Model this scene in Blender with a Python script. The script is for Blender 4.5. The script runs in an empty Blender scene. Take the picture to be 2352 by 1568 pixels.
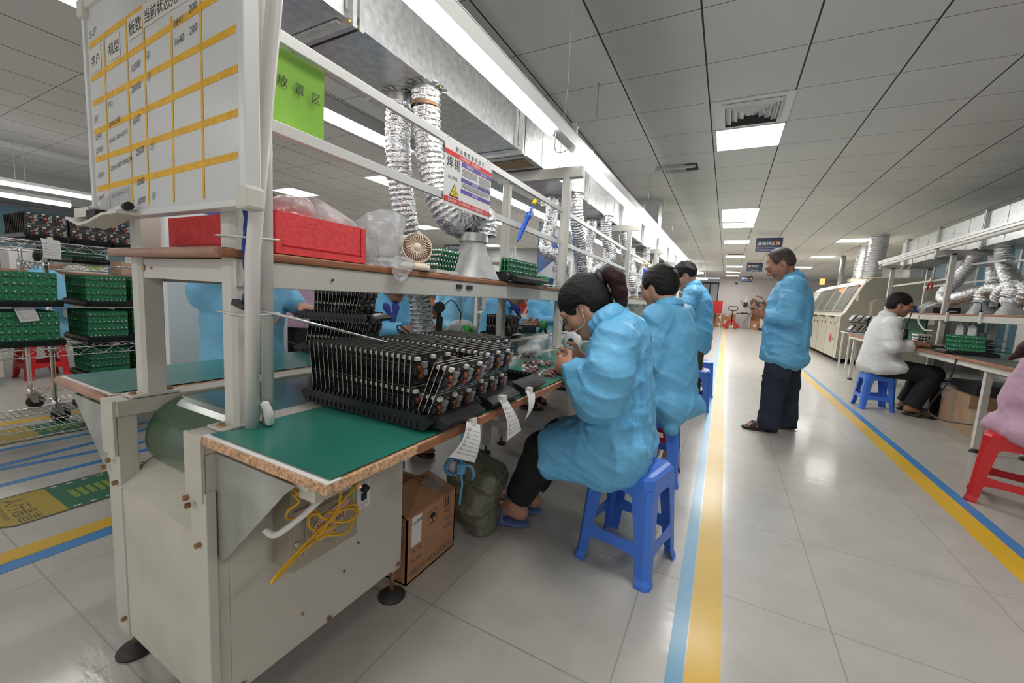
import bpy, bmesh, math, random
import numpy as np
from mathutils import Vector, Matrix, Quaternion
PI = math.pi
random.seed(7)
S = bpy.context.scene
COL = S.collection

# ------------------------------------------------------------------ camera
CAM_H = 1.0542
_yaw, _pit, _rol, _f = 0.48231609591586505, -0.11158051890611051, 0.05523037410644932, 925.917
cd = bpy.data.cameras.new('camera'); cam = bpy.data.objects.new('camera', cd); COL.objects.link(cam)
_fw = Vector((-math.sin(_yaw) * math.cos(_pit), math.cos(_yaw) * math.cos(_pit), math.sin(_pit)))
_r0 = Vector((math.cos(_yaw), math.sin(_yaw), 0)); _u0 = _r0.cross(_fw)
_rt = math.cos(_rol) * _r0 + math.sin(_rol) * _u0; _up = -math.sin(_rol) * _r0 + math.cos(_rol) * _u0
_m = Matrix((_rt, _up, -_fw)).transposed().to_4x4(); _m.translation = (0, 0, CAM_H)
cam.matrix_world = _m
cd.sensor_width = 36; cd.lens = _f * 36 / 2352; cd.clip_start = .03; cd.clip_end = 200
S.camera = cam

# ------------------------------------------------------------------ world, exposure
w = bpy.data.worlds.new('world'); S.world = w; w.use_nodes = True
w.node_tree.nodes['Background'].inputs[0].default_value = (.93, .96, 1, 1)
w.node_tree.nodes['Background'].inputs[1].default_value = .62
vs = S.view_settings
vs.view_transform = 'Standard'; vs.look = 'None'; vs.gamma = 1; vs.exposure = .30; vs.use_curve_mapping = False
cy = S.cycles
cy.max_bounces = 7; cy.diffuse_bounces = 4; cy.glossy_bounces = 3; cy.transmission_bounces = 5; cy.transparent_max_bounces = 8
cy.caustics_reflective = False; cy.caustics_refractive = False; cy.sample_clamp_indirect = 4
CEIL = 2.75
PANEL_W, TUBE_E, PANEL_E = 15, 14, 9

# ceiling light panels: (x, y) of each .56 m square, plus unseen repeats of the grid added as fill light
PANELS = [(.02, 4.79), (.04, 8.33), (.04, 8.93), (.04, 9.6), (.06, 11.95), (.08, 15.3), (.1, 18.9), (.1, 21.9), (.1, 24.2),
          (2.4, 11.95), (2.4, 15.3), (2.4, 18.9), (-4.85, 4.87), (-7.3, 4.93), (-4.75, 8.5), (-7.3, 8.6), (-4.75, 12.1), (-7.3, 12.1),
          (.02, 1.2), (.02, -2.4), (2.4, 1.2), (2.4, -2.4), (-2.4, -2.4), (-4.85, 1.0), (-4.85, -2.4), (4.8, 8.4), (4.8, 4.8), (-4.75, 15.6)]
for i, (x, y) in enumerate(PANELS):
    ld = bpy.data.lights.new('panel_and_fill_light', 'AREA'); ld.shape = 'SQUARE'; ld.size = .54; ld.energy = PANEL_W * (1.0 if y < 13 else 1.25); ld.color = (1, .985, .95)
    lo = bpy.data.objects.new('panel_and_fill_light', ld); COL.objects.link(lo); lo.location = (x, y, CEIL - .03)

# ------------------------------------------------------------------ materials
def _nd(nt, t, **k):
    n = nt.nodes.new(t)
    for a, b in k.items(): setattr(n, a, b)
    return n
def M(name, col, rough=.5, metal=0., noise=None, bump=None, spec=.5, alpha=1, trans=0, coat=0, emit=None, sub=0, stretch=None, wave=None, world=False, col2=None):
    """principled material; noise=(scale, amount[, detail]) mottles the colour, bump=(scale, strength, distance)"""
    m = bpy.data.materials.new(name); m.use_nodes = True; nt = m.node_tree; b = nt.nodes['Principled BSDF']
    c = (col[0], col[1], col[2], 1)
    b.inputs['Base Color'].default_value = c; b.inputs['Roughness'].default_value = rough; b.inputs['Metallic'].default_value = metal
    b.inputs['Specular IOR Level'].default_value = spec; b.inputs['Alpha'].default_value = alpha
    b.inputs['Transmission Weight'].default_value = trans; b.inputs['Coat Weight'].default_value = coat; b.inputs['Coat Roughness'].default_value = .15
    if sub: b.inputs['Subsurface Weight'].default_value = sub; b.inputs['Subsurface Radius'].default_value = (.012, .005, .003); b.inputs['Subsurface Scale'].default_value = 1
    if emit: b.inputs['Emission Color'].default_value = (*emit[0], 1); b.inputs['Emission Strength'].default_value = emit[1]
    vec = None
    if noise or bump or wave:
        if world: vec = _nd(nt, 'ShaderNodeNewGeometry').outputs['Position']
        else: vec = _nd(nt, 'ShaderNodeTexCoord').outputs['Object']
        if stretch:
            mp = _nd(nt, 'ShaderNodeMapping'); mp.inputs['Scale'].default_value = stretch; nt.links.new(vec, mp.inputs['Vector']); vec = mp.outputs[0]
    if noise:
        n = _nd(nt, 'ShaderNodeTexNoise'); n.inputs['Scale'].default_value = noise[0]; n.inputs['Detail'].default_value = noise[2] if len(noise) > 2 else 4
        nt.links.new(vec, n.inputs['Vector'])
        r = _nd(nt, 'ShaderNodeValToRGB'); a = noise[1]
        lo = [max(0, v * (1 - a)) for v in col]; hi = [min(1, v * (1 + a)) for v in col]
        if col2: lo = col2; hi = col
        r.color_ramp.elements[0].position = .32; r.color_ramp.elements[1].position = .68
        r.color_ramp.elements[0].color = (*lo, 1); r.color_ramp.elements[1].color = (*hi, 1)
        nt.links.new(n.outputs['Fac'], r.inputs[0]); nt.links.new(r.outputs[0], b.inputs['Base Color'])
    if bump:
        n = _nd(nt, 'ShaderNodeTexNoise'); n.inputs['Scale'].default_value = bump[0]; n.inputs['Detail'].default_value = 5
        nt.links.new(vec, n.inputs['Vector'])
        bp = _nd(nt, 'ShaderNodeBump'); bp.inputs['Strength'].default_value = bump[1]; bp.inputs['Distance'].default_value = bump[2] if len(bump) > 2 else .01
        nt.links.new(n.outputs['Fac'], bp.inputs['Height']); nt.links.new(bp.outputs[0], b.inputs['Normal'])
    return m
def EM(name, col, e):
    m = bpy.data.materials.new(name); m.use_nodes = True; nt = m.node_tree; nt.nodes.remove(nt.nodes['Principled BSDF'])
    n = _nd(nt, 'ShaderNodeEmission'); n.inputs[0].default_value = (*col, 1); n.inputs[1].default_value = e
    nt.links.new(n.outputs[0], nt.nodes['Material Output'].inputs[0]); return m
def grid_mat(name, col, line, cell, off, wx, wy, rough, noise=(3, .05), coat=0, streak=None, stain=None, linefac=1.):
    """square tiles of side cell in world x, y with thin joints (wx across x, wy across y)"""
    m = bpy.data.materials.new(name); m.use_nodes = True; nt = m.node_tree; b = nt.nodes['Principled BSDF']; L = nt.links
    pos = _nd(nt, 'ShaderNodeNewGeometry').outputs['Position']; sp = _nd(nt, 'ShaderNodeSeparateXYZ'); L.new(pos, sp.inputs[0])
    def ma(op, a, b2=None):
        n = _nd(nt, 'ShaderNodeMath', operation=op)
        for i, v in enumerate((a, b2)):
            if v is None: continue
            if isinstance(v, (int, float)): n.inputs[i].default_value = v
            else: L.new(v, n.inputs[i])
        return n.outputs[0]
    def line_mask(o, offs, wd):
        a = ma('FRACT', ma('DIVIDE', ma('SUBTRACT', o, offs - 60 * cell - cell / 2), cell))
        return ma('LESS_THAN', ma('ABSOLUTE', ma('SUBTRACT', a, .5)), wd / cell / 2)
    mk = ma('MULTIPLY', ma('MAXIMUM', line_mask(sp.outputs[0], off[0], wx), line_mask(sp.outputs[1], off[1], wy)), linefac)
    n = _nd(nt, 'ShaderNodeTexNoise'); n.inputs['Scale'].default_value = noise[0]; n.inputs['Detail'].default_value = 6; L.new(pos, n.inputs['Vector'])
    r = _nd(nt, 'ShaderNodeValToRGB'); r.color_ramp.elements[0].position = .3; r.color_ramp.elements[1].position = .7
    r.color_ramp.elements[0].color = (*[v * (1 - noise[1]) for v in col], 1); r.color_ramp.elements[1].color = (*[min(1, v * (1 + noise[1])) for v in col], 1)
    L.new(n.outputs[0], r.inputs[0]); base = r.outputs[0]
    if stain:
        n2 = _nd(nt, 'ShaderNodeTexNoise'); n2.inputs['Scale'].default_value = stain[0]; n2.inputs['Detail'].default_value = 8; n2.inputs['Roughness'].default_value = .7; L.new(pos, n2.inputs['Vector'])
        r2 = _nd(nt, 'ShaderNodeValToRGB'); r2.color_ramp.elements[0].position = stain[2]; r2.color_ramp.elements[1].position = stain[2] + .18
        r2.color_ramp.elements[0].color = (0, 0, 0, 1); r2.color_ramp.elements[1].color = (stain[3],) * 3 + (1,)
        L.new(n2.outputs[0], r2.inputs[0])
        mx = _nd(nt, 'ShaderNodeMix', data_type='RGBA'); L.new(r2.outputs[0], mx.inputs[0]); L.new(base, mx.inputs[6]); mx.inputs[7].default_value = (*stain[1], 1); base = mx.outputs[2]
    mx = _nd(nt, 'ShaderNodeMix', data_type='RGBA'); L.new(mk, mx.inputs[0]); L.new(base, mx.inputs[6]); mx.inputs[7].default_value = (*line, 1)
    L.new(mx.outputs[2], b.inputs['Base Color']); b.inputs['Roughness'].default_value = rough; b.inputs['Coat Weight'].default_value = coat; b.inputs['Coat Roughness'].default_value = .12
    if streak:
        mp = _nd(nt, 'ShaderNodeMapping'); mp.inputs['Scale'].default_value = streak[0]; L.new(pos, mp.inputs[0])
        n3 = _nd(nt, 'ShaderNodeTexNoise'); n3.inputs['Scale'].default_value = 1; n3.inputs['Detail'].default_value = 4; L.new(mp.outputs[0], n3.inputs['Vector'])
        bp = _nd(nt, 'ShaderNodeBump'); bp.inputs['Strength'].default_value = streak[1]; bp.inputs['Distance'].default_value = .004
        L.new(n3.outputs[0], bp.inputs['Height']); L.new(bp.outputs[0], b.inputs['Normal']); L.new(bp.outputs[0], b.inputs['Coat Normal'])
    return m

K = {}
K['ivory'] = M('ivory_paint', (.60, .565, .495), .42, noise=(2.2, .07, 6), bump=(60, .04, .002))
K['ivory2'] = M('ivory_paint_worn', (.58, .545, .465), .45, noise=(5, .12, 6))
K['post'] = M('grey_cream_post', (.66, .635, .575), .4, noise=(3, .05))
K['alu'] = M('white_aluminium', (.80, .80, .78), .35, .15)
K['steel'] = M('brushed_steel', (.62, .62, .61), .32, .9, noise=(30, .08))
K['chrome'] = M('chrome_wire', (.72, .72, .72), .2, 1.)
K['galv'] = M('galvanised_sheet', (.66, .67, .67), .34, .85, noise=(38, .16, 3), bump=(14, .12, .004))
K['galv_old'] = M('dull_galvanised', (.45, .455, .42), .5, .45, noise=(9, .25, 7))
K['galv_hood'] = M('hood_zinc', (.50, .51, .51), .6, .35, noise=(16, .15, 5))
K['foil'] = M('foil', (.86, .86, .87), .16, 1., bump=(70, .9, .012))
K['foil_dark'] = M('foil_grey', (.66, .66, .67), .2, 1., bump=(70, .9, .012))
K['mat'] = M('green_bench_mat', (.017, .17, .125), .3, noise=(3, .12), bump=(5, .1, .01), coat=.25)
K['mat2'] = M('teal_bench_mat', (.045, .22, .195), .3, noise=(3, .1), bump=(5, .1, .01), coat=.2)
K['belt'] = M('green_belt', (.055, .105, .06), .26, bump=(6, .12, .012), coat=.3)
K['bed'] = M('belt_top', (.04, .11, .10), .22, noise=(2, .2), bump=(7, .15, .01), coat=.3)
K['chip'] = M('chipboard', (.62, .37, .215), .8, noise=(140, .45, 6), bump=(150, .5, .003))
K['wood'] = M('brown_edge', (.36, .15, .075), .5, noise=(12, .3, 5), stretch=(4, .4, 4))
K['woodedge'] = M('pink_brown_edge', (.47, .27, .20), .5, noise=(9, .12))
K['whitelam'] = M('white_laminate', (.78, .77, .74), .4)
K['white'] = M('white_plastic', (.80, .79, .77), .35)
K['pvc'] = M('pvc_conduit', (.80, .755, .725), .3)
K['black'] = M('black_plastic', (.012, .012, .013), .38, noise=(20, .3))
K['dark'] = M('dark_plastic', (.03, .03, .033), .45)
K['rubber'] = M('dark_rubber', (.035, .03, .028), .6, noise=(12, .3))
K['rust'] = M('rusty_bolt', (.34, .19, .10), .55, .5, noise=(60, .4))
K['brass'] = M('brass_screw', (.5, .36, .18), .4, .8)
K['red'] = M('red_plastic', (.62, .018, .022), .35)
K['redfoam'] = M('red_foam', (.93, .085, .09), .85, noise=(60, .12), bump=(90, .5, .004))
K['blue'] = M('blue_plastic', (.06, .20, .75), .32, noise=(3, .08))
K['blue2'] = M('deep_blue_plastic', (.02, .075, .42), .35, noise=(3, .08))
K['yellow'] = M('yellow_tape', (.74, .45, .025), .42, noise=(1.3, .1), bump=(12, .25, .006), coat=.12)
K['bluetape'] = M('blue_tape', (.15, .38, .56), .4, noise=(2, .12), bump=(9, .2, .006), coat=.12)
K['bluetape2'] = M('strong_blue_tape', (.05, .24, .56), .35)
K['orange_tape'] = M('orange_board_tape', (.85, .47, .02), .5, noise=(50, .12))
K['paper'] = M('paper', (.82, .81, .80), .7)
K['paper2'] = M('cream_paper', (.74, .71, .64), .6)
K['pink'] = M('pink_paper', (.80, .50, .50), .6, noise=(20, .08))
K['ink'] = M('black_ink', (.02, .02, .022), .6)
K['greyink'] = M('grey_ink', (.12, .12, .12), .6)
K['board'] = M('whiteboard', (.74, .745, .745), .24, noise=(2, .03))
K['card'] = M('cardboard', (.48, .24, .12), .8, noise=(5, .08))
K['card2'] = M('cardboard_pale', (.50, .32, .20), .8, noise=(5, .1))
K['boxgrey'] = M('taupe_box', (.36, .325, .245), .45, noise=(4, .05))
K['wire_y'] = M('yellow_wire', (.80, .45, .015), .35)
K['wire_g'] = M('green_wire', (.12, .42, .04), .4)
K['wire_k'] = M('black_wire', (.015, .015, .016), .4)
K['wire_w'] = M('white_wire', (.75, .74, .72), .4)
K['bluefab'] = M('blue_cord', (.02, .06, .30), .7)
K['pcb'] = M('black_board', (.022, .022, .022), .4, noise=(260, .8, 2))
K['pcbedge'] = M('board_edge', (.50, .48, .40), .5)
K['pcbg'] = M('green_board', (.05, .34, .16), .38, noise=(90, .6, 3), col2=(.012, .12, .05))
K['pcbgl'] = M('bright_green_board', (.03, .36, .13), .4)
K['solder'] = M('solder', (.72, .73, .72), .25, .9)
K['conn'] = M('white_connector', (.80, .76, .68), .4)
K['coil'] = M('copper_coil', (.42, .13, .06), .35, .6)
K['xfmr'] = M('grey_component', (.36, .36, .38), .4, .3)
K['capk'] = M('black_component', (.03, .03, .034), .35)
K['cyan'] = M('smock_blue', (.15, .49, .80), .5, noise=(4, .05), bump=(9, .5, .03))
K['cyan2'] = M('smock_blue_pale', (.19, .49, .72), .6, noise=(4, .05), bump=(14, .3, .02))
K['navyshirt'] = M('navy_cloth', (.03, .05, .25), .8)
K['skin'] = M('skin', (.52, .27, .18), .5, noise=(14, .08), sub=.12)
K['skin2'] = M('skin_tan', (.40, .19, .115), .5, noise=(14, .1), sub=.1)
K['lip'] = M('lips', (.36, .12, .10), .45)
K['hair'] = M('black_hair', (.009, .0075, .007), .5, noise=(30, .6), bump=(80, .6, .006), stretch=(1, 1, 4), spec=.28)
K['hair_br'] = M('brown_hair', (.035, .012, .010), .5, spec=.3, noise=(60, .6), bump=(90, .6, .01), stretch=(6, 6, .5))
K['hair_thin'] = M('cropped_hair', (.06, .045, .04), .6, noise=(60, .5))
K['trouser'] = M('black_trousers', (.012, .012, .014), .8, bump=(30, .3, .006))
K['denim'] = M('dark_denim', (.018, .028, .05), .85, noise=(6, .35), bump=(12, .5, .015))
K['olive'] = M('olive_trousers', (.055, .06, .03), .85)
K['lilac'] = M('lilac_cloth', (.58, .36, .48), .75, bump=(10, .3, .02))
K['shirt'] = M('white_shirt', (.78, .79, .79), .7, bump=(12, .35, .02))
K['slipper'] = M('blue_slipper', (.11, .18, .42), .6)
K['sandal'] = M('brown_sandal', (.03, .024, .02), .55)
K['bag'] = M('clear_bag', (.86, .88, .90), .18, trans=.4, alpha=.42, bump=(22, .8, .02))
K['bag2'] = M('milky_bag', (.90, .91, .93), .25, trans=.35, alpha=.55, bump=(16, .8, .02))
K['sack'] = M('olive_sack', (.17, .17, .12), .32, noise=(8, .25), bump=(16, .8, .03))
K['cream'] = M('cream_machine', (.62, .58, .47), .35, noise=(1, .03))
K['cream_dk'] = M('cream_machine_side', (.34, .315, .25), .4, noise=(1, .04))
K['glass'] = M('grey_glass', (.20, .22, .22), .08, spec=.8)
K['wall'] = M('white_wall', (.74, .71, .70), .7, noise=(.5, .02))
K['wallgrey'] = M('grey_wall', (.40, .41, .41), .7)
K['bluewall'] = M('blue_panel_wall', (.13, .27, .36), .35, noise=(.6, .1))
K['signblue'] = M('sign_navy', (.035, .05, .105), .45)
K['orange'] = M('sign_orange', (.75, .20, .06), .5)
K['signwhite'] = M('sign_white', (.85, .85, .85), .5)
K['banner'] = M('green_banner', (.32, .62, .10), .15, coat=.6)
K['redprint'] = M('red_print', (.72, .05, .05), .4)
K['purple'] = M('purple_print', (.15, .09, .40), .4)
K['triyellow'] = M('warning_yellow', (.85, .70, .03), .45)
K['bluepos'] = M('poster_blue', (.06, .17, .50), .3, noise=(6, .5), )
K['matgreen'] = M('floor_mat_green', (.035, .145, .08), .5)
K['mat_grey'] = M('dark_bench_mat', (.10, .105, .095), .35, noise=(5, .2))
K['matyel'] = M('floor_mat_yellow', (.40, .30, .05), .5)
K['matdot'] = M('floor_mat_dots', (.36, .40, .05), .5)
K['greyrub'] = M('mat_edge', (.10, .09, .085), .6)
K['fan'] = M('cream_fan', (.80, .68, .54), .4)
K['tube'] = EM('lit_tube', (1, .99, .97), TUBE_E)
K['tube2'] = EM('lit_tube_far', (1, .99, .97), 7)
K['panel'] = EM('lit_panel', (1, .995, .97), PANEL_E)
K['led'] = EM('red_led', (1, .05, .02), 6)
K['lampor'] = EM('amber_beacon', (1, .35, .10), 2)
K['greenspool'] = M('green_spool', (.03, .42, .06), .35)
K['syringe'] = M('blue_pump', (.03, .14, .72), .3)
K['syrtip'] = M('yellow_tip', (.85, .55, .02), .4)
K['hose_in'] = M('dark_hole', (.01, .01, .01), .8)
K['esdbox'] = M('station_box', (.022, .022, .025), .4)
K['steelbox'] = M('stainless_box', (.42, .40, .38), .35, .8)

# ------------------------------------------------------------------ mesh builder
class MB:
    def __init__(s): s.v = []; s.f = []; s.mi = []; s.sm = []; s.mats = []
    def _m(s, k):
        if k not in s.mats: s.mats.append(k)
        return s.mats.index(k)
    def add(s, vs_, fs, k, smooth=False):
        b = len(s.v); i = s._m(k); s.v.extend([tuple(p) for p in vs_])
        for f in fs: s.f.append([b + j for j in f]); s.mi.append(i); s.sm.append(smooth)
        return s
    def box(s, a, b, k):
        x0, x1 = sorted((a[0], b[0])); y0, y1 = sorted((a[1], b[1])); z0, z1 = sorted((a[2], b[2]))
        p = [(x0, y0, z0), (x1, y0, z0), (x1, y1, z0), (x0, y1, z0), (x0, y0, z1), (x1, y0, z1), (x1, y1, z1), (x0, y1, z1)]
        return s.add(p, [(0, 3, 2, 1), (4, 5, 6, 7), (0, 1, 5, 4), (1, 2, 6, 5), (2, 3, 7, 6), (3, 0, 4, 7)], k)
    def obox(s, c, u, v, w_, k):
        """oriented box: centre and three half-axis vectors"""
        c, u, v, w_ = Vector(c), Vector(u), Vector(v), Vector(w_)
        p = [c + a * u + b * v + d * w_ for d in (-1, 1) for a, b in ((-1, -1), (1, -1), (1, 1), (-1, 1))]
        fs = [(0, 3, 2, 1), (4, 5, 6, 7), (0, 1, 5, 4), (1, 2, 6, 5), (2, 3, 7, 6), (3, 0, 4, 7)]
        if u.cross(v).dot(w_) < 0: fs = [f[::-1] for f in fs]
        return s.add(p, fs, k)
    def bar(s, p0, p1, w_, h, k, up=(0, 0, 1)):
        p0, p1 = Vector(p0), Vector(p1); d = p1 - p0; n = d.normalized(); a = n.cross(Vector(up))
        if a.length < 1e-4: a = n.cross(Vector((1, 0, 0)))
        a.normalize(); b = n.cross(a)
        return s.obox((p0 + p1) / 2, d / 2, a * w_ / 2, b * h / 2, k)
    def quad(s, pts, k): return s.add(pts, [tuple(range(len(pts)))], k)
    def cyl(s, p0, p1, r0, k, r1=None, n=14, caps=True, smooth=True):
        r1 = r0 if r1 is None else r1
        return s.tube([p0, p1], [r0, r1], k, n, caps, smooth)
    def tube(s, path, r, k, n=10, caps=True, smooth=True, closed=False):
        P = [Vector(p) for p in path]; N = len(P)
        R = [r] * N if isinstance(r, (int, float)) else list(r)
        T = []
        for i in range(N):
            a = P[i - 1] if (i or closed) else P[i]; b = P[(i + 1) % N] if (i < N - 1 or closed) else P[i]
            t = (b - a); T.append(t.normalized() if t.length > 1e-9 else (T[-1] if T else Vector((0, 0, 1))))
        u = T[0].orthogonal().normalized(); vs_ = []
        for i in range(N):
            if i:
                ax = T[i - 1].cross(T[i])
                if ax.length > 1e-7: u = Quaternion(ax.normalized(), T[i - 1].angle(T[i])) @ u
                u = (u - T[i] * u.dot(T[i])).normalized()
            w_ = T[i].cross(u)
            for j in range(n):
                a = 2 * PI * j / n; vs_.append(P[i] + (u * math.cos(a) + w_ * math.sin(a)) * R[i])
        fs = []
        for i in range(N if closed else N - 1):
            i2 = (i + 1) % N
            for j in range(n): fs.append((i * n + j, i * n + (j + 1) % n, i2 * n + (j + 1) % n, i2 * n + j))
        b = len(s.v); s.add(vs_, fs, k, smooth)
        if caps and not closed:
            mi = s._m(k)
            s.f.append([b + j for j in range(n)][::-1]); s.f.append([b + (N - 1) * n + j for j in range(n)])
            s.mi += [mi, mi]; s.sm += [False, False]
        return s
    def prism(s, pts, d, k):
        """polygon (3D points, planar) pushed along vector d"""
        d = Vector(d); P = [Vector(p) for p in pts]; n = len(P)
        nr = sum(((P[i] - P[0]).cross(P[(i + 1) % n] - P[0]) for i in range(1, n)), Vector())
        if nr.dot(d) > 0: P = P[::-1]
        return s.add(P + [p + d for p in P], [tuple(range(n)), tuple(range(2 * n - 1, n - 1, -1))] + [((i + 1) % n, i, n + i, n + (i + 1) % n) for i in range(n)], k)
    def lathe(s, prof, o, k, ax=(0, 0, 1), n=24, smooth=True):
        ax = Vector(ax).normalized(); u = ax.orthogonal().normalized(); w_ = ax.cross(u); o = Vector(o); vs_ = []
        for r, h in prof:
            for j in range(n):
                a = 2 * PI * j / n; vs_.append(o + ax * h + (u * math.cos(a) + w_ * math.sin(a)) * r)
        fs = [(i * n + j, i * n + (j + 1) % n, (i + 1) * n + (j + 1) % n, (i + 1) * n + j) for i in range(len(prof) - 1) for j in range(n)]
        return s.add(vs_, fs, k, smooth)
    def ball(s, c, r, k, n=12):
        r = (r, r, r) if isinstance(r, (int, float)) else r; c = Vector(c); vs_ = []; m = n // 2
        for i in range(m + 1):
            t = PI * i / m
            for j in range(n):
                a = 2 * PI * j / n; vs_.append((c[0] + r[0] * math.sin(t) * math.cos(a), c[1] + r[1] * math.sin(t) * math.sin(a), c[2] + r[2] * math.cos(t)))
        return s.add(vs_, [(i * n + j, (i + 1) * n + j, (i + 1) * n + (j + 1) % n, i * n + (j + 1) % n) for i in range(m) for j in range(n)], k, True)
    def text(s, t, o, u, v, size, k, align='L', shear=0):
        """flat printed characters: o origin on the baseline, u along, v up"""
        vs_, fs, wd = glyphs(t); u, v, o = Vector(u).normalized(), Vector(v).normalized(), Vector(o)
        off = {'L': 0, 'C': -wd / 2, 'R': -wd}[align]
        P = [o + u * ((x + off + shear * y) * size) + v * (y * size) for x, y in vs_]
        return s.add(P, fs, k)
    def build(s, name, parent=None, loc=None, bevel=0, label=None, cat=None, group=None, kind=None, seg=2, fix=False):
        me = bpy.data.meshes.new(name); me.from_pydata(s.v, [], s.f)
        for k in s.mats: me.materials.append(K[k] if isinstance(k, str) else k)
        me.polygons.foreach_set('material_index', s.mi); me.polygons.foreach_set('use_smooth', s.sm); me.update()
        o = bpy.data.objects.new(name, me); COL.objects.link(o)
        if fix or loc is not None:
            bm = bmesh.new(); bm.from_mesh(me)
            if fix: bmesh.ops.recalc_face_normals(bm, faces=bm.faces)
            if loc is not None: bmesh.ops.translate(bm, verts=bm.verts, vec=-Vector(loc))
            bm.to_mesh(me); bm.free()
            if loc is not None: o.location = loc
        if bevel:
            b = o.modifiers.new('edge', 'BEVEL'); b.width = bevel; b.segments = seg; b.limit_method = 'ANGLE'; b.angle_limit = .6
        if parent is not None:
            o.parent = parent; o.matrix_parent_inverse = Matrix.Translation(-parent.location) if parent.rotation_euler[2] == 0 else parent.matrix_basis.inverted()
        return tag(o, label, cat, group, kind)
def tag(o, label=None, cat=None, group=None, kind=None):
    for k, v in (('label', label), ('category', cat), ('group', group), ('kind', kind)):
        if v: o[k] = v
    return o
def thing(name, label, cat, loc=(0, 0, 0), group=None):
    o = bpy.data.objects.new(name, None); COL.objects.link(o); o.location = loc; o.empty_display_size = .05
    return tag(o, label, cat, group)
def dup(o, delta=(0, 0, 0), label=None, group=None, rotz=None, _p=None):
    c = o.copy(); COL.objects.link(c)
    if _p is None:
        c.location = Vector(o.location) + Vector(delta)
        if label: c['label'] = label
        if group: c['group'] = group
        if rotz is not None: c.rotation_euler = (0, 0, rotz)
    else: c.parent = _p
    for ch in o.children: dup(ch, _p=c)
    return c
_gl = {}
def glyphs(t):
    if t not in _gl:
        cu = bpy.data.curves.new('t', 'FONT'); cu.body = t; cu.size = 1; cu.resolution_u = 2
        ob = bpy.data.objects.new('t', cu); COL.objects.link(ob)
        bpy.context.view_layer.update()
        me = bpy.data.meshes.new_from_object(ob.evaluated_get(bpy.context.evaluated_depsgraph_get()))
        vv = [(p.co.x, p.co.y) for p in me.vertices]; ff = [tuple(q.vertices) for q in me.polygons]
        bpy.data.objects.remove(ob); bpy.data.curves.remove(cu); bpy.data.meshes.remove(me)
        _gl[t] = (vv, ff, max([p[0] for p in vv], default=0))
    return _gl[t]
ORD = 'first second third fourth fifth sixth seventh eighth ninth tenth eleventh twelfth thirteenth fourteenth fifteenth sixteenth seventeenth eighteenth nineteenth twentieth twenty-first twenty-second twenty-third twenty-fourth twenty-fifth twenty-sixth'.split()
def catmull(pts, n=8):
    P = [Vector(p) for p in pts]; P = [2 * P[0] - P[1]] + P + [2 * P[-1] - P[-2]]; out = []
    for i in range(1, len(P) - 2):
        a, b, c, d = P[i - 1:i + 3]
        for j in range(n):
            t = j / n; out.append(.5 * (2 * b + (c - a) * t + (2 * a - 5 * b + 4 * c - d) * t * t + (3 * b - a - 3 * c + d) * t ** 3))
    return out + [P[-2]]

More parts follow.
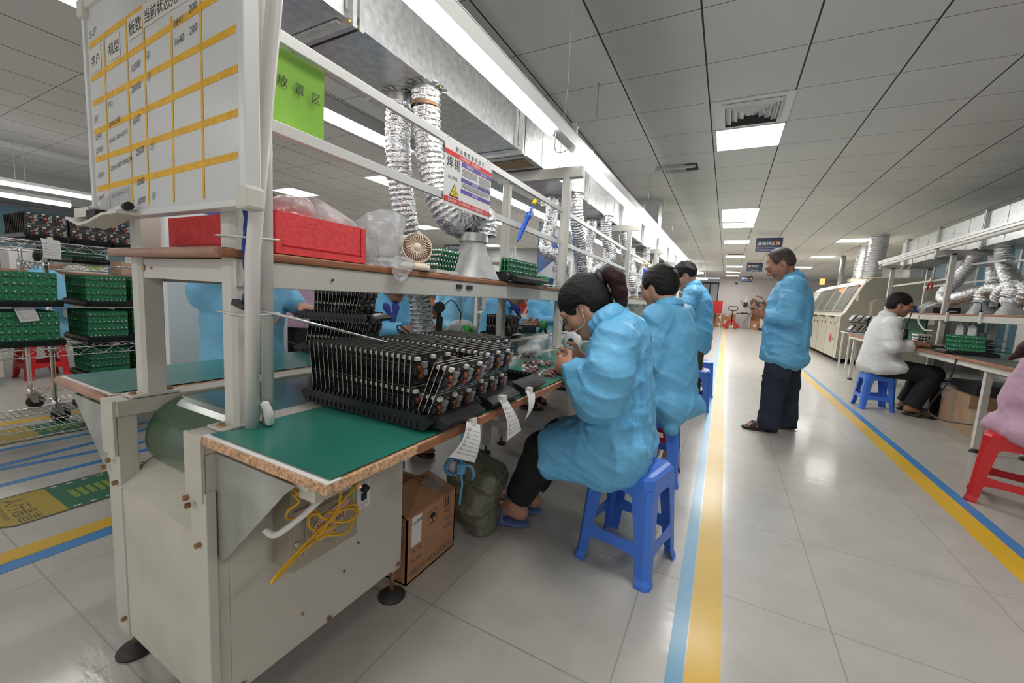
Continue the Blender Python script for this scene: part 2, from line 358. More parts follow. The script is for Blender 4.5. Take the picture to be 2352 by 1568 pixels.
# ------------------------------------------------------------------ smooth solids (bodies, hair, cloth)
class SDF:
    """smooth union of round cones and ellipsoids, polygonised with surface nets"""
    def __init__(s): s.p = []
    def cone(s, a, b, ra, rb=None, k=.02, m=0, sub=False, flat=None):
        s.p.append(('c', np.array(a, float), np.array(b, float), ra, ra if rb is None else rb, k, m, sub, flat)); return s
    def chain(s, pts, rs, k=.02, m=0, flat=None):
        for i in range(len(pts) - 1): s.cone(pts[i], pts[i + 1], rs[i], rs[i + 1], k, m, False, flat)
        return s
    def ell(s, c, r, R=None, k=.02, m=0, sub=False):
        s.p.append(('e', np.array(c, float), np.array(r, float), np.eye(3) if R is None else np.array(R, float), None, k, m, sub, None)); return s
    def cut(s, o, n, m=None):
        """remove everything on the +n side of the plane through o (ball-limited by m = radius)"""
        s.p.append(('x', np.array(o, float), np.array(n, float) / np.linalg.norm(n), m, None, 0, 0, True, None)); return s
    def mesh(s, h, wr=None, smooth=0):
        lo = np.array([1e9] * 3); hi = -lo
        for q in s.p:
            if q[7]: continue
            if q[0] == 'c':
                lo = np.minimum(lo, np.minimum(q[1] - q[3], q[2] - q[4])); hi = np.maximum(hi, np.maximum(q[1] + q[3], q[2] + q[4]))
            else:
                e = np.abs(q[3]).T @ q[2] if False else np.sqrt(((q[3].T * q[2]) ** 2).sum(1)); lo = np.minimum(lo, q[1] - e); hi = np.maximum(hi, q[1] + e)
        pad = .03 + 2 * h; lo = lo - pad; hi = hi + pad
        n = np.ceil((hi - lo) / h).astype(int) + 1
        ax = [(lo[i] + h * np.arange(n[i])).astype(np.float32) for i in range(3)]
        D = np.full(n, .5, np.float32); I = np.zeros(n, np.int8); B = np.full(n, .5, np.float32)
        for q in s.p:
            k = q[5]; mg = .035 + k
            if q[0] == 'x':
                c, nn, rad = q[1], q[2], q[3]
                l2, h2 = (c - rad, c + rad) if rad else (lo, hi)
            elif q[0] == 'c': l2 = np.minimum(q[1] - q[3], q[2] - q[4]) - mg; h2 = np.maximum(q[1] + q[3], q[2] + q[4]) + mg
            else: e = np.sqrt(((q[3].T * q[2]) ** 2).sum(1)); l2 = q[1] - e - mg; h2 = q[1] + e + mg
            i0 = np.clip(np.floor((l2 - lo) / h).astype(int), 0, n - 1); i1 = np.clip(np.ceil((h2 - lo) / h).astype(int) + 1, 1, n)
            sl = tuple(slice(a, b) for a, b in zip(i0, i1))
            X = ax[0][sl[0]][:, None, None]; Y = ax[1][sl[1]][None, :, None]; Z = ax[2][sl[2]][None, None, :]
            if q[0] == 'x':
                d = (X - c[0]) * nn[0] + (Y - c[1]) * nn[1] + (Z - c[2]) * nn[2]
                if rad: d = np.where((X - c[0]) ** 2 + (Y - c[1]) ** 2 + (Z - c[2]) ** 2 < rad * rad, d, -1)
                D[sl] = np.maximum(D[sl], d); continue
            if q[0] == 'c':
                a, b, ra, rb = q[1], q[2], q[3], q[4]; ba = b - a; bb = max(ba @ ba, 1e-9)
                px, py, pz = X - a[0], Y - a[1], Z - a[2]
                t = np.clip((px * ba[0] + py * ba[1] + pz * ba[2]) / bb, 0, 1)
                qx, qy, qz = px - t * ba[0], py - t * ba[1], pz - t * ba[2]
                if q[8] is not None:
                    fl = np.array(q[8][0], float); fl = fl / np.linalg.norm(fl); g = q[8][1]; w_ = (qx * fl[0] + qy * fl[1] + qz * fl[2]) * (1 / g - 1)
                    qx, qy, qz = qx + w_ * fl[0], qy + w_ * fl[1], qz + w_ * fl[2]
                d = np.sqrt(qx * qx + qy * qy + qz * qz) - (ra + (rb - ra) * t)
                if q[8] is not None: d = d * min(1, q[8][1] * 1.15)
            else:
                px, py, pz = X - q[1][0], Y - q[1][1], Z - q[1][2]; R = q[3]; r = q[2]
                l = [(px * R[i][0] + py * R[i][1] + pz * R[i][2]) for i in range(3)]
                k0 = np.sqrt((l[0] / r[0]) ** 2 + (l[1] / r[1]) ** 2 + (l[2] / r[2]) ** 2) + 1e-6
                k1 = np.sqrt((l[0] / r[0] ** 2) ** 2 + (l[1] / r[1] ** 2) ** 2 + (l[2] / r[2] ** 2) ** 2) + 1e-6
                d = k0 * (k0 - 1) / k1
            d = d.astype(np.float32); o = D[sl]
            if q[7]:
                hh = np.maximum(k - np.abs(-d - o), 0) / max(k, 1e-6); D[sl] = np.maximum(o, -d) + hh * hh * k * .25
            else:
                hh = np.maximum(k - np.abs(d - o), 0) / max(k, 1e-6); D[sl] = np.minimum(o, d) - hh * hh * k * .25
                bb_ = B[sl]; mk = d < bb_; I[sl] = np.where(mk, q[6], I[sl]); B[sl] = np.where(mk, d, bb_)
        if wr is not None:
            amp, fr, seed = wr; rg = np.random.RandomState(seed); X = ax[0][:, None, None]; Y = ax[1][None, :, None]; Z = ax[2][None, None, :]
            near = np.abs(D) < .05; W = np.zeros(n, np.float32)
            for i in range(6):   # families of long ridges, bent by a slow warp and fading in and out
                d0 = ((.35, .5, .8), (.5, -.4, .75), (.15, .1, 1))[i % 3]; v = np.array(d0) + rg.normal(size=3) * .28; v = v / np.linalg.norm(v) * fr * (.55 + rg.rand() * .9); ph = rg.rand() * 6.28; v2 = rg.normal(size=3) * fr * .22; v3 = rg.normal(size=3) * fr * .3
                W += ((1 - np.abs(np.sin(v[0] * X + v[1] * Y + v[2] * Z + ph + 1.7 * np.sin(v2[0] * X + v2[1] * Y + v2[2] * Z + ph)))) ** 3 - .2) * (.5 + .8 * np.maximum(0, np.sin(v3[0] * X + v3[1] * Y + v3[2] * Z + 2 * ph)))
            D = D - np.where(near, W * amp / 2.2, 0)
        return _nets(D, I, lo, h, smooth)
def _nets(D, I, lo, h, smooth):
    neg = D < 0; n = np.array(D.shape)
    c = [neg[i:n[0] - 1 + i, j:n[1] - 1 + j, k:n[2] - 1 + k] for i in (0, 1) for j in (0, 1) for k in (0, 1)]
    cnt = sum(x.astype(np.int8) for x in c); act = (cnt > 0) & (cnt < 8)
    idx = np.full(act.shape, -1, np.int64); cells = np.argwhere(act); idx[act] = np.arange(len(cells))
    pos = np.zeros((len(cells), 3)); wt = np.zeros(len(cells))
    cs = [(i, j, k) for i in (0, 1) for j in (0, 1) for k in (0, 1)]
    for a in cs:
        for b in cs:
            df = [b[i] - a[i] for i in range(3)]
            if sum(df) != 1 or min(df) < 0: continue
            da = D[cells[:, 0] + a[0], cells[:, 1] + a[1], cells[:, 2] + a[2]]; db = D[cells[:, 0] + b[0], cells[:, 1] + b[1], cells[:, 2] + b[2]]
            mk = (da < 0) != (db < 0); t = np.where(mk, da / np.where(mk, da - db, 1), 0)
            p = np.array(a)[None, :] + t[:, None] * np.array(df)[None, :]
            pos += np.where(mk[:, None], p, 0); wt += mk
    pos = (cells + pos / wt[:, None])
    quads = []
    for a in range(3):
        b, c2 = (a + 1) % 3, (a + 2) % 3
        sl0 = [slice(None)] * 3; sl1 = [slice(None)] * 3; sl0[a] = slice(0, -1); sl1[a] = slice(1, None)
        e0, e1 = neg[tuple(sl0)], neg[tuple(sl1)]; E = np.argwhere(e0 != e1)
        E = E[(E[:, b] > 0) & (E[:, c2] > 0) & (E[:, b] < n[b] - 1) & (E[:, c2] < n[c2] - 1)]
        inside = e0[E[:, 0], E[:, 1], E[:, 2]]
        def at(db, dc):
            q = E.copy(); q[:, b] -= db; q[:, c2] -= dc; return idx[q[:, 0], q[:, 1], q[:, 2]]
        Q = np.stack([at(1, 1), at(0, 1), at(0, 0), at(1, 0)], 1)
        Q = np.where(inside[:, None], Q, Q[:, ::-1]); quads.append(Q)
    Q = np.concatenate(quads)
    mid = np.clip(np.round(cells + .5).astype(int), 0, n - 1); vm = I[mid[:, 0], mid[:, 1], mid[:, 2]]
    V = lo + pos * h
    for _ in range(smooth):
        acc = np.zeros_like(V); ct = np.zeros(len(V))
        for a, b in ((0, 1), (1, 2), (2, 3), (3, 0)):
            np.add.at(acc, Q[:, a], V[Q[:, b]]); np.add.at(acc, Q[:, b], V[Q[:, a]]); np.add.at(ct, Q[:, a], 1); np.add.at(ct, Q[:, b], 1)
        V = .5 * V + .5 * acc / np.maximum(ct, 1)[:, None]
    return V, Q, vm[Q[:, 0]]
def solid(sdf, name, mats, h, parent=None, wr=None, smooth=1, loc=None, **kw):
    V, Q, mi = sdf.mesh(h, wr, smooth)
    me = bpy.data.meshes.new(name); base = Vector(loc) if loc is not None else Vector((0, 0, 0))
    me.vertices.add(len(V)); me.vertices.foreach_set('co', (V - np.array(base)).astype(np.float32).ravel())
    me.loops.add(Q.size); me.loops.foreach_set('vertex_index', Q.astype(np.int32).ravel())
    me.polygons.add(len(Q)); me.polygons.foreach_set('loop_start', np.arange(0, Q.size, 4, dtype=np.int32))
    for k in mats: me.materials.append(K[k])
    me.polygons.foreach_set('material_index', np.minimum(mi, len(mats) - 1).astype(np.int32)); me.polygons.foreach_set('use_smooth', np.ones(len(Q), bool))
    me.update(calc_edges=True); me.validate()
    o = bpy.data.objects.new(name, me); COL.objects.link(o); o.location = base
    if parent is not None: o.parent = parent; o.matrix_parent_inverse = Matrix.Translation(-parent.location)
    return tag(o, kw.get('label'), kw.get('cat'), kw.get('group'), kw.get('kind'))
# ================================================================== the room
def struct(name, mb, **k): return mb.build(name, kind='structure', **k)
XL, XR, YB, YF = -12.0, 4.7, -5.0, 26.0
K['floor'] = grid_mat('floor_tiles', (.50, .475, .43), (.30, .28, .25), .6, (.4182, 2.213), .005, .005, .38, noise=(6, .07), coat=.28,
                      streak=((9, 34, 1), .16), stain=(1.1, (.36, .335, .30), .53, .5), linefac=.8)
K['ceil'] = grid_mat('ceiling_tiles', (.78, .78, .76), (.05, .05, .05), .6, (-2.0971, 2.6844), .011, .005, .85, noise=(.8, .05))
m = MB(); m.box((XL, YB, -.1), (XR, YF, 0), 'floor'); struct('floor', m)
m = MB(); m.box((XL, YB, CEIL), (XR, YF, CEIL + .1), 'ceil'); struct('ceiling', m)
m = MB(); m.box((-.35, YF, 0), (XR, YF + .15, CEIL), 'wall'); m.box((XL, YF + 1.2, 0), (-.35, YF + 1.35, CEIL), 'wallgrey'); m.box((-.5, YF, 0), (-.35, YF + 1.2, CEIL), 'wall'); struct('wall_back', m)
m = MB(); m.box((XL - .15, YB, 0), (XL, YF, CEIL), 'wallgrey'); m.box((XL, -1, 2.25), (XL + 1.2, 12, CEIL), 'wallgrey'); struct('wall_left', m)
m = MB(); m.box((XR, YB, 0), (XR + .15, YF, CEIL), 'wall')
for y in (9.6, 12.4, 15.2): m.box((XR - .3, y, 0), (XR, y + .5, CEIL), 'wall')
struct('wall_right', m)
for i, (y0, y1) in enumerate(((-1, 2.9), (3.0, 6.2), (6.3, 9.5), (10.2, 12.3), (13.0, 15.1))):
    m = MB(); m.box((XR - .06, y0, .1), (XR - .02, y1, 2.6), 'bluewall')
    for yy in np.linspace(y0, y1, 4): m.box((XR - .08, yy - .025, .1), (XR - .01, yy + .025, 2.6), 'alu')
    struct('window_%d' % (i + 1), m)
m = MB(); m.box((XL + .02, .6, .9), (XL + .06, 6, 2.2), 'bluewall'); struct('window_6', m)
m = MB()
for x in (-1.5, -.95, -.52): m.box((x - .03, YF + .02, 0), (x + .03, YF + .1, 2.45), 'dark')
m.box((-3.4, YF + .02, 2.4), (-.5, YF + .1, 2.48), 'dark'); m.box((-3.4, YF + .02, 1.05), (-.5, YF + .1, 1.12), 'dark'); m.box((-3.4, YF + .05, 0), (-.5, YF + .08, 2.4), 'wallgrey')
struct('door_1', m)

# ---- painted-on tapes and floor mats
def strip(name, pts, z, k, label, wdt=None):
    m = MB(); n = len(pts)
    vs_ = [(p[0], p[1], zz) for p in pts for zz in (0.0002, z)]
    m.prism([(p[0], p[1], .0002) for p in pts], (0, 0, z), k)
    return m.build(name, label=label, cat='floor tape')
strip('floor_tape', [(-.045, .55), (.0, .55), (-.03, 5), (-.10, 20.7), (-.16, 20.7), (-.085, 5)], .0012, 'bluetape', 'pale blue floor tape beside the yellow tape along the seated workers')
strip('floor_tape', [(.003, .55), (.093, .55), (.08, 5), (.035, 21.5), (-.055, 21.5), (-.027, 5)], .0014, 'yellow', 'wide yellow floor tape edging the aisle nearest the row of blue stools')
strip('floor_tape', [(1.175, .9), (1.285, .9), (1.335, 9), (1.335, 16), (1.235, 16), (1.235, 9)], .0012, 'yellow', 'yellow floor tape running past the red stool toward the cream machine')
strip('floor_tape', [(1.288, .9), (1.35, .9), (1.395, 9), (1.395, 16), (1.338, 16), (1.338, 9)], .0014, 'bluetape2', 'blue floor tape between the right yellow tape and the red stool')
strip('floor_tape', [(-2.285, -1.5), (-2.195, -1.5), (-2.205, 9), (-2.295, 9)], .0012, 'yellow', 'yellow floor tape on the left beyond the metal drive cabinet')
strip('floor_tape', [(-2.192, -1.5), (-2.125, -1.5), (-2.135, 9), (-2.202, 9)], .0014, 'bluetape2', 'blue floor tape between the drive cabinet and the left yellow tape')
strip('floor_tape', [(-4.32, -1.5), (-4.22, -1.5), (-4.2, 3), (-4.3, 3)], .0012, 'yellow', 'yellow floor tape under the wire shelf cart')
for a, b, wd, lb in (((-3.03, -.5), (-3.05, 2.2), .045, 'straight blue tape line nearest the pedestrian mat with the yellow panel'), ((-3.3, -.5), (-3.3, .45), .07, 'blue tape stem where two blue floor tapes meet'),
                     ((-3.31, .42), (-3.19, 1.2), .045, 'blue tape branch turning toward the drive cabinet'), ((-3.33, .42), (-3.47, 1.3), .045, 'blue tape branch turning toward the wire cart'),
                     ((-3.66, -.5), (-3.62, 2.2), .045, 'straight blue tape line beside the mat under the wire cart')):
    strip('floor_tape', [(a[0] - wd / 2, a[1]), (a[0] + wd / 2, a[1]), (b[0] + wd / 2, b[1]), (b[0] - wd / 2, b[1])], .0012 if 'branch' not in lb else .0016, 'bluetape2', lb)
def floor_mat(x0, x1, y0, y1, ysplit, label, txt):
    m = MB(); r = .06; xs = (x0, x1); c = .0022
    out = [(x0 + r, y0, 0.0002), (x1 - r, y0, .0002), (x1, y0 + r, .0002), (x1, y1 - r, .0002), (x1 - r, y1, .0002), (x0 + r, y1, .0002), (x0, y1 - r, .0002), (x0, y0 + r, .0002)]
    m.prism(out, (0, 0, c), 'greyrub'); z = .0026; e = .012
    m.quad([(x0 + r, y0 + e, z), (x1 - r, y0 + e, z), (x1 - e, y0 + r, z), (x1 - e, ysplit, z), (x0 + e, ysplit, z), (x0 + e, y0 + r, z)], 'matyel')
    m.quad([(x0 + e, ysplit, z), (x1 - e, ysplit, z), (x1 - e, y1 - r, z), (x1 - r, y1 - e, z), (x0 + r, y1 - e, z), (x0 + e, y1 - r, z)], 'matgreen')
    z = .0029
    if txt:   # the characters read from the cabinet side
        m.text('人行通道', (x0 + .04, ysplit - .135, z), (1, 0, 0), (0, 1, 0), .076, 'greyrub'); m.text('Pedestrian passage', (x0 + .05, y0 + .055, z), (1, 0, 0), (0, 1, 0), .03, 'greyrub')
    xc = (x0 + x1) / 2
    for i in range(14):
        y = ysplit + .06 + i * .03
        for j in range(-9, 10):
            hw = .055 if i < 7 else max(0, .13 - (i - 7) * .02)
            if abs(j) * .017 <= hw: m.quad([(xc + j * .017 - .005, y - .01, z), (xc + j * .017 + .005, y - .01, z), (xc + j * .017 + .005, y + .01, z), (xc + j * .017 - .005, y + .01, z)], 'matdot')
    for i in range(9):
        y = ysplit + .03 + i * .055
        for x in (x0 + .028, x1 - .028): m.quad([(x - .004, y - .012, z), (x + .004, y - .012, z), (x + .004, y + .012, z), (x - .004, y + .012, z)], 'signwhite')
    return m.build('floor_mat', label=label, cat='floor sign')
floor_mat(-2.85, -2.49, .385, 1.05, .605, 'green and yellow pedestrian floor sign beside the metal drive cabinet', True)
floor_mat(-4.1, -3.74, .1, 1.05, .82, 'green and yellow floor sign lying under the wire shelf cart', False)

# ---- ceiling light panels, air vents
def panel(x, y, label):
    t = thing('ceiling_panel_light', label, 'ceiling light', (x, y, CEIL), 'ceiling panel lights')
    m = MB(); h = .29
    for a, b in (((-h, -h), (h, -h + .012)), ((-h, h - .012), (h, h)), ((-h, -h), (-h + .012, h)), ((h - .012, -h), (h, h))): m.box((x + a[0], y + a[1], CEIL - .006), (x + b[0], y + b[1], CEIL), 'white')
    m.build('frame', t); m = MB(); m.box((x - h + .012, y - h + .012, CEIL - .004), (x + h - .012, y + h - .012, CEIL - .001), 'panel'); m.build('diffuser', t)
PL = ['square ceiling light just beyond the air vent over the aisle', 'nearest square of the three joined ceiling lights over the aisle', 'middle square of the three joined ceiling lights over the aisle', 'farthest square of the three joined ceiling lights over the aisle',
      'first single ceiling light beyond the three joined ones', 'second single ceiling light beyond the three joined ones', 'third single ceiling light beyond the joined ones', 'fourth single ceiling light beyond the joined ones', 'ceiling light closest to the far white wall',
      'ceiling light above the cream machine, nearest of its row', 'ceiling light above the cream machine, second of its row', 'ceiling light above the cream machine, third of its row',
      'ceiling light seen behind the flexible hose over the fan', 'ceiling light seen just above the red foam', 'ceiling light seen under the red white notice', 'ceiling light seen beside the cream fan', 'far ceiling light behind the drain funnel hood', 'far ceiling light seen above the small green board rack']
for i, (x, y) in enumerate(PANELS[:18]): panel(x, y, PL[i])
panel(-4.75, 15.6, 'farthest ceiling light over the left rows')
def vent(x, y, label):
    t = thing('air_vent', label, 'air vent', (x, y, CEIL)); m = MB(); h = .29
    m.box((x - h, y - h, CEIL - .008), (x + h, y + h, CEIL), 'white'); m.build('plate', t)
    for i in range(5):
        r = .23 - i * .048; m = MB()
        for sx, sy in ((1, 0), (-1, 0), (0, 1), (0, -1)):
            a = Vector((sx, sy, 0)); b = Vector((-sy, sx, 0)); c = Vector((x, y, CEIL - .012))
            m.quad([c + a * r + b * r, c + a * r - b * r, c + a * (r - .03) - b * (r - .03) + Vector((0, 0, -.02)), c + a * (r - .03) + b * (r - .03) + Vector((0, 0, -.02))], 'white')
            m.quad([c + a * (r - .03) - b * (r - .03) + Vector((0, 0, -.02)), c + a * (r - .03) + b * (r - .03) + Vector((0, 0, -.02)), c + a * (r - .034) + b * (r - .034), c + a * (r - .034) - b * (r - .034)], 'dark')
        m.build('louvre', t)
vent(.02, 4.18, 'square white air vent over the aisle next to the near light panel')
vent(.06, 14.3, 'distant white air vent between two aisle lights')
t = thing('ceiling_opening', 'open ceiling tile with metal clips above the duct', 'ceiling opening', (-.66, 5.55, CEIL))
m = MB(); m.box((-.87, 5.45, CEIL - .004), (-.5, 5.72, CEIL - .001), 'wallgrey'); m.box((-.62, 5.42, CEIL - .006), (-.48, 5.66, CEIL - .002), 'hose_in'); m.build('hole', t)
m = MB(); m.bar((-.95, 5.42, CEIL - .03), (-.5, 5.42, CEIL - .03), .02, .03, 'steel'); m.bar((-.95, 5.42, CEIL - .03), (-.95, 5.42, CEIL - .08), .012, .012, 'steel'); m.build('bracket', t)

# ---- hanging area signs
def sign(x0, x1, y, z0, z1, txt, sub, arrow, label, right=True):
    t = thing('area_sign', label, 'sign', ((x0 + x1) / 2, y, z0)); h = z1 - z0; wd = x1 - x0
    m = MB(); m.box((x0, y, z0), (x1, y + .02, z1), 'signblue'); yy = y - .001
    a0 = (x1 - .24 * wd) if right else x0 + .09 * wd; s = .15 * wd; za = z0 + .62 * h - s / 2
    m.quad([(a0, yy, za), (a0 + s, yy, za), (a0 + s, yy, za + s), (a0, yy, za + s)], 'orange')
    d = 1 if arrow > 0 else -1; cx_, cz = a0 + s / 2, za + s / 2; yy2 = y - .002
    m.quad([(cx_ - d * .3 * s, yy2, cz + .22 * s), (cx_ - d * .2 * s, yy2, cz + .32 * s), (cx_ + d * .2 * s, yy2, cz - .12 * s), (cx_ + d * .1 * s, yy2, cz - .22 * s)][::d], 'signwhite')
    m.quad([(cx_ + d * .32 * s, yy2, cz - .32 * s), (cx_ + d * .32 * s, yy2, cz + .12 * s), (cx_ - d * .12 * s, yy2, cz - .32 * s)][::d], 'signwhite')
    n = len(txt); sz = .17 * wd
    m.text(txt, ((x0 + .06 * wd) if right else a0 + s * 1.15, yy, z0 + .5 * h), (1, 0, 0), (0, 0, 1), sz, 'signwhite')
    m.quad([(x0 + .03 * wd, yy, z0 + .27 * h), (x0 + .36 * wd, yy, z0 + .27 * h), (x0 + .36 * wd, yy, z0 + .31 * h), (x0 + .03 * wd, yy, z0 + .31 * h)], 'redprint')
    m.quad([(x0 + .36 * wd, yy, z0 + .28 * h), (x1 - .03 * wd, yy, z0 + .28 * h), (x1 - .03 * wd, yy, z0 + .30 * h), (x0 + .36 * wd, yy, z0 + .30 * h)], 'signwhite')
    if sub: m.text(sub, ((x0 + x1) / 2, yy, z0 + .1 * h), (1, 0, 0), (0, 0, 1), .062 * wd, 'signwhite', 'C')
    m.build('panel', t)
    for x in (x0 + .06, x1 - .06): m = MB(); m.cyl((x, y + .01, z1), (x, y + .01, CEIL), .003, 'steel', n=6); m.build('hanger', t)
sign(.44, .95, 10.8, 2.355, 2.665, '波峰焊区', 'WAVE SOLDERING AREA', 1, 'navy hanging sign for the wave soldering area, nearest over the aisle')
sign(.477, .957, 16.5, 2.37, 2.675, '测试区', 'TESTING AREA', -1, 'navy hanging sign for the testing area, second over the aisle', False)
sign(.467, .942, 22, 2.32, 2.585, '插件区', '', 1, 'small navy hanging sign closest to the far wall')

# ---- along the far wall
def carton(x, y, z, sx, sy, sz, label, k='card', open_=False, group='cartons by the far wall'):
    t = thing('carton', label, 'box', (x, y, z), group); m = MB(); m.box((x - sx / 2, y - sy / 2, z), (x + sx / 2, y + sy / 2, z + sz), k); m.build('body', t)
    m = MB(); m.quad([(x - sx * .2, y - sy / 2 - .002, z + sz * .3), (x + sx * .1, y - sy / 2 - .002, z + sz * .3), (x + sx * .1, y - sy / 2 - .002, z + sz * .65), (x - sx * .2, y - sy / 2 - .002, z + sz * .65)], 'paper'); m.build('shipping_label', t)
    if open_:
        m = MB(); m.quad([(x - sx / 2, y - sy / 2, z + sz), (x + sx / 2, y - sy / 2, z + sz), (x + sx / 2, y - sy / 2 - .1, z + sz + .12), (x - sx / 2, y - sy / 2 - .1, z + sz + .12)], k)
        m.quad([(x - sx / 2, y - sy / 2, z + sz), (x - sx / 2, y + sy / 2, z + sz), (x - sx / 2 - .12, y + sy / 2, z + sz + .1), (x - sx / 2 - .12, y - sy / 2, z + sz + .1)], k); m.build('flap', t)
for a in ((-.27, 25.2, .0, .45, .4, .35, 'cardboard carton on the floor left of the pallet jack'), (-.25, 25.2, .35, .42, .4, .38, 'cardboard carton stacked left of the pallet jack'), (.02, 25.6, 0, .4, .3, .6, 'cardboard carton behind the pallet jack handle'),
          (.34, 25.5, 0, .30, .3, .75, 'tall carton with orange edge right of the pallet jack'), (1.42, 25.35, 0, .3, .45, .35, 'low open carton beside the white cabinet', 'card2', True), (1.4, 24.9, 0, .36, .4, .46, 'carton with a white label against the white cabinet'),
          (1.45, 25.75, 0, .4, .3, .7, 'open carton behind the two low cartons', 'card', True)): carton(*a)
t = thing('pallet_jack', 'red hand pallet jack with black loop handle by the far wall', 'pallet jack', (.3, 23.8, 0)); x, y = .3, 23.8
m = MB(); m.cyl((x, y, .2), (x, y, .98), .028, 'black', n=8); m.build('steering_column', t)
m = MB(); m.tube([(x, y, .93), (x - .16, y, .95), (x - .22, y, 1.05), (x - .16, y, 1.16), (x + .16, y, 1.16), (x + .22, y, 1.05), (x + .16, y, .95), (x, y, .93)], .02, 'black', 8); m.build('handle', t)
m = MB()
for s_ in (-1, 1): m.prism([(x, y, .5), (x + s_ * .06, y, .5), (x + s_ * .42, y, .1), (x + s_ * .3, y, .06), (x, y, .38)], (0, .08, 0), 'red'); m.box((x + s_ * .12, y + .05, .06), (x + s_ * .28, y + 1.1, .12), 'red')
m.build('fork_frame', t); m = MB(); m.cyl((x - .08, y - .02, .09), (x - .03, y - .02, .09), .09, 'white', n=16); m.cyl((x + .03, y - .02, .09), (x + .08, y - .02, .09), .09, 'white', n=16); m.build('wheel', t)
t = thing('side_table', 'small dark table with monitors on tripod by the far wall', 'table', (.75, 25.2, 0)); m = MB(); m.box((.5, 25, .78), (1.2, 25.5, .83), 'dark'); m.build('tabletop', t)
for xx in (.55, 1.15): m = MB(); m.bar((xx, 25.05, 0), (xx, 25.05, .78), .03, .03, 'steel'); m.build('leg', t)
t = thing('microscope_stand', 'black and white inspection stand on the small far table', 'instrument', (.9, 25.2, .83)); m = MB(); m.box((.72, 25.1, .83), (1.05, 25.4, .87), 'dark'); m.bar((.88, 25.2, .87), (.88, 25.2, 1.75), .12, .05, 'white'); m.build('column', t)
m = MB(); m.box((.78, 25.05, 1.15), (.98, 25.15, 1.42), 'black'); m.bar((1, 25.1, 1.25), (1.2, 25.1, 1.2), .02, .02, 'black'); m.bar((.76, 25.1, 1.25), (.66, 25.1, 1.5), .02, .02, 'black'); m.build('head', t)
t = thing('cabinet', 'white low cabinet on a pallet by the far wall', 'cabinet', (2.0, 24.6, 0)); m = MB(); m.box((1.6, 24.4, .12), (2.45, 25, .98), 'white'); m.build('body', t); m = MB(); m.box((1.6, 24.4, 0), (2.45, 25, .1), 'dark'); m.build('pallet', t)
m = MB(); m.box((1.58, 24.45, .98), (1.9, 24.7, 1.12), 'pcbg'); m.tube([(1.75, 24.5, 1.12), (1.7, 24.5, 1.35), (1.85, 24.5, 1.45), (1.9, 24.5, 1.2)], .02, 'black', 6); m.box((1.95, 24.45, .98), (2.4, 24.7, 1.2), 'steel')
tag(m.build('test_fixture'), 'green and grey test fixture on the white far cabinet', 'instrument')
t = thing('display_board', 'red display board standing against the far wall', 'board', (-.5, 24.6, 0)); m = MB(); m.box((-.8, 24.6, .75), (-.2, 24.64, 1.42), 'red'); m.build('board', t); m = MB(); m.box((-.78, 24.62, 0), (-.74, 24.66, .8), 'steel'); m.box((-.26, 24.62, 0), (-.22, 24.66, .8), 'steel'); m.build('leg', t)
m = MB(); m.ball((.35, 25.9, 2.45), .06, 'dark'); m.box((.3, 25.88, 2.5), (.4, 26, 2.6), 'white'); tag(m.build('security_camera'), 'small dark security camera on the far white wall', 'camera')
m = MB(); m.box((1.12, 25.97, .95), (1.24, 26, 1.07), 'white'); m.tube([(1.18, 25.97, 1.0), (1.15, 25.95, .7), (1.0, 25.95, .45), (.9, 25.95, .2)], .008, 'dark', 5); tag(m.build('wall_socket'), 'white wall socket with dark cable on the far wall', 'socket')
# ================================================================== the near assembly line
TZ, YE = .745, 12.1
def sx(x, y): return x - .0125 * (y - .5)          # the posts run very slightly askew to the aisle
POSTY = [.49 + 1.925 * i for i in range(7)]
cab = thing('conveyor', 'green belt conveyor with cream drive cabinet between two workbenches', 'conveyor', (-1.12, .5, 0))
m = MB(); m.box((-.905, .45, .118), (-.9, .985, .722), 'ivory'); m.build('side_panel', cab, bevel=.001)
m = MB(); m.prism([(-1.335, .414, .105), (-.925, .414, .105), (-.925, .414, .515), (-1.335, .414, .515)], (0, .004, 0), 'ivory2'); m.box((-1.335, .418, .105), (-1.33, .9, .52), 'ivory2'); m.build('front_panel', cab)
m = MB(); m.prism([(-1.335, .412, .515), (-.93, .412, .515), (-.93, .552, .612), (-1.335, .552, .612)], (0, -.003, .004), 'ivory2'); m.build('sloped_cover', cab)
for x0, x1 in ((-1.385, -1.315), (-.965, -.9)):
    m = MB(); m.box((x0, .41, .10), (x1, .45, .70), 'ivory'); m.build('column', cab, bevel=.002); m = MB(); m.box((x0 - .001, .402, .60), (x1 + .001, .4085, .741), 'ivory2'); m.build('cover_plate', cab)
m = MB(); m.box((-.909, .405, .09), (-.893, .425, .62), 'ivory'); m.build('corner_trim', cab, bevel=.002)
for x0, x1 in ((-1.385, -1.31), (-.965, -.9)):
    m = MB(); m.box((x0, .409, .7005), (x1, YE, .74), 'ivory'); m.build('frame_rail', cab, bevel=.002)
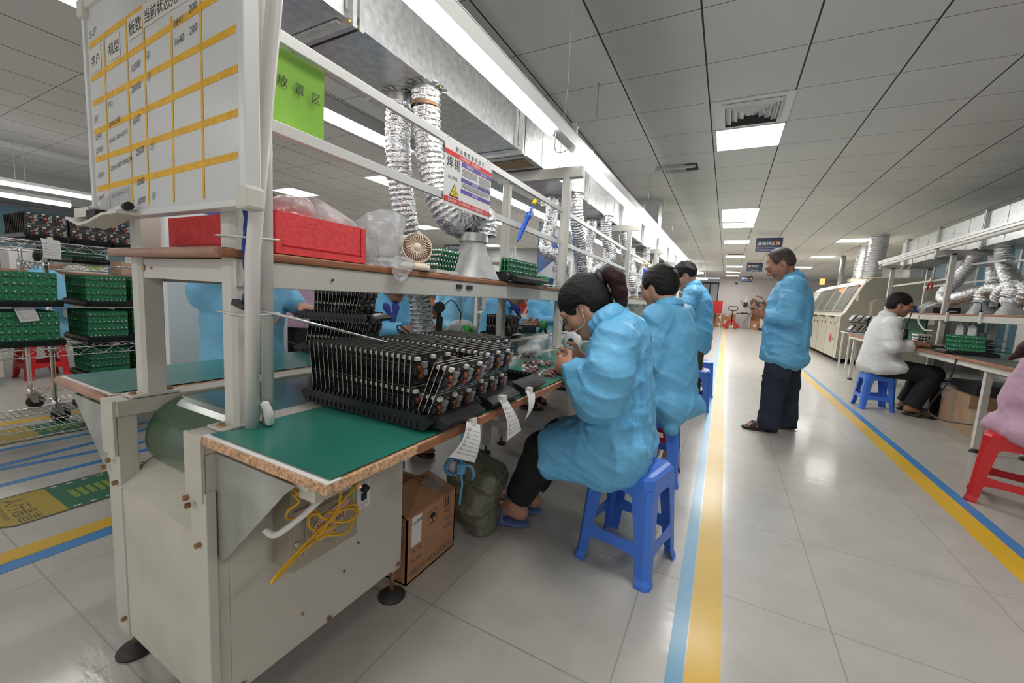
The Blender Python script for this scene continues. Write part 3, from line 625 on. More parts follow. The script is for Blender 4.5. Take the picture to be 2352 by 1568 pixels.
# belt wrapped over the end roller, with its bed
m = MB(); prof = []; yc, zc_, r = .56, .632, .102
a = [PI * (-.5 - i / 18) for i in range(19)]
pts = [(YE, zc_ + r)] + [(yc - r * math.sin(PI * i / 18), zc_ + r * math.cos(PI * i / 18)) for i in range(19)] + [(1.6, zc_ - r)]
for i in range(len(pts) - 1):
    (y0, z0), (y1, z1) = pts[i], pts[i + 1]
    m.add([(-1.302, y0, z0), (-.972, y0, z0), (-.972, y1, z1), (-1.302, y1, z1)], [(0, 1, 2, 3)], 'bed' if i == 0 else 'belt', i > 0)
m.build('belt', cab)
m = MB(); m.cyl((-1.308, yc, zc_), (-.966, yc, zc_), .094, 'dark', n=24); m.build('roller', cab)
m = MB(); m.box((-1.30, .66, .56), (-.97, YE, .70), 'hose_in'); m.build('bed_frame', cab)
m = MB(); m.prism([(-.9, .428, .70), (-.9, .428, .475), (-.885, .428, .46), (-.675, .428, .672), (-.64, .428, .70)], (0, .003, 0), 'galv_old'); m.build('bracket', cab)
m = MB(); m.prism([(-1.385, .428, .70), (-1.385, .428, .49), (-1.40, .428, .47), (-1.655, .428, .68), (-1.675, .428, .70)], (0, .003, 0), 'galv_old'); m.build('bracket', cab)
for x, y in ((-.924, .972), (-1.381, .446), (-.93, .446), (-1.38, .972)):
    m = MB(); m.lathe([(0, .024), (.012, .024), (.03, .018), (.045, .006), (.045, 0), (0, 0)], (x, y, 0), 'rubber'); m.cyl((x, y, .02), (x, y, .13), .008, 'rust', n=8); m.build('levelling_foot', cab)
m = MB(); m.box((-.945, .95, .105), (-.905, .99, .70), 'ivory2'); m.build('leg', cab)
BOLTS = [(-.93, .409, .498, 1), (-1.325, .409, .15, 1), (-.948, .402, .585, 1), (-1.345, .402, .585, 1), (-1.375, .402, .56, 1), (-1.335, .409, .525, 1), (-.955, .402, .60, 1)]
for x, y, z, _ in BOLTS: m = MB(); m.cyl((x, y, z), (x, y - .009, z), .006, 'rust', n=6, smooth=False); m.build('bolt', cab)
for y, z in ((.47, .13), (.70, .128), (.97, .13), (.62, .2), (.75, .24), (.8, .3)): m = MB(); m.cyl((-.9, y, z), (-.894, y, z), .007 if z < .14 else .003, 'rust', n=8); m.build('screw', cab)
# bench legs along the line
bench_legs = []
for y in (2.25, 2.46, 4.3, 6.2, 8.1, 10, 11.9):
    for x in ((-1.33, -.55) if y != 2.25 else (-1.33,)):
        m = MB(); m.box((x - .022, y - .022, .06), (x + .022, y + .022, .70), 'ivory'); m.lathe([(0, .05), (.008, .05), (.008, .02), (.03, .012), (.034, 0), (0, 0)], (x, y, .0), 'rubber', n=14); m.build('bench_leg', cab)
m = MB(); m.box((-1.33, 2.235, .2), (-.55, 2.265, .235), 'ivory'); m.build('cross_bar', cab)
m = MB(); m.box((-.572, 2.23, .06), (-.528, 2.274, .70), 'ivory'); m.lathe([(0, .05), (.008, .05), (.008, .02), (.03, .012), (.034, 0), (0, 0)], (-.55, 2.252, 0), 'rubber', n=14); m.build('bench_leg', cab)

def top(name, x0, x1, y0, y1, edge_near, label, matk, chamfer):
    t = thing(name, label, 'worktop', ((x0 + x1) / 2, y0, TZ), None)
    m = MB(); c = .0
    m.box((x0, y0, TZ - .022), (x1, y1, TZ - .003), 'chip'); m.build('board', t, bevel=.002)
    m = MB(); m.box((x0 - .0, y0 + .002, TZ - .003), (x1, y0 + .03, TZ - .0015), 'whitelam'); m.build('laminate_edge', t)
    m = MB(); n = 60; vs_ = []; ys = np.concatenate([[y0 + .012], np.linspace(y0 + .05, y0 + 1.6, 24), [y1]])
    for i, yy in enumerate(ys):
        for j, xx in enumerate(np.linspace(x0 + .006, x1 - .006, 9)):
            vs_.append((xx, yy, TZ + .0008 + (.0012 * math.sin(yy * 9 + j) * math.sin(j * 2.1 + yy * 3)) * (0 < i < len(ys) - 1)))
    m.add(vs_, [(i * 9 + j, i * 9 + j + 1, i * 9 + j + 10, i * 9 + j + 9) for i in range(len(ys) - 1) for j in range(8)], matk, True); m.build('rubber_mat', t)
    return t
near_top = top('worktop', -.9, -.527, .405, YE, None, 'green topped chipboard worktop on the aisle side of the conveyor', 'mat', 0)
m = MB(); m.box((-.5271, .62, TZ - .021), (-.5245, YE, TZ - .003), 'wood'); m.build('edge_band', near_top)
far_top = top('worktop', -1.74, -1.385, .418, YE, None, 'teal topped worktop on the far side of the conveyor', 'mat2', 0)
m = MB(); m.cyl((-1.74, .419, TZ - .014), (-1.39, .419, TZ - .014), .0125, 'woodedge', n=12); m.build('edge_band', far_top)
for x in (-.64, -1.62):
    m = MB(); m.box((x - .02, .44, TZ - .055), (x + .02, 11.5, TZ - .022), 'ivory'); m.build('support_rail', near_top if x > -1 else far_top)

# ---- the overhead frame: posts, shelf, rails
fr = thing('overhead_shelf_frame', 'white metal post frame carrying the long shelf above the conveyor', 'shelf', (-1.12, .5, TZ))
for i, y in enumerate(POSTY):
    for k_, x in enumerate((sx(-.918, y), sx(-1.338, y))):
        m = MB(); w2 = .024
        zt = 1.20 if (i == 0 and 0) else 1.80
        m.prism([(x - w2 + .008, y - w2, TZ), (x + w2 - .008, y - w2, TZ), (x + w2, y - w2 + .008, TZ), (x + w2, y + w2, TZ), (x - w2, y + w2, TZ), (x - w2, y - w2 + .008, TZ)], (0, 0, zt - TZ), 'post'); p = m.build('post', fr)
        m = MB(); m.box((x - .03, y - .052, TZ - .002), (x + .03, y + .052, TZ + .003), 'post')
        m.build('base_plate', p)
        for dy in (-.04, .04): m = MB(); m.lathe([(0, .007), (.006, .006), (.009, 0)], (x, y + dy, TZ + .003), 'rust', n=8); m.build('bolt', p)
    if i:
        m = MB(); m.box((sx(-1.40, y), y - .025, 1.79), (sx(-.87, y) + .05, y + .025, 1.853), 'post'); m.build('cross_beam', fr, bevel=.002)
for i in range(6):
    y0, y1 = POSTY[i] - .02, POSTY[i + 1] + .02
    for x in (-.905, -1.352): m = MB(); m.bar((sx(x, y0), y0, 1.071), (sx(x, y1), y1, 1.071), .03, .058, 'post'); m.build('shelf_beam', fr, bevel=.002)
    m = MB(); a = (sx(-1.385, y0), y0 - .03), (sx(-.885, y0), y0 - .03), (sx(-.885, y1), y1), (sx(-1.385, y1), y1)
    m.prism([(p[0], p[1], 1.1005) for p in a], (0, 0, .018), 'wood'); sh = m.build('shelf_board', fr, bevel=.003)
    m = MB(); m.prism([(p[0] + (.012 if j in (0, 3) else -.012), p[1] + (.012 if j < 2 else -.012), 1.1186) for j, p in enumerate(a)], (0, 0, .0016), 'dark'); m.build('shelf_mat', sh)
m = MB(); m.box((-1.32, .476, 1.05), (-.94, .50, 1.098), 'post'); m.build('end_bar', fr)
m = MB(); m.cyl((-1.385, .441, 1.1095), (-.89, .441, 1.1095), .0105, 'woodedge', n=12); m.build('edge_band', fr)
for z, h in ((1.595, .026), (1.40, .026)):
    m = MB(); y0, y1 = .515, YE; m.bar((sx(-.93, y0), y0, z), (sx(-.93, y1), y1, z), .014, h, 'alu'); m.build('hanging_rail', fr, bevel=.001)
for y in (1.26, 1.33): m = MB(); m.box((sx(-.889, y), y - .018, 1.072), (sx(-.884, y), y + .018, 1.087), 'dark'); m.build('cable_slot', fr)
for y, z in ((.54, 1.07), (.70, 1.07)): m = MB(); m.cyl((-.891, y, z), (-.888, y, z), .003, 'dark', n=8); m.build('screw_hole', fr)
for x in (-1.31, -1.27): m = MB(); m.cyl((x, .4755, 1.075), (x, .472, 1.075), .007 if x < -1.3 else .003, 'brass', n=10); m.build('screw', fr)
# cable ties round the near post, with the blue cord and rod
for z in (1.146, .989): m = MB(); x, y = -.905, .499; m.tube([(x - .042, y - .036, z), (x + .014, y - .036, z - .002), (x + .044, y - .012, z - .004), (x + .048, y + .04, z), (x - .042, y + .03, z)], .0022, 'wire_w', 5, closed=True); tag(m.build('cable_tie'), 'white cable tie strapping conduit to the near post, %s of two' % ('upper' if z > 1.1 else 'lower'), 'cable tie')
def conduit(p, r, label): m = MB(); m.tube(p, r, 'pvc', 20); return tag(m.build('conduit'), label, 'pipe')
conduit([(-.873, .522, .7465), (-.872, .523, 1.4), (-.868, .524, 2.745)], .0125, 'upright white plastic conduit fixed against the near post')
conduit([(-.868, .485, .747), (-.845, .478, 1.1), (-.79, .497, 1.6), (-.75, .51, 2.05), (-.69, .53, 2.745)], .0135, 'slanting white plastic conduit leaning away from the near post')
m = MB(); m.tube(catmull([(-.85, .50, .80), (-.842, .506, .775), (-.848, .51, .752)]), .009, 'wire_w', 8); m.tube(catmull([(-.858, .505, .80), (-.846, .503, .77), (-.853, .51, .75)]), .006, 'paper2', 8)
tag(m.build('cable'), 'taped white cable at the foot of the slanting conduit', 'cable')
m = MB(); m.tube(catmull([(-.872, .49, 1.30), (-.868, .487, 1.27), (-.876, .484, 1.22), (-.87, .482, 1.17), (-.878, .482, 1.12), (-.868, .48, 1.06), (-.877, .48, 1.015)], 5), [.004 + .0025 * abs(math.sin(i * .9)) for i in range(31)], 'bluefab', 7)
m.ball((-.870, .487, 1.285), (.007, .007, .016), 'bluefab', 8)
t = m.build('cord', label='knotted dark blue cord hanging down beside the near post', cat='cord')
m = MB(); m.bar((-.892, .468, 1.012), (-.862, .474, 1.002), .014, .012, 'black'); h_ = tag(m.build('hand_tool'), 'thin steel rod tool with black grip hanging from blue cord', 'tool')
m = MB(); m.tube([(-.87, .475, 1.004), (-.80, .80, .912)], .0032, 'steel', 8); m.build('rod', h_)

# ---- whiteboard with the yellow tape table
wb = thing('whiteboard', 'whiteboard ruled with orange tape and marked in handwriting', 'whiteboard', (-1.115, .44, 1.2)); Y = .436
X0, X1, Z0, Z1 = -1.452, -.782, 1.197, 1.685
m = MB(); m.box((X0, Y, Z0), (X1, Y + .012, Z1), 'board'); y_ = Y - .0004
def q2(x0, z0, x1, z1, w_, k, yy=y_): m.quad([(x0, yy, z0 - w_ / 2), (x1, yy, z1 - w_ / 2), (x1, yy, z1 + w_ / 2), (x0, yy, z0 + w_ / 2)], k)
for zl, zr, xe in ((1.603, 1.632, -.84), (1.527, 1.565, -.80), (1.470, 1.494, -.808), (1.402, 1.428, -.806), (1.337, 1.354, -.807), (1.266, 1.281, -.81)): q2(-1.437, zl, xe, zr, .0135, 'orange_tape')
for xt, xb, zt in ((-1.352, -1.369, 1.603), (-1.234, -1.243, 1.616), (-1.15, -1.162, 1.62), (-1.033, -1.05, 1.57), (-.922, -.93, 1.632)):
    m.quad([(xt - .004, y_ - .0002, zt), (xb - .004, y_ - .0002, 1.212), (xb + .004, y_ - .0002, 1.212), (xt + .004, y_ - .0002, zt)], 'orange_tape')
U = (1, 0, .035); V = (0, 0, 1)
def lab(x0, z0, x1, z1, t, size):
    m.quad([(x0, y_ - .0004, z0), (x1, y_ - .0004, z0 + .035 * (x1 - x0)), (x1, y_ - .0004, z1 + .035 * (x1 - x0)), (x0, y_ - .0004, z1)], 'paper2')
    m.text(t, ((x0 + x1) / 2, y_ - .0007, (z0 + z1) / 2 - size * .36), U, V, size, 'ink', 'C')
lab(-1.435, 1.538, -1.372, 1.592, '客户', .026); lab(-1.332, 1.545, -1.268, 1.595, '机型', .029); lab(-1.225, 1.566, -1.155, 1.612, '板数', .032); lab(-1.152, 1.575, -.945, 1.622, '当前状态完成时', .0285)
HW = [('5-27', -1.43, 1.618, .022), ('1641', -1.025, 1.545, .021), ('200', -.965, 1.556, .021), ('1640', -1.025, 1.51, .021), ('200', -.965, 1.518, .021), ('12000', -1.22, 1.50, .02), ('④', -1.147, 1.51, .021), ('20000', -1.222, 1.457, .02), ('⑤', -1.147, 1.468, .021),
      ('JST', -1.43, 1.425, .018), ('F11', -1.345, 1.446, .018), ('CHX', -1.43, 1.382, .018), ('RW-018', -1.348, 1.40, .019), ('JOWJ', -1.432, 1.35, .018), ('HWB-1000-65S-B', -1.352, 1.365, .0145), ('6307', -1.222, 1.39, .02), ('2500', -1.215, 1.322, .022), ('①', -1.145, 1.326, .021),
      ('CHX', -1.43, 1.29, .018), ('CHX-087-WADN', -1.352, 1.301, .0165), ('HHJR', -1.435, 1.235, .018), ('HD40064-1.2', -1.352, 1.236, .0175), ('1000', -1.218, 1.256, .021), ('3000', -1.218, 1.215, .021), ('④', -1.148, 1.222, .021), ('TST', -1.43, 1.202, .016), ('1501', -1.35, 1.203, .018)]
for t_, x, z, s_ in HW: m.text(t_, (x, y_ - .0008, z), (1, 0, .12), V, s_ * .95, 'greyink', shear=.12)
m.build('board', wb)
m = MB(); m.box((X0 - .008, Y - .006, Z0), (X0 + .004, Y + .02, Z1), 'alu'); m.build('frame_side', wb, bevel=.002)
m = MB(); m.box((X1 - .01, Y - .008, Z0), (X1 + .008, Y + .02, Z1), 'alu'); m.build('frame_side', wb, bevel=.002)
for z in (Z0 - .008, Z1): m = MB(); m.box((X0, Y - .008, z), (X1, Y + .02, z + .014), 'alu'); m.build('frame_rail', wb, bevel=.002)
for x in (X1 - .02, X0 - .012):
    for z in (Z0 - .014, Z1 - .02): m = MB(); m.box((x, Y - .013, z), (x + .034, Y + .024, z + .042), 'paper2'); m.build('corner_cap', wb, bevel=.006)
m = MB(); m.quad([(-1.43, y_ - .004, 1.205), (-1.25, y_ - .004, 1.212), (-1.25, y_ - .004, 1.262), (-1.33, y_ - .004, 1.26), (-1.42, y_ - .004, 1.235)], 'bag'); m.build('film', wb)
m = MB(); m.text('', (0, 0, 0), U, V, 1, 'ink') if 0 else None
m.tube([(-1.30, .416, 1.199), (-1.215, .414, 1.206)], .0075, 'white', 12); m.tube([(-1.215, .414, 1.206), (-1.198, .4138, 1.2075)], .009, 'black', 12); tag(m.build('marker_pen'), 'white marker pen with black cap lying under the whiteboard', 'pen')
m = MB(); P = [(-1.475, 1.19), (-1.40, 1.172), (-1.34, 1.176), (-1.26, 1.19), (-1.18, 1.192)]
m.prism([(x, .385, z) for x, z in P] + [(x, .385, z - .006) for x, z in P[::-1]], (0, .05, 0), 'paper2'); m.box((-1.47, .40, 1.19), (-1.38, .43, 1.212), 'paper2'); m.box((-1.39, .398, 1.186), (-1.335, .43, 1.204), 'black')
tag(m.build('pen_tray'), 'worn curled pen tray with eraser under the whiteboard', 'tray')

# ---- green banner and the hazard notice hung on the rails
m = MB(); yb0, yb1 = .53, .716; n = 12; vs_ = []
for i in range(n + 1):
    for z in np.linspace(1.413, 1.584, 9):
        y = yb0 + (yb1 - yb0) * i / n; vs_.append((-.945 + .006 * math.sin(i * .5) * (1.584 - z) / .17, y, z))
fs = [(i * 9 + j, i * 9 + j + 1, i * 9 + j + 10, i * 9 + j + 9) for i in range(n) for j in range(8)]
m.add(vs_, fs, 'banner', True)
for t_, y, z in (('件', .545, 1.505), ('放', .59, 1.5), ('置', .632, 1.5), ('区', .674, 1.497)): m.text(t_, (-.9385, y, z), (0, 1, 0), (0, 0, 1), .027, 'ink')
tag(m.build('banner'), 'glossy green plastic banner with black characters above the shelf', 'banner')
m = MB(); x = -.921; y0, y1 = 1.178, 1.492; z0, z1 = 1.368, 1.592; Uy = (0, 1, 0); Vz = (0, 0, 1)
def rq(a, b, c, d, k, dx=.0005): m.quad([(x + dx, y0 + (y1 - y0) * a, z0 + (z1 - z0) * b), (x + dx, y0 + (y1 - y0) * c, z0 + (z1 - z0) * b), (x + dx, y0 + (y1 - y0) * c, z0 + (z1 - z0) * d), (x + dx, y0 + (y1 - y0) * a, z0 + (z1 - z0) * d)], k)
def rt(t_, a, b, s_, k, al='L', dx=.001): m.text(t_, (x + dx, y0 + (y1 - y0) * a, z0 + (z1 - z0) * b), Uy, Vz, s_, k, al)
m.box((x - .002, y0, z0), (x, y1, z1), 'paper')
rt('职 业 病 危 害 告 知 卡', .5, .875, .0195, 'ink', 'C'); rq(0, .775, 1, .85, 'redprint'); rt('对人体有害，请注意防护', .5, .79, .0125, 'signwhite', 'C')
rq(.32, .695, 1, .765, 'purple'); rt('健康危害', .42, .71, .011, 'signwhite'); rt('理化特性', .74, .71, .011, 'signwhite')
rt('焊锡', .03, .6, .042, 'ink'); rt('当心中毒', .06, .42, .0145, 'ink'); rq(.32, .45, 1, .515, 'purple'); rt('应急处理', .55, .463, .011, 'signwhite'); rq(.32, .27, 1, .335, 'purple'); rt('防护措施', .55, .283, .011, 'signwhite')
rq(0, .05, 1, .135, 'redprint'); rt('急救电话：120 火警电话：119 报警电话：110', .5, .07, .0135, 'signwhite', 'C')
for b, a1, c1 in [(.66 - .022 * i, .34, .66) for i in range(6)] + [(.66 - .022 * i, .70, .97) for i in range(9)] + [(.42 - .02 * i, .34, .96) for i in range(4)]:
    rq(a1, b, c1 - (.1 if b in (.55, .36) else 0), b + .008, 'greyink', .0006)
m.add([(x + .0008, y0 + .03, z0 + .15 * .224), (x + .0008, y0 + .09, z0 + .15 * .224), (x + .0008, y0 + .06, z0 + .36 * .224)], [(0, 1, 2)], 'ink'); m.add([(x + .0012, y0 + .036, z0 + .165 * .224), (x + .0012, y0 + .084, z0 + .165 * .224), (x + .0012, y0 + .06, z0 + .335 * .224)], [(0, 1, 2)], 'triyellow')
m.text('☠', (x + .0015, y0 + .06, z0 + .18 * .224), Uy, Vz, .022, 'ink', 'C')
nt_ = m.build('notice', label='white red and purple soldering hazard notice tied to the rail', cat='notice')
for y in (1.2, 1.47): m = MB(); m.tube([(x, y, z1 - .004), (x - .004, y, z1 + .012), (x - .012, y, z1 + .004)], .0015, 'wire_w', 5); m.build('tie', nt_)

# ---- electrical box, speed controller, loose wires on the side panel
eb = thing('junction_box', 'taupe metal junction box with pink warning note on the cabinet side', 'electrical box', (-.865, .63, .45))
m = MB(); m.box((-.899, .545, .385), (-.83, .733, .60), 'boxgrey'); m.build('body', eb, bevel=.003)
m = MB(); m.box((-.8305, .548, .388), (-.826, .730, .535), 'boxgrey'); m.prism([(-.826, .572, .415), (-.826, .72, .415), (-.826, .712, .522), (-.826, .58, .522)], (.004, 0, 0), 'boxgrey'); d_ = m.build('door', eb, bevel=.003)
for y in (.60, .675): m = MB(); m.cyl((-.826, y, .538), (-.826, y + .014, .538), .005, 'steel', n=8); m.build('hinge', d_)
m = MB(); m.cyl((-.8255, .556, .455), (-.821, .556, .455), .006, 'steel', n=10); m.build('lock', d_)
m = MB(); xx = -.8205; m.prism([(xx, .593, .452), (xx, .615, .432), (xx, .65, .440), (xx, .688, .468), (xx, .700, .505), (xx, .68, .512), (xx, .61, .492), (xx, .592, .47)], (.0008, 0, 0), 'pink')
m.text('当心触', (-.8194, .603, .456), (0, 1, .12), (0, -.05, 1), .027, 'ink'); tag(m.build('warning_note', d_), 'torn pink paper note')
m = MB(); m.box((-.8259, .706, .487), (-.825, .72, .53), 'matgreen' if 0 else 'banner'); m.build('sticker', d_)
m = MB(); m.box((-.8302, .56, .558), (-.8296, .6, .578), 'paper2'); m.text('corma', (-.829, .566, .563), Uy, Vz, .011, 'redprint'); m.build('maker_plate', eb)
sc_ = thing('speed_controller', 'white control plate with black knob and rocker switch', 'controller', (-.897, .814, .45))
m = MB(); m.box((-.8995, .79, .403), (-.895, .84, .503), 'white'); xp = -.8945
m.text('SPEED CONTROLLER', (xp, .815, .488), Uy, Vz, .0052, 'ink', 'C'); m.text('ON', (xp, .815, .424), Uy, Vz, .005, 'ink', 'C'); m.text('SPEED CONTROL', (xp, .815, .416), Uy, Vz, .0042, 'ink', 'C')
for i in range(11):
    a = math.radians(220 - i * 26); m.text('|', (xp, .815 + .016 * math.cos(a), .466 + .016 * math.sin(a)), Uy, Vz, .005, 'ink', 'C')
m.build('plate', sc_, bevel=.001)
m = MB(); m.lathe([(.012, 0), (.011, .012), (.006, .013), (0, .013)], (-.895, .815, .466), 'black', (1, 0, 0)); m.build('knob', sc_)
m = MB(); m.box((-.895, .808, .432), (-.889, .822, .449), 'black'); m.box((-.895, .805, .430), (-.893, .825, .451), 'bluepos'); m.build('switch', sc_)
for z in (.495, .410): m = MB(); m.cyl((-.8948, .815, z), (-.8935, .815, z), .003, 'steel', n=8); m.build('screw', sc_)
m = MB(); m.ball((-.894, .802, .474), .0022, 'led', 8); m.build('indicator', sc_)
wr = thing('wiring', 'tangle of loose yellow earth wires hanging over the junction box', 'wires', (-.79, .6, .5))
W = [[(-.70, .5, .675), (-.72, .53, .62), (-.80, .57, .57), (-.80, .60, .51), (-.79, .66, .47), (-.79, .70, .475), (-.80, .69, .50), (-.79, .60, .49), (-.78, .52, .465), (-.77, .47, .448), (-.775, .475, .44), (-.79, .56, .462), (-.80, .64, .455)],
     [(-.72, .52, .66), (-.74, .56, .62), (-.79, .66, .60), (-.80, .655, .54), (-.795, .64, .5), (-.80, .60, .47), (-.79, .66, .44), (-.80, .70, .46), (-.795, .69, .49), (-.80, .62, .51)],
     [(-.76, .70, .655), (-.795, .735, .62), (-.80, .72, .56), (-.8, .66, .52), (-.79, .61, .49), (-.80, .575, .455), (-.815, .565, .44)], [(-.70, .47, .67), (-.725, .475, .66), (-.71, .48, .645), (-.73, .485, .635), (-.72, .49, .62), (-.74, .48, .60), (-.78, .51, .555), (-.80, .60, .52)],
     [(-.68, .50, .66), (-.74, .55, .6), (-.80, .59, .56), (-.81, .575, .50), (-.80, .60, .475), (-.80, .65, .465)]]
for i, p in enumerate(W): m = MB(); m.tube(catmull(p, 7), .0032 if i != 4 else .0028, 'wire_y', 7); m.build('wire', wr)
m = MB(); m.tube(catmull([(-.685, .60, .70), (-.72, .72, .675), (-.745, .78, .66), (-.72, .74, .668)], 7), .0045, 'wire_g', 7); tag(m.build('wire', wr), 'green striped earth wire')
m = MB(); m.tube(catmull([(-.78, .455, .56), (-.765, .47, .545), (-.74, .50, .57), (-.70, .53, .62), (-.66, .55, .68)], 7), .007, 'wire_w', 8); tag(m.build('wire', wr), 'thick white cable')
m = MB(); m.box((-.66, .45, .665), (-.615, .53, .722), 'ivory2'); m.box((-.665, .46, .67), (-.66, .52, .715), 'hose_in'); tag(m.build('steel_tube_end'), 'square cream tube end under the chipboard corner', 'bracket')
# ================================================================== duct, hoses, hoods and tube lights over the line
DZ0, DZ1 = 1.86, 2.22
def duct(x0, x1, y0, y1, flanges, label, straps_right=True):
    t = thing('air_duct', label, 'air duct', ((x0 + x1) / 2, y0, DZ0))
    ys = [y0] + [f for f in flanges if y0 < f < y1] + [y1]
    for a, b in zip(ys[:-1], ys[1:]):
        m = MB(); n = max(1, round((b - a) / .33)); k = 'galv'
        yy = np.linspace(a, b, n + 1)
        for i in range(n):   # shallow cross-broken panels between standing seams
            ya, yb = yy[i], yy[i + 1]; e = .004
            m.box((x0, ya + .002, DZ0), (x1, yb - .002, DZ1), k)
            m.box((x0 - .003, yb - .003, DZ0 - .003), (x1 + .003, yb + .003, DZ1), k)
        m.build('duct_section', t)
    for f in flanges:
        m = MB(); e = .028
        for dy in (-.014, .012):
            for a, b in (((x0 - e, DZ0 - e), (x1 + e, DZ0)), ((x0 - e, DZ1), (x1 + e, DZ1 + e)), ((x0 - e, DZ0), (x0, DZ1)), ((x1, DZ0), (x1 + e, DZ1))): m.box((a[0], f + dy - .008, a[1]), (b[0], f + dy + .008, b[1]), 'steel')
        m.box((x1 + .002, f - .03, DZ0 + .02), (x1 + .01, f + .03, DZ1 - .02), 'galv'); m.box((x0 + .03, f - .034, DZ0 - .01), (x1 - .03, f + .034, DZ0 - .002), 'galv')
        for cx_ in (x0 - .01, x1 + .012):
            for cz in (DZ0 - .012, DZ1 + .012): m.cyl((cx_, f - .028, cz), (cx_, f + .028, cz), .008, 'brass', n=6)
        m.build('flange', t)
    return t
d1 = duct(-1.46, -1.10, -.6, YE, [.93, 2.07, 3.25, 4.45, 5.7, 7.0, 8.3, 9.6, 10.9], 'long galvanised air duct above the near assembly line')
m = MB(); m.box((-1.40, 2.20, DZ0 - .0032), (-1.14, 2.34, DZ0 - .0004), 'card2'); m.build('tape_patch', d1)
m = MB(); m.box((-1.44, 7.0, DZ1), (-1.12, 7.35, CEIL), 'galv'); m.build('riser', d1)
for f in (.93, 3.25, 5.7, 8.3):
    for x in (-1.5, -1.06): m = MB(); m.cyl((x, f, DZ1 + .02), (x, f, CEIL), .004, 'steel', n=6); m.build('hanger_rod', d1)

def tubelight(x, y0, y1, z, label, mat_='tube', along=(0, 1, 0), dz=0, rod=True):
    """hanging batten: channel, diffuser tube and wire hook"""
    a = Vector((x, y0, z)); b = Vector((x, y1, z + dz)); t = thing('tube_light', label, 'tube light', a, 'tube lights')
    m = MB(); m.tube([a, a + (b - a).normalized() * .015, b - (b - a).normalized() * .015, b], [.014, .021, .021, .014], mat_, 12); m.build('lit_tube', t)
    return t
RZ = lambda y: 1.885 + .013 * (y - 1.9)
for side, x in (('aisle', -.87), ('far', -1.82)):
    t = thing('light_rail', 'white light rail on the %s side of the near duct' % side, 'light rail', (x, .2, 1.91))
    m = MB(); ya, yb = -.3, 13.6; s_ = 1 if side == 'aisle' else -1
    for za, zb, xa, xb in ((.022, .03, -.03, .03), (.03, .085, -.03, -.022), (.03, .085, .022, .03), (.083, .09, -.03, .03)):
        m.add([(x + dx_, y, RZ(y) + dz_) for y in (ya, yb) for dx_, dz_ in ((xa, za), (xb, za), (xb, zb), (xa, zb))], [(0, 1, 2, 3), (7, 6, 5, 4), (0, 4, 5, 1), (1, 5, 6, 2), (2, 6, 7, 3), (3, 7, 4, 0)], 'alu')
    m.build('channel', t)
    for y in (.2, 2.12, 3.75, 5.75, 7.7, 9.65, 11.7): m = MB(); m.tube([(x, y, RZ(y) + .09), (x + .01 * s_, y, RZ(y) + .3), (x, y, CEIL)], .0012, 'wire_w', 5); m.build('hanger', t)
    SEG = [(.42, 1.965), (2.37, 3.66), (3.82, 5.66), (5.85, 7.58), (7.72, 9.55), (9.7, 11.55), (11.75, 13.5)]
    for i, (y0, y1) in enumerate(SEG):
        w_ = ['tube light nearest the whiteboard', 'second tube light from the whiteboard', 'third tube light', 'fourth tube light', 'fifth tube light', 'sixth tube light', 'farthest tube light'][i]
        tubelight(x, y0, y1, RZ(y0), w_ + (' on the aisle side of the near duct' if side == 'aisle' else ' on the far side of the near duct'), dz=.013 * (y1 - y0))
    for y in (2.12, 3.74, 5.75): m = MB(); m.tube(catmull([(x, y - .1, RZ(y) + .03), (x - .02 * s_, y - .05, RZ(y) - .04), (x - .03 * s_, y + .05, RZ(y) - .03), (x, y + .15, RZ(y) + .03)], 6), .003, 'wire_w', 5); m.build('wire', t)
    for y in (1.06, 2.3, 4.45): m = MB(); m.box((x - .012, y - .01, RZ(y) + .09), (x + .012, y + .01, RZ(y) + .16), 'steel'); m.box((x - .012, y - .03, RZ(y) + .15), (x + .012, y + .03, RZ(y) + .16), 'steel'); m.build('clip', t)

def hose(path, r, label, group, mat_='foil', pitch=.021, name='flexible_hose', n=20, stretch=None, jag=.06):
    P = catmull(path, 24); L = [0]
    for a, b in zip(P[:-1], P[1:]): L.append(L[-1] + (b - a).length)
    N = int(L[-1] / (pitch / 4)); out = []; R = []; j = 0
    rg = random.Random(len(label))
    for i in range(N + 1):
        s_ = L[-1] * i / N
        while j < len(L) - 2 and L[j + 1] < s_: j += 1
        f = (s_ - L[j]) / max(1e-9, L[j + 1] - L[j]); out.append(P[j].lerp(P[j + 1], f))
        R.append(r * (1 + (jag, .02, -jag, -.01)[i % 4] + rg.uniform(-.02, .02)))
    t = thing(name, label, 'hose', path[0], group)
    m = MB(); m.tube(out, R, mat_, n, caps=False)
    vv = m.v; rg2 = random.Random(3)
    for i in range(len(vv)):
        c = out[i // n]; k_ = 1 + rg2.uniform(-.035, .035); vv[i] = tuple(c + (Vector(vv[i]) - c) * k_)
    m.build('corrugated_tube', t); return t
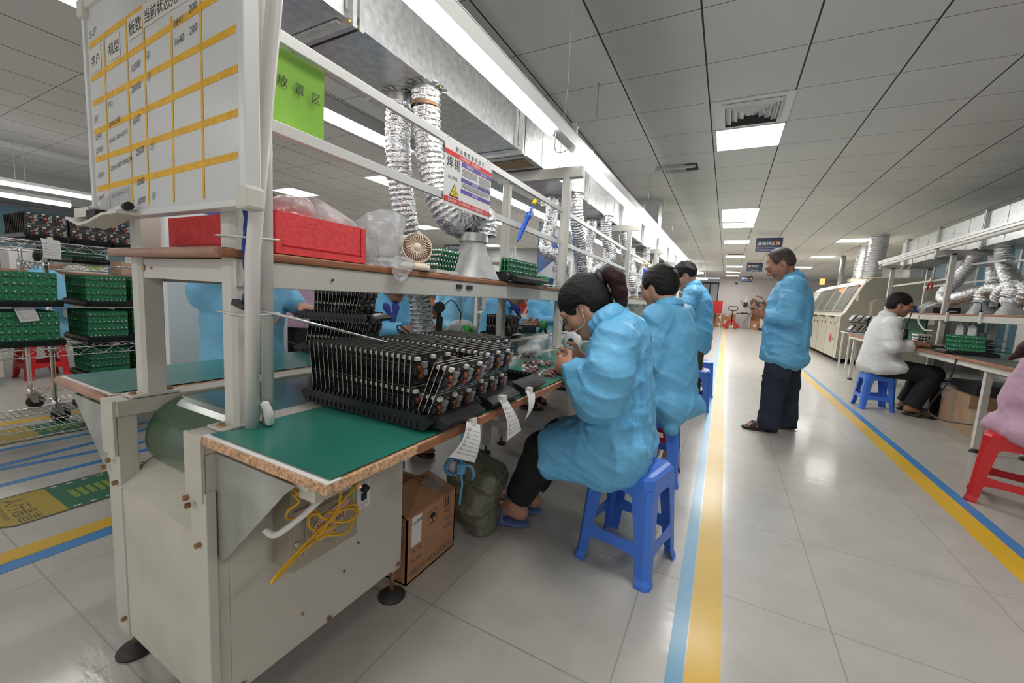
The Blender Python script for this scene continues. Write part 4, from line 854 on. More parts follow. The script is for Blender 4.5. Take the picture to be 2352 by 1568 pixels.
def collar(t, x, y, r=.056, drop=.05, band=False):
    m = MB(); m.cyl((x, y, DZ0 - drop), (x, y, DZ0), r * .93, 'steel', n=24, caps=False); m.build('collar', t)
    m = MB()
    for i in range(14):
        a = 2 * PI * i / 14; u = Vector((math.cos(a), math.sin(a), 0)); v = Vector((-u.y, u.x, 0)); c = Vector((x, y, DZ0 - .0022)) + u * r * 1.25
        m.obox(c, u * r * .3, v * r * .2, (0, 0, .0012), 'galv')
    m.build('flange_tabs', t)
    for i in (0, 5): a = 2 * PI * i / 14; m = MB(); m.cyl((x + r * 1.3 * math.cos(a), y + r * 1.3 * math.sin(a), DZ0 - .012), (x + r * 1.3 * math.cos(a), y + r * 1.3 * math.sin(a), DZ0 - .002), .005, 'brass', n=6); m.build('screw', t)
    if band: m = MB(); m.cyl((x, y, DZ0 - .075), (x, y, DZ0 - .062), r * 1.04, 'rust', n=24, caps=False); m.build('clamp_band', t)
def hood(x, y, z, label, w2=.14, d2=.085, h=.125, r=.056, mat_='galv_hood'):
    t = thing('extraction_hood', label, 'extraction hood', (x, y, z), 'extraction hoods'); n = 32; m = MB(); vs_ = []
    for i in range(n):
        a = 2 * PI * i / n; c, s_ = math.cos(a), math.sin(a); e = .45
        vs_.append((x + d2 * abs(c) ** e * (1 if c > 0 else -1), y + w2 * abs(s_) ** e * (1 if s_ > 0 else -1), z))
    vs_ += [(x + r * math.cos(2 * PI * i / n), y + r * math.sin(2 * PI * i / n), z + h) for i in range(n)]
    vs_ += [(x + r * math.cos(2 * PI * i / n), y + r * math.sin(2 * PI * i / n), z + h + .04) for i in range(n)]
    m.add(vs_, [(i + a * n, (i + 1) % n + a * n, (i + 1) % n + n + a * n, i + n + a * n) for i in range(n) for a in (0, 1)], mat_, True); m.build('cone', t)
    m = MB(); m.cyl((x, y, z + h + .028), (x, y, z + h + .062), r * 1.1, 'steel', n=24, caps=False); m.build('clamp', t)
    return t
HG = 'foil hoses on the near duct'
t = hose([(-1.29, 1.335, 1.82), (-1.29, 1.33, 1.68), (-1.285, 1.345, 1.51), (-1.28, 1.375, 1.37), (-1.28, 1.425, 1.24), (-1.275, 1.455, 1.08), (-1.265, 1.485, .93), (-1.26, 1.50, .80)], .05, 'silver flexible hose passing behind the cream fan down to the belt', HG); collar(t, -1.29, 1.335, .05, .075)
t = hose([(-1.15, 1.335, 1.845), (-1.15, 1.345, 1.75), (-1.14, 1.36, 1.62), (-1.115, 1.372, 1.49), (-1.085, 1.385, 1.41), (-1.055, 1.41, 1.355), (-1.03, 1.445, 1.345), (-1.005, 1.482, 1.385), (-.985, 1.515, 1.40), (-.975, 1.535, 1.36), (-.975, 1.535, 1.31)], .055, 'silver flexible hose looping into the hood on the near shelf', HG); collar(t, -1.15, 1.335, .055, .02, True)
hood(-.985, 1.475, 1.121, 'grey metal hood standing on the near shelf beside the small board rack', w2=.135)
t = hose([(-1.31, 3.07, 1.82), (-1.31, 3.06, 1.69), (-1.28, 2.92, 1.48), (-1.24, 2.84, 1.41), (-1.18, 2.86, 1.375), (-1.14, 2.87, 1.38), (-1.12, 2.86, 1.33), (-1.12, 2.86, 1.28)], .05, 'silver hose behind the second post bending to the second hood', HG); collar(t, -1.31, 3.07, .05, .05)
hood(-1.12, 2.86, 1.121, 'second grey metal hood on the shelf behind the second post', w2=.12, h=.11)
t = hose([(-1.11, 3.03, 1.85), (-1.10, 3.06, 1.69), (-1.10, 3.19, 1.5), (-1.12, 3.36, 1.27), (-1.13, 3.4, 1.16)], .055, 'straight silver hose leaning above the ponytail worker', HG); collar(t, -1.11, 3.03, .055, .02)
t = hose([(-1.27, 4.0, 1.80), (-1.25, 3.9, 1.58), (-1.2, 3.75, 1.38), (-1.18, 3.65, 1.25)], .05, 'silver hose crossing behind the leaning hose', HG); collar(t, -1.27, 4.0, .05, .06)
t = hose([(-1.10, 3.89, 1.84), (-1.10, 3.97, 1.65), (-1.06, 4.02, 1.55), (-1.06, 3.97, 1.45), (-1.12, 3.86, 1.38), (-1.17, 3.72, 1.30)], .05, 'silver hose with an elbow above the ponytail worker', HG); collar(t, -1.1, 3.89, .05, .05)
t = hose([(-1.12, 4.66, 1.85), (-1.11, 4.82, 1.63), (-1.09, 4.97, 1.44), (-1.12, 4.8, 1.28), (-1.14, 4.72, 1.16)], .042, 'thin silver hose left of the third post', HG); collar(t, -1.12, 4.66, .042, .02)
t = hose([(-1.24, 5.72, 1.80), (-1.22, 5.74, 1.58), (-1.16, 5.62, 1.38), (-1.15, 5.7, 1.16), (-1.15, 5.8, .95), (-1.15, 5.85, .82)], .06, 'silver hose curving down to the bench near the second worker', HG); collar(t, -1.24, 5.72, .05, .04)
for x, y, lb in ((-1.11, 6.15, 'above the second worker, nearer one'), (-1.11, 7.0, 'above the second worker, farther one'), (-1.12, 8.2, 'beyond the second worker')):
    t = hose([(x, y, 1.85), (x, y + .05, 1.65), (x - .04, y + .02, 1.45), (x - .03, y - .05, 1.2)], .05, 'short silver hose ' + lb, HG); collar(t, x, y, .05, .02)

# free-standing far lights over the end of the line
for a, b, z, lb in (((-1.9, 17.0), (-.9, 17.0), 2.32, 'crosswise tube light beyond the line, upper'), ((-2.1, 20.5), (-.9, 20.5), 2.32, 'crosswise tube light beyond the line, lower')):
    t = thing('tube_light', lb, 'tube light', (a[0], a[1], z), 'tube lights'); m = MB(); m.cyl((a[0], a[1], z), (b[0], b[1], z), .03, 'tube2', n=8); m.build('lit_tube', t)
    for x in (a[0] + .1, b[0] - .1): m = MB(); m.cyl((x, a[1], z), (x, a[1], CEIL), .012, 'wire_w', n=5); m.build('hanger', t)
t = thing('tube_light', 'slanting row tube light near the metal sliding door', 'tube light', (-1.2, 21, 2.1)); m = MB(); m.cyl((-1.55, 18.3, 2.12), (-1.3, 21.3, 2.0), .035, 'tube2', n=8); m.build('lit_tube', t); m = MB(); m.cyl((-1.45, 19.5, 2.1), (-1.45, 19.5, CEIL), .012, 'wire_w', n=5); m.build('hanger', t)
# second line far on the left: rows of hanging tubes over the aisle side
for x, y0, y1, z, lb in ((-8.6, .6, 2.75, 2.17, 'upper long tube light at the far left behind the whiteboard'), (-8.2, .6, 2.2, 1.97, 'lower long tube light at the far left above the black board racks'), (-8.4, -.2, 1.25, 1.55, 'short tube light at the left edge behind the black racks')):
    t = thing('tube_light', lb, 'tube light', (x, y0, z), 'tube lights'); m = MB(); m.cyl((x, y0, z), (x, y1, z), .028, 'tube2', n=8); m.build('lit_tube', t); m = MB(); m.box((x - .03, y0, z + .028), (x + .03, y1, z + .07), 'alu'); m.build('channel', t)
    m = MB(); m.cyl((x, y0 + 1.2, z + .07), (x, y0 + 1.2, CEIL), .004, 'wire_w', n=5); m.build('hanger', t)
# ================================================================== circuit boards in slotted trays
def tray(x0, x1, y0, y1, z, label, group='slotted black board trays'):
    t = thing('board_tray', label, 'tray', ((x0 + x1) / 2, (y0 + y1) / 2, z), group)
    m = MB(); m.box((x0, y0 + .005, z), (x1, y1 - .005, z + .008), 'black'); m.build('base', t)
    for y in (y0, y1 - .02):
        m = MB(); m.prism([(x0 - .022, y, z + .018), (x0 - .006, y, z), (x1 + .006, y, z), (x1 + .022, y, z + .018), (x1 + .006, y, z + .034), (x0 - .006, y, z + .034)], (0, .02, 0), 'black')
        n = int((x1 - x0) / .0165)
        for i in range(n): x = x0 + .008 + i * .0165; m.box((x, y - .0035, z + .004), (x + .004, y + .0235, z + .016), 'dark'); m.box((x + .0035, y + .002, z + .033), (x + .011, y + .018, z + .041), 'black')
        m.build('slotted_side', t)
    for x, s_ in ((x0, -1), (x1, 1)):
        m = MB(); m.prism([(x, y0 + .018, z + .004), (x + s_ * .045, y0 + .018, z + .004), (x + s_ * .055, y0 + .018, z + .018), (x + s_ * .03, y0 + .018, z + .03), (x, y0 + .018, z + .036)], (0, y1 - y0 - .036, 0), 'black'); m.build('end_flange', t)
    return t
def comp_black(m, w_, h, off, sgn=1):
    """components of the black panel: two rows by three columns of small supplies on the +x face"""
    for r in range(2):
        for c in range(3):
            yc = w_ * (c + .5) / 3; zc = h * (r + .5) / 2; d = off
            def b(y, z, sy, sz, t_, k): m.box((d, yc + y - sy / 2, zc + z - sz / 2), (d + t_ * sgn, yc + y + sy / 2, zc + z + sz / 2), k)
            b(-.012, .028, .012, .008, .008, 'conn'); b(.012, .012, .014, .014, .010, 'xfmr'); b(.014, -.006, .013, .013, .010, 'xfmr')
            m.cyl((d, yc - .004, zc + .004), (d + .009 * sgn, yc - .004, zc + .004), .0065, 'coil', n=10); m.cyl((d, yc + .002, zc - .013), (d + .008 * sgn, yc + .002, zc - .013), .006, 'coil', n=10)
            b(-.017, .0, .008, .016, .008, 'capk'); b(-.014, -.022, .01, .006, .005, 'capk'); b(.0, -.03, .03, .002, .002, 'solder'); b(-.018, .013, .004, .003, .004, 'solder'); b(.02, .024, .006, .004, .004, 'solder'); b(.006, -.024, .008, .003, .003, 'solder')
def comp_back(m, w_, h):
    rg = random.Random(2)
    for i in range(70): y, z = rg.uniform(.004, w_ - .006), rg.uniform(.004, h - .006); s_ = rg.choice((.0015, .002, .003)); m.box((-.0022, y, z), (-.0008, y + s_, z + s_), rg.choice(('solder', 'capk', 'capk')))
def comp_green(m, w_, h, off, rows=4, cols=9):
    for r in range(rows):
        for c in range(cols):
            yc = w_ * (c + .5) / cols; zc = h * (r + .5) / rows
            m.lathe([(.005, 0), (.005, .006), (.003, .008), (0, .0085)], (off, yc, zc + .004), 'solder', (1, 0, 0), n=8)
            m.box((off, yc - .008, zc - .012), (off + .004, yc - .002, zc - .006), 'capk'); m.box((off, yc + .002, zc - .014), (off + .003, yc + .008, zc - .009), 'capk'); m.box((off, yc - .006, zc + .012), (off + .002, yc + .004, zc + .0135), 'pcbgl')
def board_proto(kind, w_, h, detail=False):
    """a board standing in the y-z plane: origin at its lower near corner"""
    name = 'circuit_board'; m = MB(); t_ = .0016; face, edge = ('pcb', 'pcbedge') if kind == 'k' else ('pcbg', 'pcbgl')
    m.add([(t_ / 2, 0, 0), (t_ / 2, w_, 0), (t_ / 2, w_, h), (t_ / 2, 0, h)], [(0, 1, 2, 3)], face); m.add([(-t_ / 2, 0, 0), (-t_ / 2, 0, h), (-t_ / 2, w_, h), (-t_ / 2, w_, 0)], [(0, 1, 2, 3)], face)
    for a, b in (((0, 0), (w_, 0)), ((w_, 0), (w_, h)), ((w_, h), (0, h)), ((0, h), (0, 0))): m.add([(-t_ / 2, a[0], a[1]), (t_ / 2, a[0], a[1]), (t_ / 2, b[0], b[1]), (-t_ / 2, b[0], b[1])], [(3, 2, 1, 0)], edge)
    if kind == 'k':   # break-off slots between the six circuits
        for z in (h * .5,): m.box((-.001, .004, z - .0006), (.001, w_ - .004, z + .0006), 'pcbedge')
        comp_back(m, w_, h)
    o = m.build(name)
    if detail:
        for r in range(2):
            for c in range(3):
                yc = w_ * (c + .5) / 3; zc = h * (r + .5) / 2; d = t_ / 2
                def b(nm, y, z, sy, sz, tt, k): q = MB(); q.box((d, yc + y - sy / 2, zc + z - sz / 2), (d + tt, yc + y + sy / 2, zc + z + sz / 2), k); q.build(nm, o)
                b('connector', -.012, .028, .012, .008, .008, 'conn'); b('transformer', .012, .012, .014, .014, .010, 'xfmr'); b('transformer', .014, -.006, .013, .013, .010, 'xfmr')
                for y, z in ((-.004, .004), (.002, -.013)): q = MB(); q.tube([(d, yc + y, zc + z), (d + .003, yc + y, zc + z), (d + .006, yc + y, zc + z), (d + .009, yc + y, zc + z)], [.0065, .0072, .0062, .007], 'coil', 10); q.build('coil', o)
                b('capacitor', -.017, 0, .008, .016, .008, 'capk'); b('chip', -.014, -.022, .01, .006, .005, 'capk'); b('jumper', 0, -.03, .03, .002, .002, 'solder'); b('resistor', .02, .024, .006, .004, .004, 'solder'); b('resistor', .006, -.024, .008, .003, .003, 'solder')
    else:
        m = MB(); comp_black(m, w_, h, t_ / 2) if kind == 'k' else comp_green(m, w_, h, t_ / 2, *((4, 9) if w_ > .17 else (4, 7))); m.build('components', o)
    return o
def rotated_copy(proto, x, y, z, lean, yaw, label, group):
    o = dup(proto, label=label, group=group); o['category'] = 'circuit board'
    o.location = (x, y, z); o.rotation_euler = (0, lean, yaw); return o
PROTOS = {'k': board_proto('k', .17, .152), 'kd': board_proto('k', .17, .152, True), 'g': board_proto('g', .195, .185), 'gw': board_proto('g', .27, .185), 'gs': board_proto('g', .08, .075)}
USED = set()
def rack(kind, xs, y, z, leans, where, group, yaw=0, origin=None, detail=0, from_='the conveyor'):
    n = len(xs)
    for i, (x, ln) in enumerate(zip(xs, leans)):
        k = kind + ('d' if detail and i >= n - detail and kind == 'k' else '')
        col_ = 'black' if kind == 'k' else 'green'
        lb = '%s board, %s from %s in %s' % (col_, ORD[i], from_, where)
        px_, py_ = (x, y) if origin is None else (origin[0] + (x - origin[0]) * math.cos(yaw) - (y - origin[1]) * math.sin(yaw), origin[1] + (x - origin[0]) * math.sin(yaw) + (y - origin[1]) * math.cos(yaw))
        if k not in USED:
            USED.add(k); o = PROTOS[k]; tag(o, lb, 'circuit board', group); o.location = (px_, py_, z); o.rotation_euler = (0, ln, yaw)
        else: rotated_copy(PROTOS[k], px_, py_, z, ln, yaw, lb, group)
lin = lambda a, b, n: [a + (b - a) * i / (n - 1) for i in range(n)]
# near bench: three trays one behind the other
tray(-.955, -.565, .675, .872, TZ + .004, 'slotted black tray nearest the cabinet end, full of black boards')
xs = lin(-.945, -.618, 21) + [-.600, -.585, -.570]; leans = lin(-.14, .03, 21) + [.36, .37, .38]
rack('k', xs, .688, TZ + .014, leans, 'the nearest tray', 'black boards in the nearest tray', detail=4)
tray(-.955, -.572, .885, 1.082, TZ + .004, 'second slotted black tray behind the nearest one')
rack('k', lin(-.93, -.585, 20), .898, TZ + .014, lin(.0, .22, 20), 'the second tray', 'black boards in the second tray', detail=3)
tray(-.955, -.58, 1.095, 1.292, TZ + .004, 'third slotted black tray with its aisle end empty')
rack('k', lin(-.93, -.69, 14), 1.108, TZ + .014, lin(-.02, .1, 14), 'the third tray', 'black boards in the third tray')
# far worktop: two trays stacked at an angle
TH = math.radians(20); O1 = (-1.70, 1.17)
for z, lb in ((TZ + .004, 'lower slotted black tray on the far worktop'), (.902, 'upper slotted black tray standing on the boards over the far worktop')):
    t = tray(O1[0], O1[0] + .30, O1[1], O1[1] + .2, z, lb); t.rotation_euler = (0, 0, TH); c = Vector((t.location.x - O1[0], t.location.y - O1[1])); t.location = (O1[0] + c.x * math.cos(TH) - c.y * math.sin(TH), O1[1] + c.x * math.sin(TH) + c.y * math.cos(TH), z)
rack('k', lin(-1.69, -1.43, 15), O1[1] + .014, TZ + .014, lin(.16, .22, 15), 'the lower angled tray', 'black boards in the lower angled tray', TH, O1)
rack('k', lin(-1.645, -1.45, 13), O1[1] + .014, .912, lin(.02, .2, 13), 'the upper angled tray', 'black boards in the upper angled tray', TH, O1)
tray(-1.60, -1.42, 2.60, 2.79, TZ + .003, 'slotted black tray on the far worktop behind the second far post')
rack('k', lin(-1.595, -1.42, 8), 2.612, TZ + .013, lin(.0, .15, 8), 'the tray behind the far post', 'black boards behind the second far post')

# papers clipped to the tray ends
def slip(p, label, lines=8, name='paper_slip'):
    """p: four corners from the clip down, hanging sheet with ruled lines"""
    a, b, c, d = [Vector(q) for q in p]; m = MB(); n = 10; vs_ = []
    for i in range(n + 1):
        t_ = i / n; e = .012 * math.sin(t_ * PI)
        vs_ += [a.lerp(d, t_) + Vector((e, 0, 0)), b.lerp(c, t_) + Vector((e * .6, 0, 0))]
    m.add(vs_, [(2 * i, 2 * i + 1, 2 * i + 3, 2 * i + 2) for i in range(n)], 'paper', True)
    for i in range(2, lines + 1):
        t_ = i / (lines + 1.5); e = .012 * math.sin(t_ * PI) + .0008; l, r = a.lerp(d, t_), b.lerp(c, t_); u = (r - l) * .08; dn = (d - a).normalized() * .0009
        m.quad([l + u + Vector((e, 0, 0)), r - u + Vector((e, 0, 0)), r - u + dn + Vector((e, 0, 0)), l + u + dn + Vector((e, 0, 0))], 'greyink')
        m.text('10' if i % 2 else '工序', l + u + Vector((e, 0, 0)), (r - l).normalized(), -(d - a).normalized(), .008, 'greyink')
    o = m.build(name, label=label, cat='paper', group='slips hung on the trays')
    m = MB(); m.box(((a + b) / 2) - Vector((.012, .01, .004)), ((a + b) / 2) + Vector((.004, .01, .012)), 'conn'); m.build('clip_tape', o); return o
slip([(-.512, .77, .757), (-.508, .825, .735), (-.50, .795, .65), (-.50, .69, .70)], 'ruled paper slip hanging from the nearest tray')
slip([(-.512, .925, .776), (-.508, .962, .769), (-.50, 1.045, .662), (-.50, .955, .655)], 'ruled paper slip hanging from the second tray')
slip([(-.512, 1.085, .775), (-.506, 1.14, .755), (-.50, 1.10, .70), (-.50, 1.062, .685)], 'narrow twisted paper slip hanging from the third tray', 0)

# flat panels, loose parts, tape reel and soldering tools on the near worktop
def flat_panel(x, y, rot, label, sx_=.15, sy_=.12):
    o = rotated_copy(PROTOS['k'], x, y, TZ + .0035, -PI / 2, rot, label, 'black boards lying on the worktop'); return o
flat_panel(-.555, 1.44, .25, 'black circuit board lying flat under the ponytail worker\'s hands'); flat_panel(-.62, 2.08, .15, 'black circuit board lying flat beside the white reel')
rg = random.Random(5)
m = MB()
for i in range(150):
    a, r = rg.uniform(0, 6.28), rg.random() ** .6; x, y = -.745 + .055 * r * math.cos(a), 1.69 + .12 * r * math.sin(a); z = TZ + .004 + .012 * (1 - r)
    k = rg.choice(('coil', 'solder', 'capk', 'conn', 'xfmr')); s_ = rg.uniform(.004, .008)
    m.obox((x, y, z), Vector((math.cos(i), math.sin(i), .2)) * s_, Vector((-math.sin(i), math.cos(i), .1)) * s_ * .6, Vector((0, .1, 1)) * s_ * .5, k)
m.build('loose_components', label='heap of tiny loose electronic parts spilled from the clear bag', cat='components', kind='stuff')
def bag(name, blobs, label, mat_, seed, h=.007, wr=.012, fr=45, cat='plastic bag', **kw):
    s_ = SDF()
    for c, r in blobs: s_.ell(c, r, k=.03)
    return solid(s_, name, [mat_], h, wr=(wr, fr, seed), smooth=1, label=label, cat=cat, **kw)
bag('plastic_bag', [((-.84, 1.80, TZ + .045), (.05, .075, .035)), ((-.845, 1.90, TZ + .065), (.045, .06, .05)), ((-.85, 1.95, TZ + .095), (.03, .05, .03))], 'open clear plastic bag spilling parts on the near worktop', 'bag', 3)
m = MB()
for i in range(90):
    x, y = -.835 + rg.gauss(0, .018), 1.79 + rg.gauss(0, .035); s_ = .006; m.obox((x, y, TZ + .012 + rg.random() * .03), Vector((math.cos(i), math.sin(i), .3)) * s_, Vector((-math.sin(i), math.cos(i), 0)) * s_ * .5, Vector((0, 0, s_ * .4)), rg.choice(('coil', 'solder', 'capk')))
m.build('bagged_components', label='coppery parts inside the open clear bag', cat='components', kind='stuff')
t = thing('tape_reel', 'large white tape reel standing on its edge near the second post', 'reel', (-.77, 2.22, TZ)); m = MB(); m.lathe([(.024, -.012), (.062, -.012), (.062, .012), (.024, .012), (.024, -.012)], (-.77, 2.22, TZ + .064), 'white', (.35, 1, 0), n=32); m.build('rim', t)
m = MB(); m.lathe([(.03, -.008), (.03, .008), (.012, .009), (.012, -.009), (.03, -.008)], (-.77, 2.22, TZ + .064), 'dark', (.35, 1, 0), n=24); m.build('hub', t)
def station(x, y, lb, spool=True):
    t = thing('soldering_station', lb, 'soldering station', (x, y, TZ)); m = MB(); m.prism([(x - .06, y - .075, TZ + .003), (x + .06, y - .075, TZ + .003), (x + .06, y - .075, TZ + .045), (x + .045, y - .075, TZ + .07), (x - .06, y - .075, TZ + .07)], (0, .15, 0), 'esdbox'); m.build('case', t, bevel=.004)
    m = MB(); m.cyl((x + .02, y - .076, TZ + .04), (x + .02, y - .085, TZ + .04), .012, 'dark', n=14); m.build('dial', t); m = MB(); m.box((x - .04, y - .0765, TZ + .03), (x - .005, y - .0755, TZ + .055), 'xfmr'); m.build('display', t)
    for j in range(2): m = MB(); m.tube(catmull([(x - .03, y - .076, TZ + .025), (x - .10, y - .16, TZ + .07 + .04 * j), (x - .17, y - .1, TZ + .08), (x - .15, y, TZ + .03), (x - .12, y + .02 + .03 * j, TZ + .05)], 8), .004, 'wire_k', 6); m.build('cable', t)
def spool(x, y, lb):
    t = thing('solder_spool', lb, 'spool', (x, y, TZ)); c = (x, y, TZ + .07)
    for d in (-.018, .018): m = MB(); m.lathe([(.008, -.002), (.04, -.003), (.04, .003), (.008, .002)], (c[0], c[1] + d, c[2]), 'greenspool', (.25, 1, 0), n=28); m.build('flange', t)
    m = MB(); m.cyl((c[0], c[1] - .017, c[2]), (c[0], c[1] + .017, c[2]), .026, 'solder', n=20); m.build('solder_wire', t); m = MB(); m.bar((x - .03, y, TZ + .003), (x, y, TZ + .07), .02, .02, 'dark'); m.bar((x + .03, y, TZ + .003), (x, y, TZ + .07), .02, .02, 'dark'); m.build('stand', t)
station(-1.53, 3.18, 'black soldering station before the woman facing the line'); spool(-1.43, 3.32, 'green solder spool beside the soldering station'); 
station(-1.50, 1.86, 'black soldering station before the worker behind the nearest hose'); spool(-1.45, 2.14, 'green solder spool beside the curved metal cover')
station(-.98 + .26, 3.45, 'black soldering station on the near worktop by the second worker'); spool(-.80, 3.6, 'green solder spool on the near worktop')
m = MB(); m.lathe([(0, .13), (.05, .12), (.10, .08), (.125, 0), (.12, 0)], (-1.60, 2.30, TZ + .003), 'galv_hood', n=28); tag(m.build('metal_dome_cover', fix=True), 'grey half-round metal cover on the far worktop behind the hose', 'cover')
t = thing('jointed_extractor', 'jointed black extraction arm with round head on the far worktop', 'arm', (-1.66, 2.12, TZ)); m = MB(); m.bar((-1.66, 2.12, TZ + .002), (-1.655, 2.12, TZ + .15), .03, .03, 'black'); m.bar((-1.655, 2.12, TZ + .14), (-1.65, 2.10, TZ + .2), .022, .022, 'black'); m.build('stem', t)
m = MB(); m.cyl((-1.66, 2.10, TZ + .21), (-1.61, 2.06, TZ + .215), .035, 'black', n=18); m.build('head', t); m = MB(); m.tube(catmull([(-1.65, 2.12, TZ + .2), (-1.62, 2.2, TZ + .26), (-1.58, 2.25, TZ + .16), (-1.6, 2.22, TZ + .02)], 8), .004, 'wire_k', 6); m.build('cable', t)
t = hose([(-1.20, 3.42, .80), (-1.2, 3.35, .82), (-1.21, 3.27, .815), (-1.22, 3.22, .81)], .032, 'short silver nozzle hose lying across the belt by the second post', HG, pitch=.012)

# ---- things on the near shelf
SZ = 1.1215
m = MB(); m.box((-1.385, .56, SZ), (-.90, .815, SZ + .094), 'redfoam'); m.box((-1.37, .56 - .0008, SZ + .02), (-.91, .56, SZ + .024), 'red'); m.box((-.90, .575, SZ + .018), (-.8985, .80, SZ + .021), 'red'); m.box((-.9, .795, SZ + .018), (-.8985, .798, SZ + .09), 'red')
m.build('foam_block', bevel=.006, label='long red foam block lying at the near end of the shelf', cat='foam')
m = MB(); vs_ = [(-1.40 + .45 * i / 12, .475 + .06 * j, SZ + .001 + (.006 + .012 * math.sin(i * .5) * (i / 12)) * (j == 1) + .004 * math.sin(i)) for i in range(13) for j in range(2)]
m.add(vs_, [(2 * i, 2 * i + 1, 2 * i + 3, 2 * i + 2) for i in range(12)], 'dark', True); m.build('rubber_offcut', label='curled dark rubber offcut under the red foam', cat='rubber sheet')
bag('plastic_bag', [((-1.10, .66, SZ + .115), (.14, .07, .03)), ((-1.0, .66, SZ + .125), (.06, .05, .03))], 'milky plastic sheet lying on top of the red foam', 'bag2', 11)
def sheetbag(pts_lo, pts_hi, thick, label, seed, mat_='bag2'):
    m = MB(); n = len(pts_lo); rows = 7; rg = random.Random(seed); vs_ = []
    for s_ in (0, 1):
        for r in range(rows):
            f = r / (rows - 1)
            for i in range(n):
                a, b = Vector(pts_lo[i]), Vector(pts_hi[i]); p = a.lerp(b, f); edge = (1 - f) ** .7 * math.sin(PI * (i + .5) / n) * thick
                p += Vector((edge * (1 if s_ else -1) + rg.uniform(-.004, .004), rg.uniform(-.003, .003), rg.uniform(-.003, .003) if 0 < r < rows - 1 else 0)); vs_.append(p)
    fs = [(s_ * rows * n + r * n + i, s_ * rows * n + r * n + i + 1, s_ * rows * n + (r + 1) * n + i + 1, s_ * rows * n + (r + 1) * n + i) for s_ in (0, 1) for r in range(rows - 1) for i in range(n - 1)]
    fs += [(r * n + e, (r + 1) * n + e, rows * n + (r + 1) * n + e, rows * n + r * n + e) for r in range(rows - 1) for e in (0, n - 1)]
    m.add(vs_, fs, mat_, True); return m.build('plastic_bag', label=label, cat='plastic bag', fix=True)
sheetbag([(-1.05, .70, SZ + .09), (-1.0, .74, SZ + .088), (-.98, .78, SZ + .085), (-.97, .83, SZ + .08), (-.97, .86, SZ + .06)], [(-1.02, .715, SZ + .175), (-1.0, .745, SZ + .165), (-.985, .785, SZ + .145), (-.97, .83, SZ + .12), (-.97, .865, SZ + .085)], .03, 'clear plastic bag standing up behind the red foam', 2)
sheetbag([(-1.0, .85, SZ + .002), (-.985, .89, SZ), (-.985, .94, SZ), (-.985, .99, SZ), (-1.0, 1.04, SZ + .002)], [(-1.02, .86, SZ + .12), (-.995, .90, SZ + .16), (-.985, .95, SZ + .182), (-.98, 1.0, SZ + .185), (-.985, 1.06, SZ + .18)], .045, 'large milky plastic bag of parts between red foam and fan', 5)
m = MB(); rg = random.Random(8)
for i in range(160): m.cyl((-.985 + rg.gauss(0, .012), .95 + rg.gauss(0, .03), SZ + .006 + rg.random() * .045), (-.985 + rg.gauss(0, .012), .95 + rg.gauss(0, .03), SZ + .006 + rg.random() * .03), .0016, 'xfmr', n=4)
m.build('bagged_pins', label='dark pins seen inside the milky plastic bag', cat='components', kind='stuff')
bag('plastic_bag', [((-.91, .90, SZ + .012), (.025, .05, .014)), ((-.885, .955, SZ + .012), (.02, .04, .025)), ((-.872, .92, SZ - .02), (.008, .03, .025))], 'crumpled empty plastic bag drooping over the shelf edge', 'bag', 9, h=.004, wr=.008, fr=70)
t = thing('desk_fan', 'cream desk fan with round slotted head on the shelf', 'fan', (-.955, 1.05, SZ)); c = Vector((-.925, 1.05, SZ + .072)); ax = Vector((.72, -.62, .22)).normalized()
m = MB(); m.lathe([(0, 0), (.05, 0), (.052, .006), (.05, .018), (.042, .022), (0, .022)], (-.93, 1.05, SZ), 'fan', n=28); m.cyl((-.935, 1.052, SZ + .02), (-.94, 1.06, SZ + .045), .012, 'fan', n=10); m.build('base', t)
m = MB(); m.lathe([(.0, -.03), (.03, -.028), (.048, -.015), (.052, .0), (.050, .012), (.046, .012), (.046, -.01)], c, 'fan', ax, n=36); h1 = m.build('housing', t)
m = MB(); m.lathe([(0, .02), (.012, .019), (.016, .014), (0, .01)], c, 'fan', ax, n=20); m.build('hub_cap', t)
m = MB(); u = ax.orthogonal().normalized(); w_ = ax.cross(u)
for i in range(34):
    a = 2 * PI * i / 34; r0 = u * math.cos(a) + w_ * math.sin(a); a2 = a + .28; r1 = u * math.cos(a2) + w_ * math.sin(a2); m.tube([c + ax * .016 + r0 * .013, c + ax * .019 + (r0 + r1) * .5 * .032, c + ax * .009 + r1 * .049], .0015, 'fan', 5)
m.build('grille', t); m = MB(); m.lathe([(0, -.004), (.044, -.004), (.044, -.002), (0, -.002)], c, 'woodedge', ax, n=24); m.build('rotor', t)
m = MB(); m.box((-.985, 1.125, SZ), (-.90, 1.255, SZ + .012), 'paper2'); m.build('cream_base', label='flat cream plate under the small green board rack', cat='plate')
for i in range(7):
    lb = 'small green circuit board, %s from the fan in the leaning rack' % ORD[i]; y = 1.14 + .0165 * i
    if i == 0: tag(PROTOS['gs'], lb, 'circuit board', 'green boards beside the fan'); PROTOS['gs'].location = (-.985, y, SZ + .014); PROTOS['gs'].rotation_euler = (0, -.38, -PI / 2)
    else: rotated_copy(PROTOS['gs'], -.985, y, SZ + .014, -.38, -PI / 2, lb, 'green boards beside the fan')
t = tray(-1.0, -.90, 1.62, 2.02, SZ + .001, 'slotted black tray under the wide green boards on the shelf')
for i in range(9): rotated_copy(PROTOS['gw'], -.915 - .006 * i, 1.66 + .008 * (i % 3), SZ + .012, -1.25 if 0 else .05, 0, 'green circuit board, %s from the aisle in the rack on the shelf' % ORD[i], 'green boards on the shelf')
for o in [o for o in COL.objects if o.get('group') == 'green boards on the shelf']: o.scale = (1, 1.18, .52)
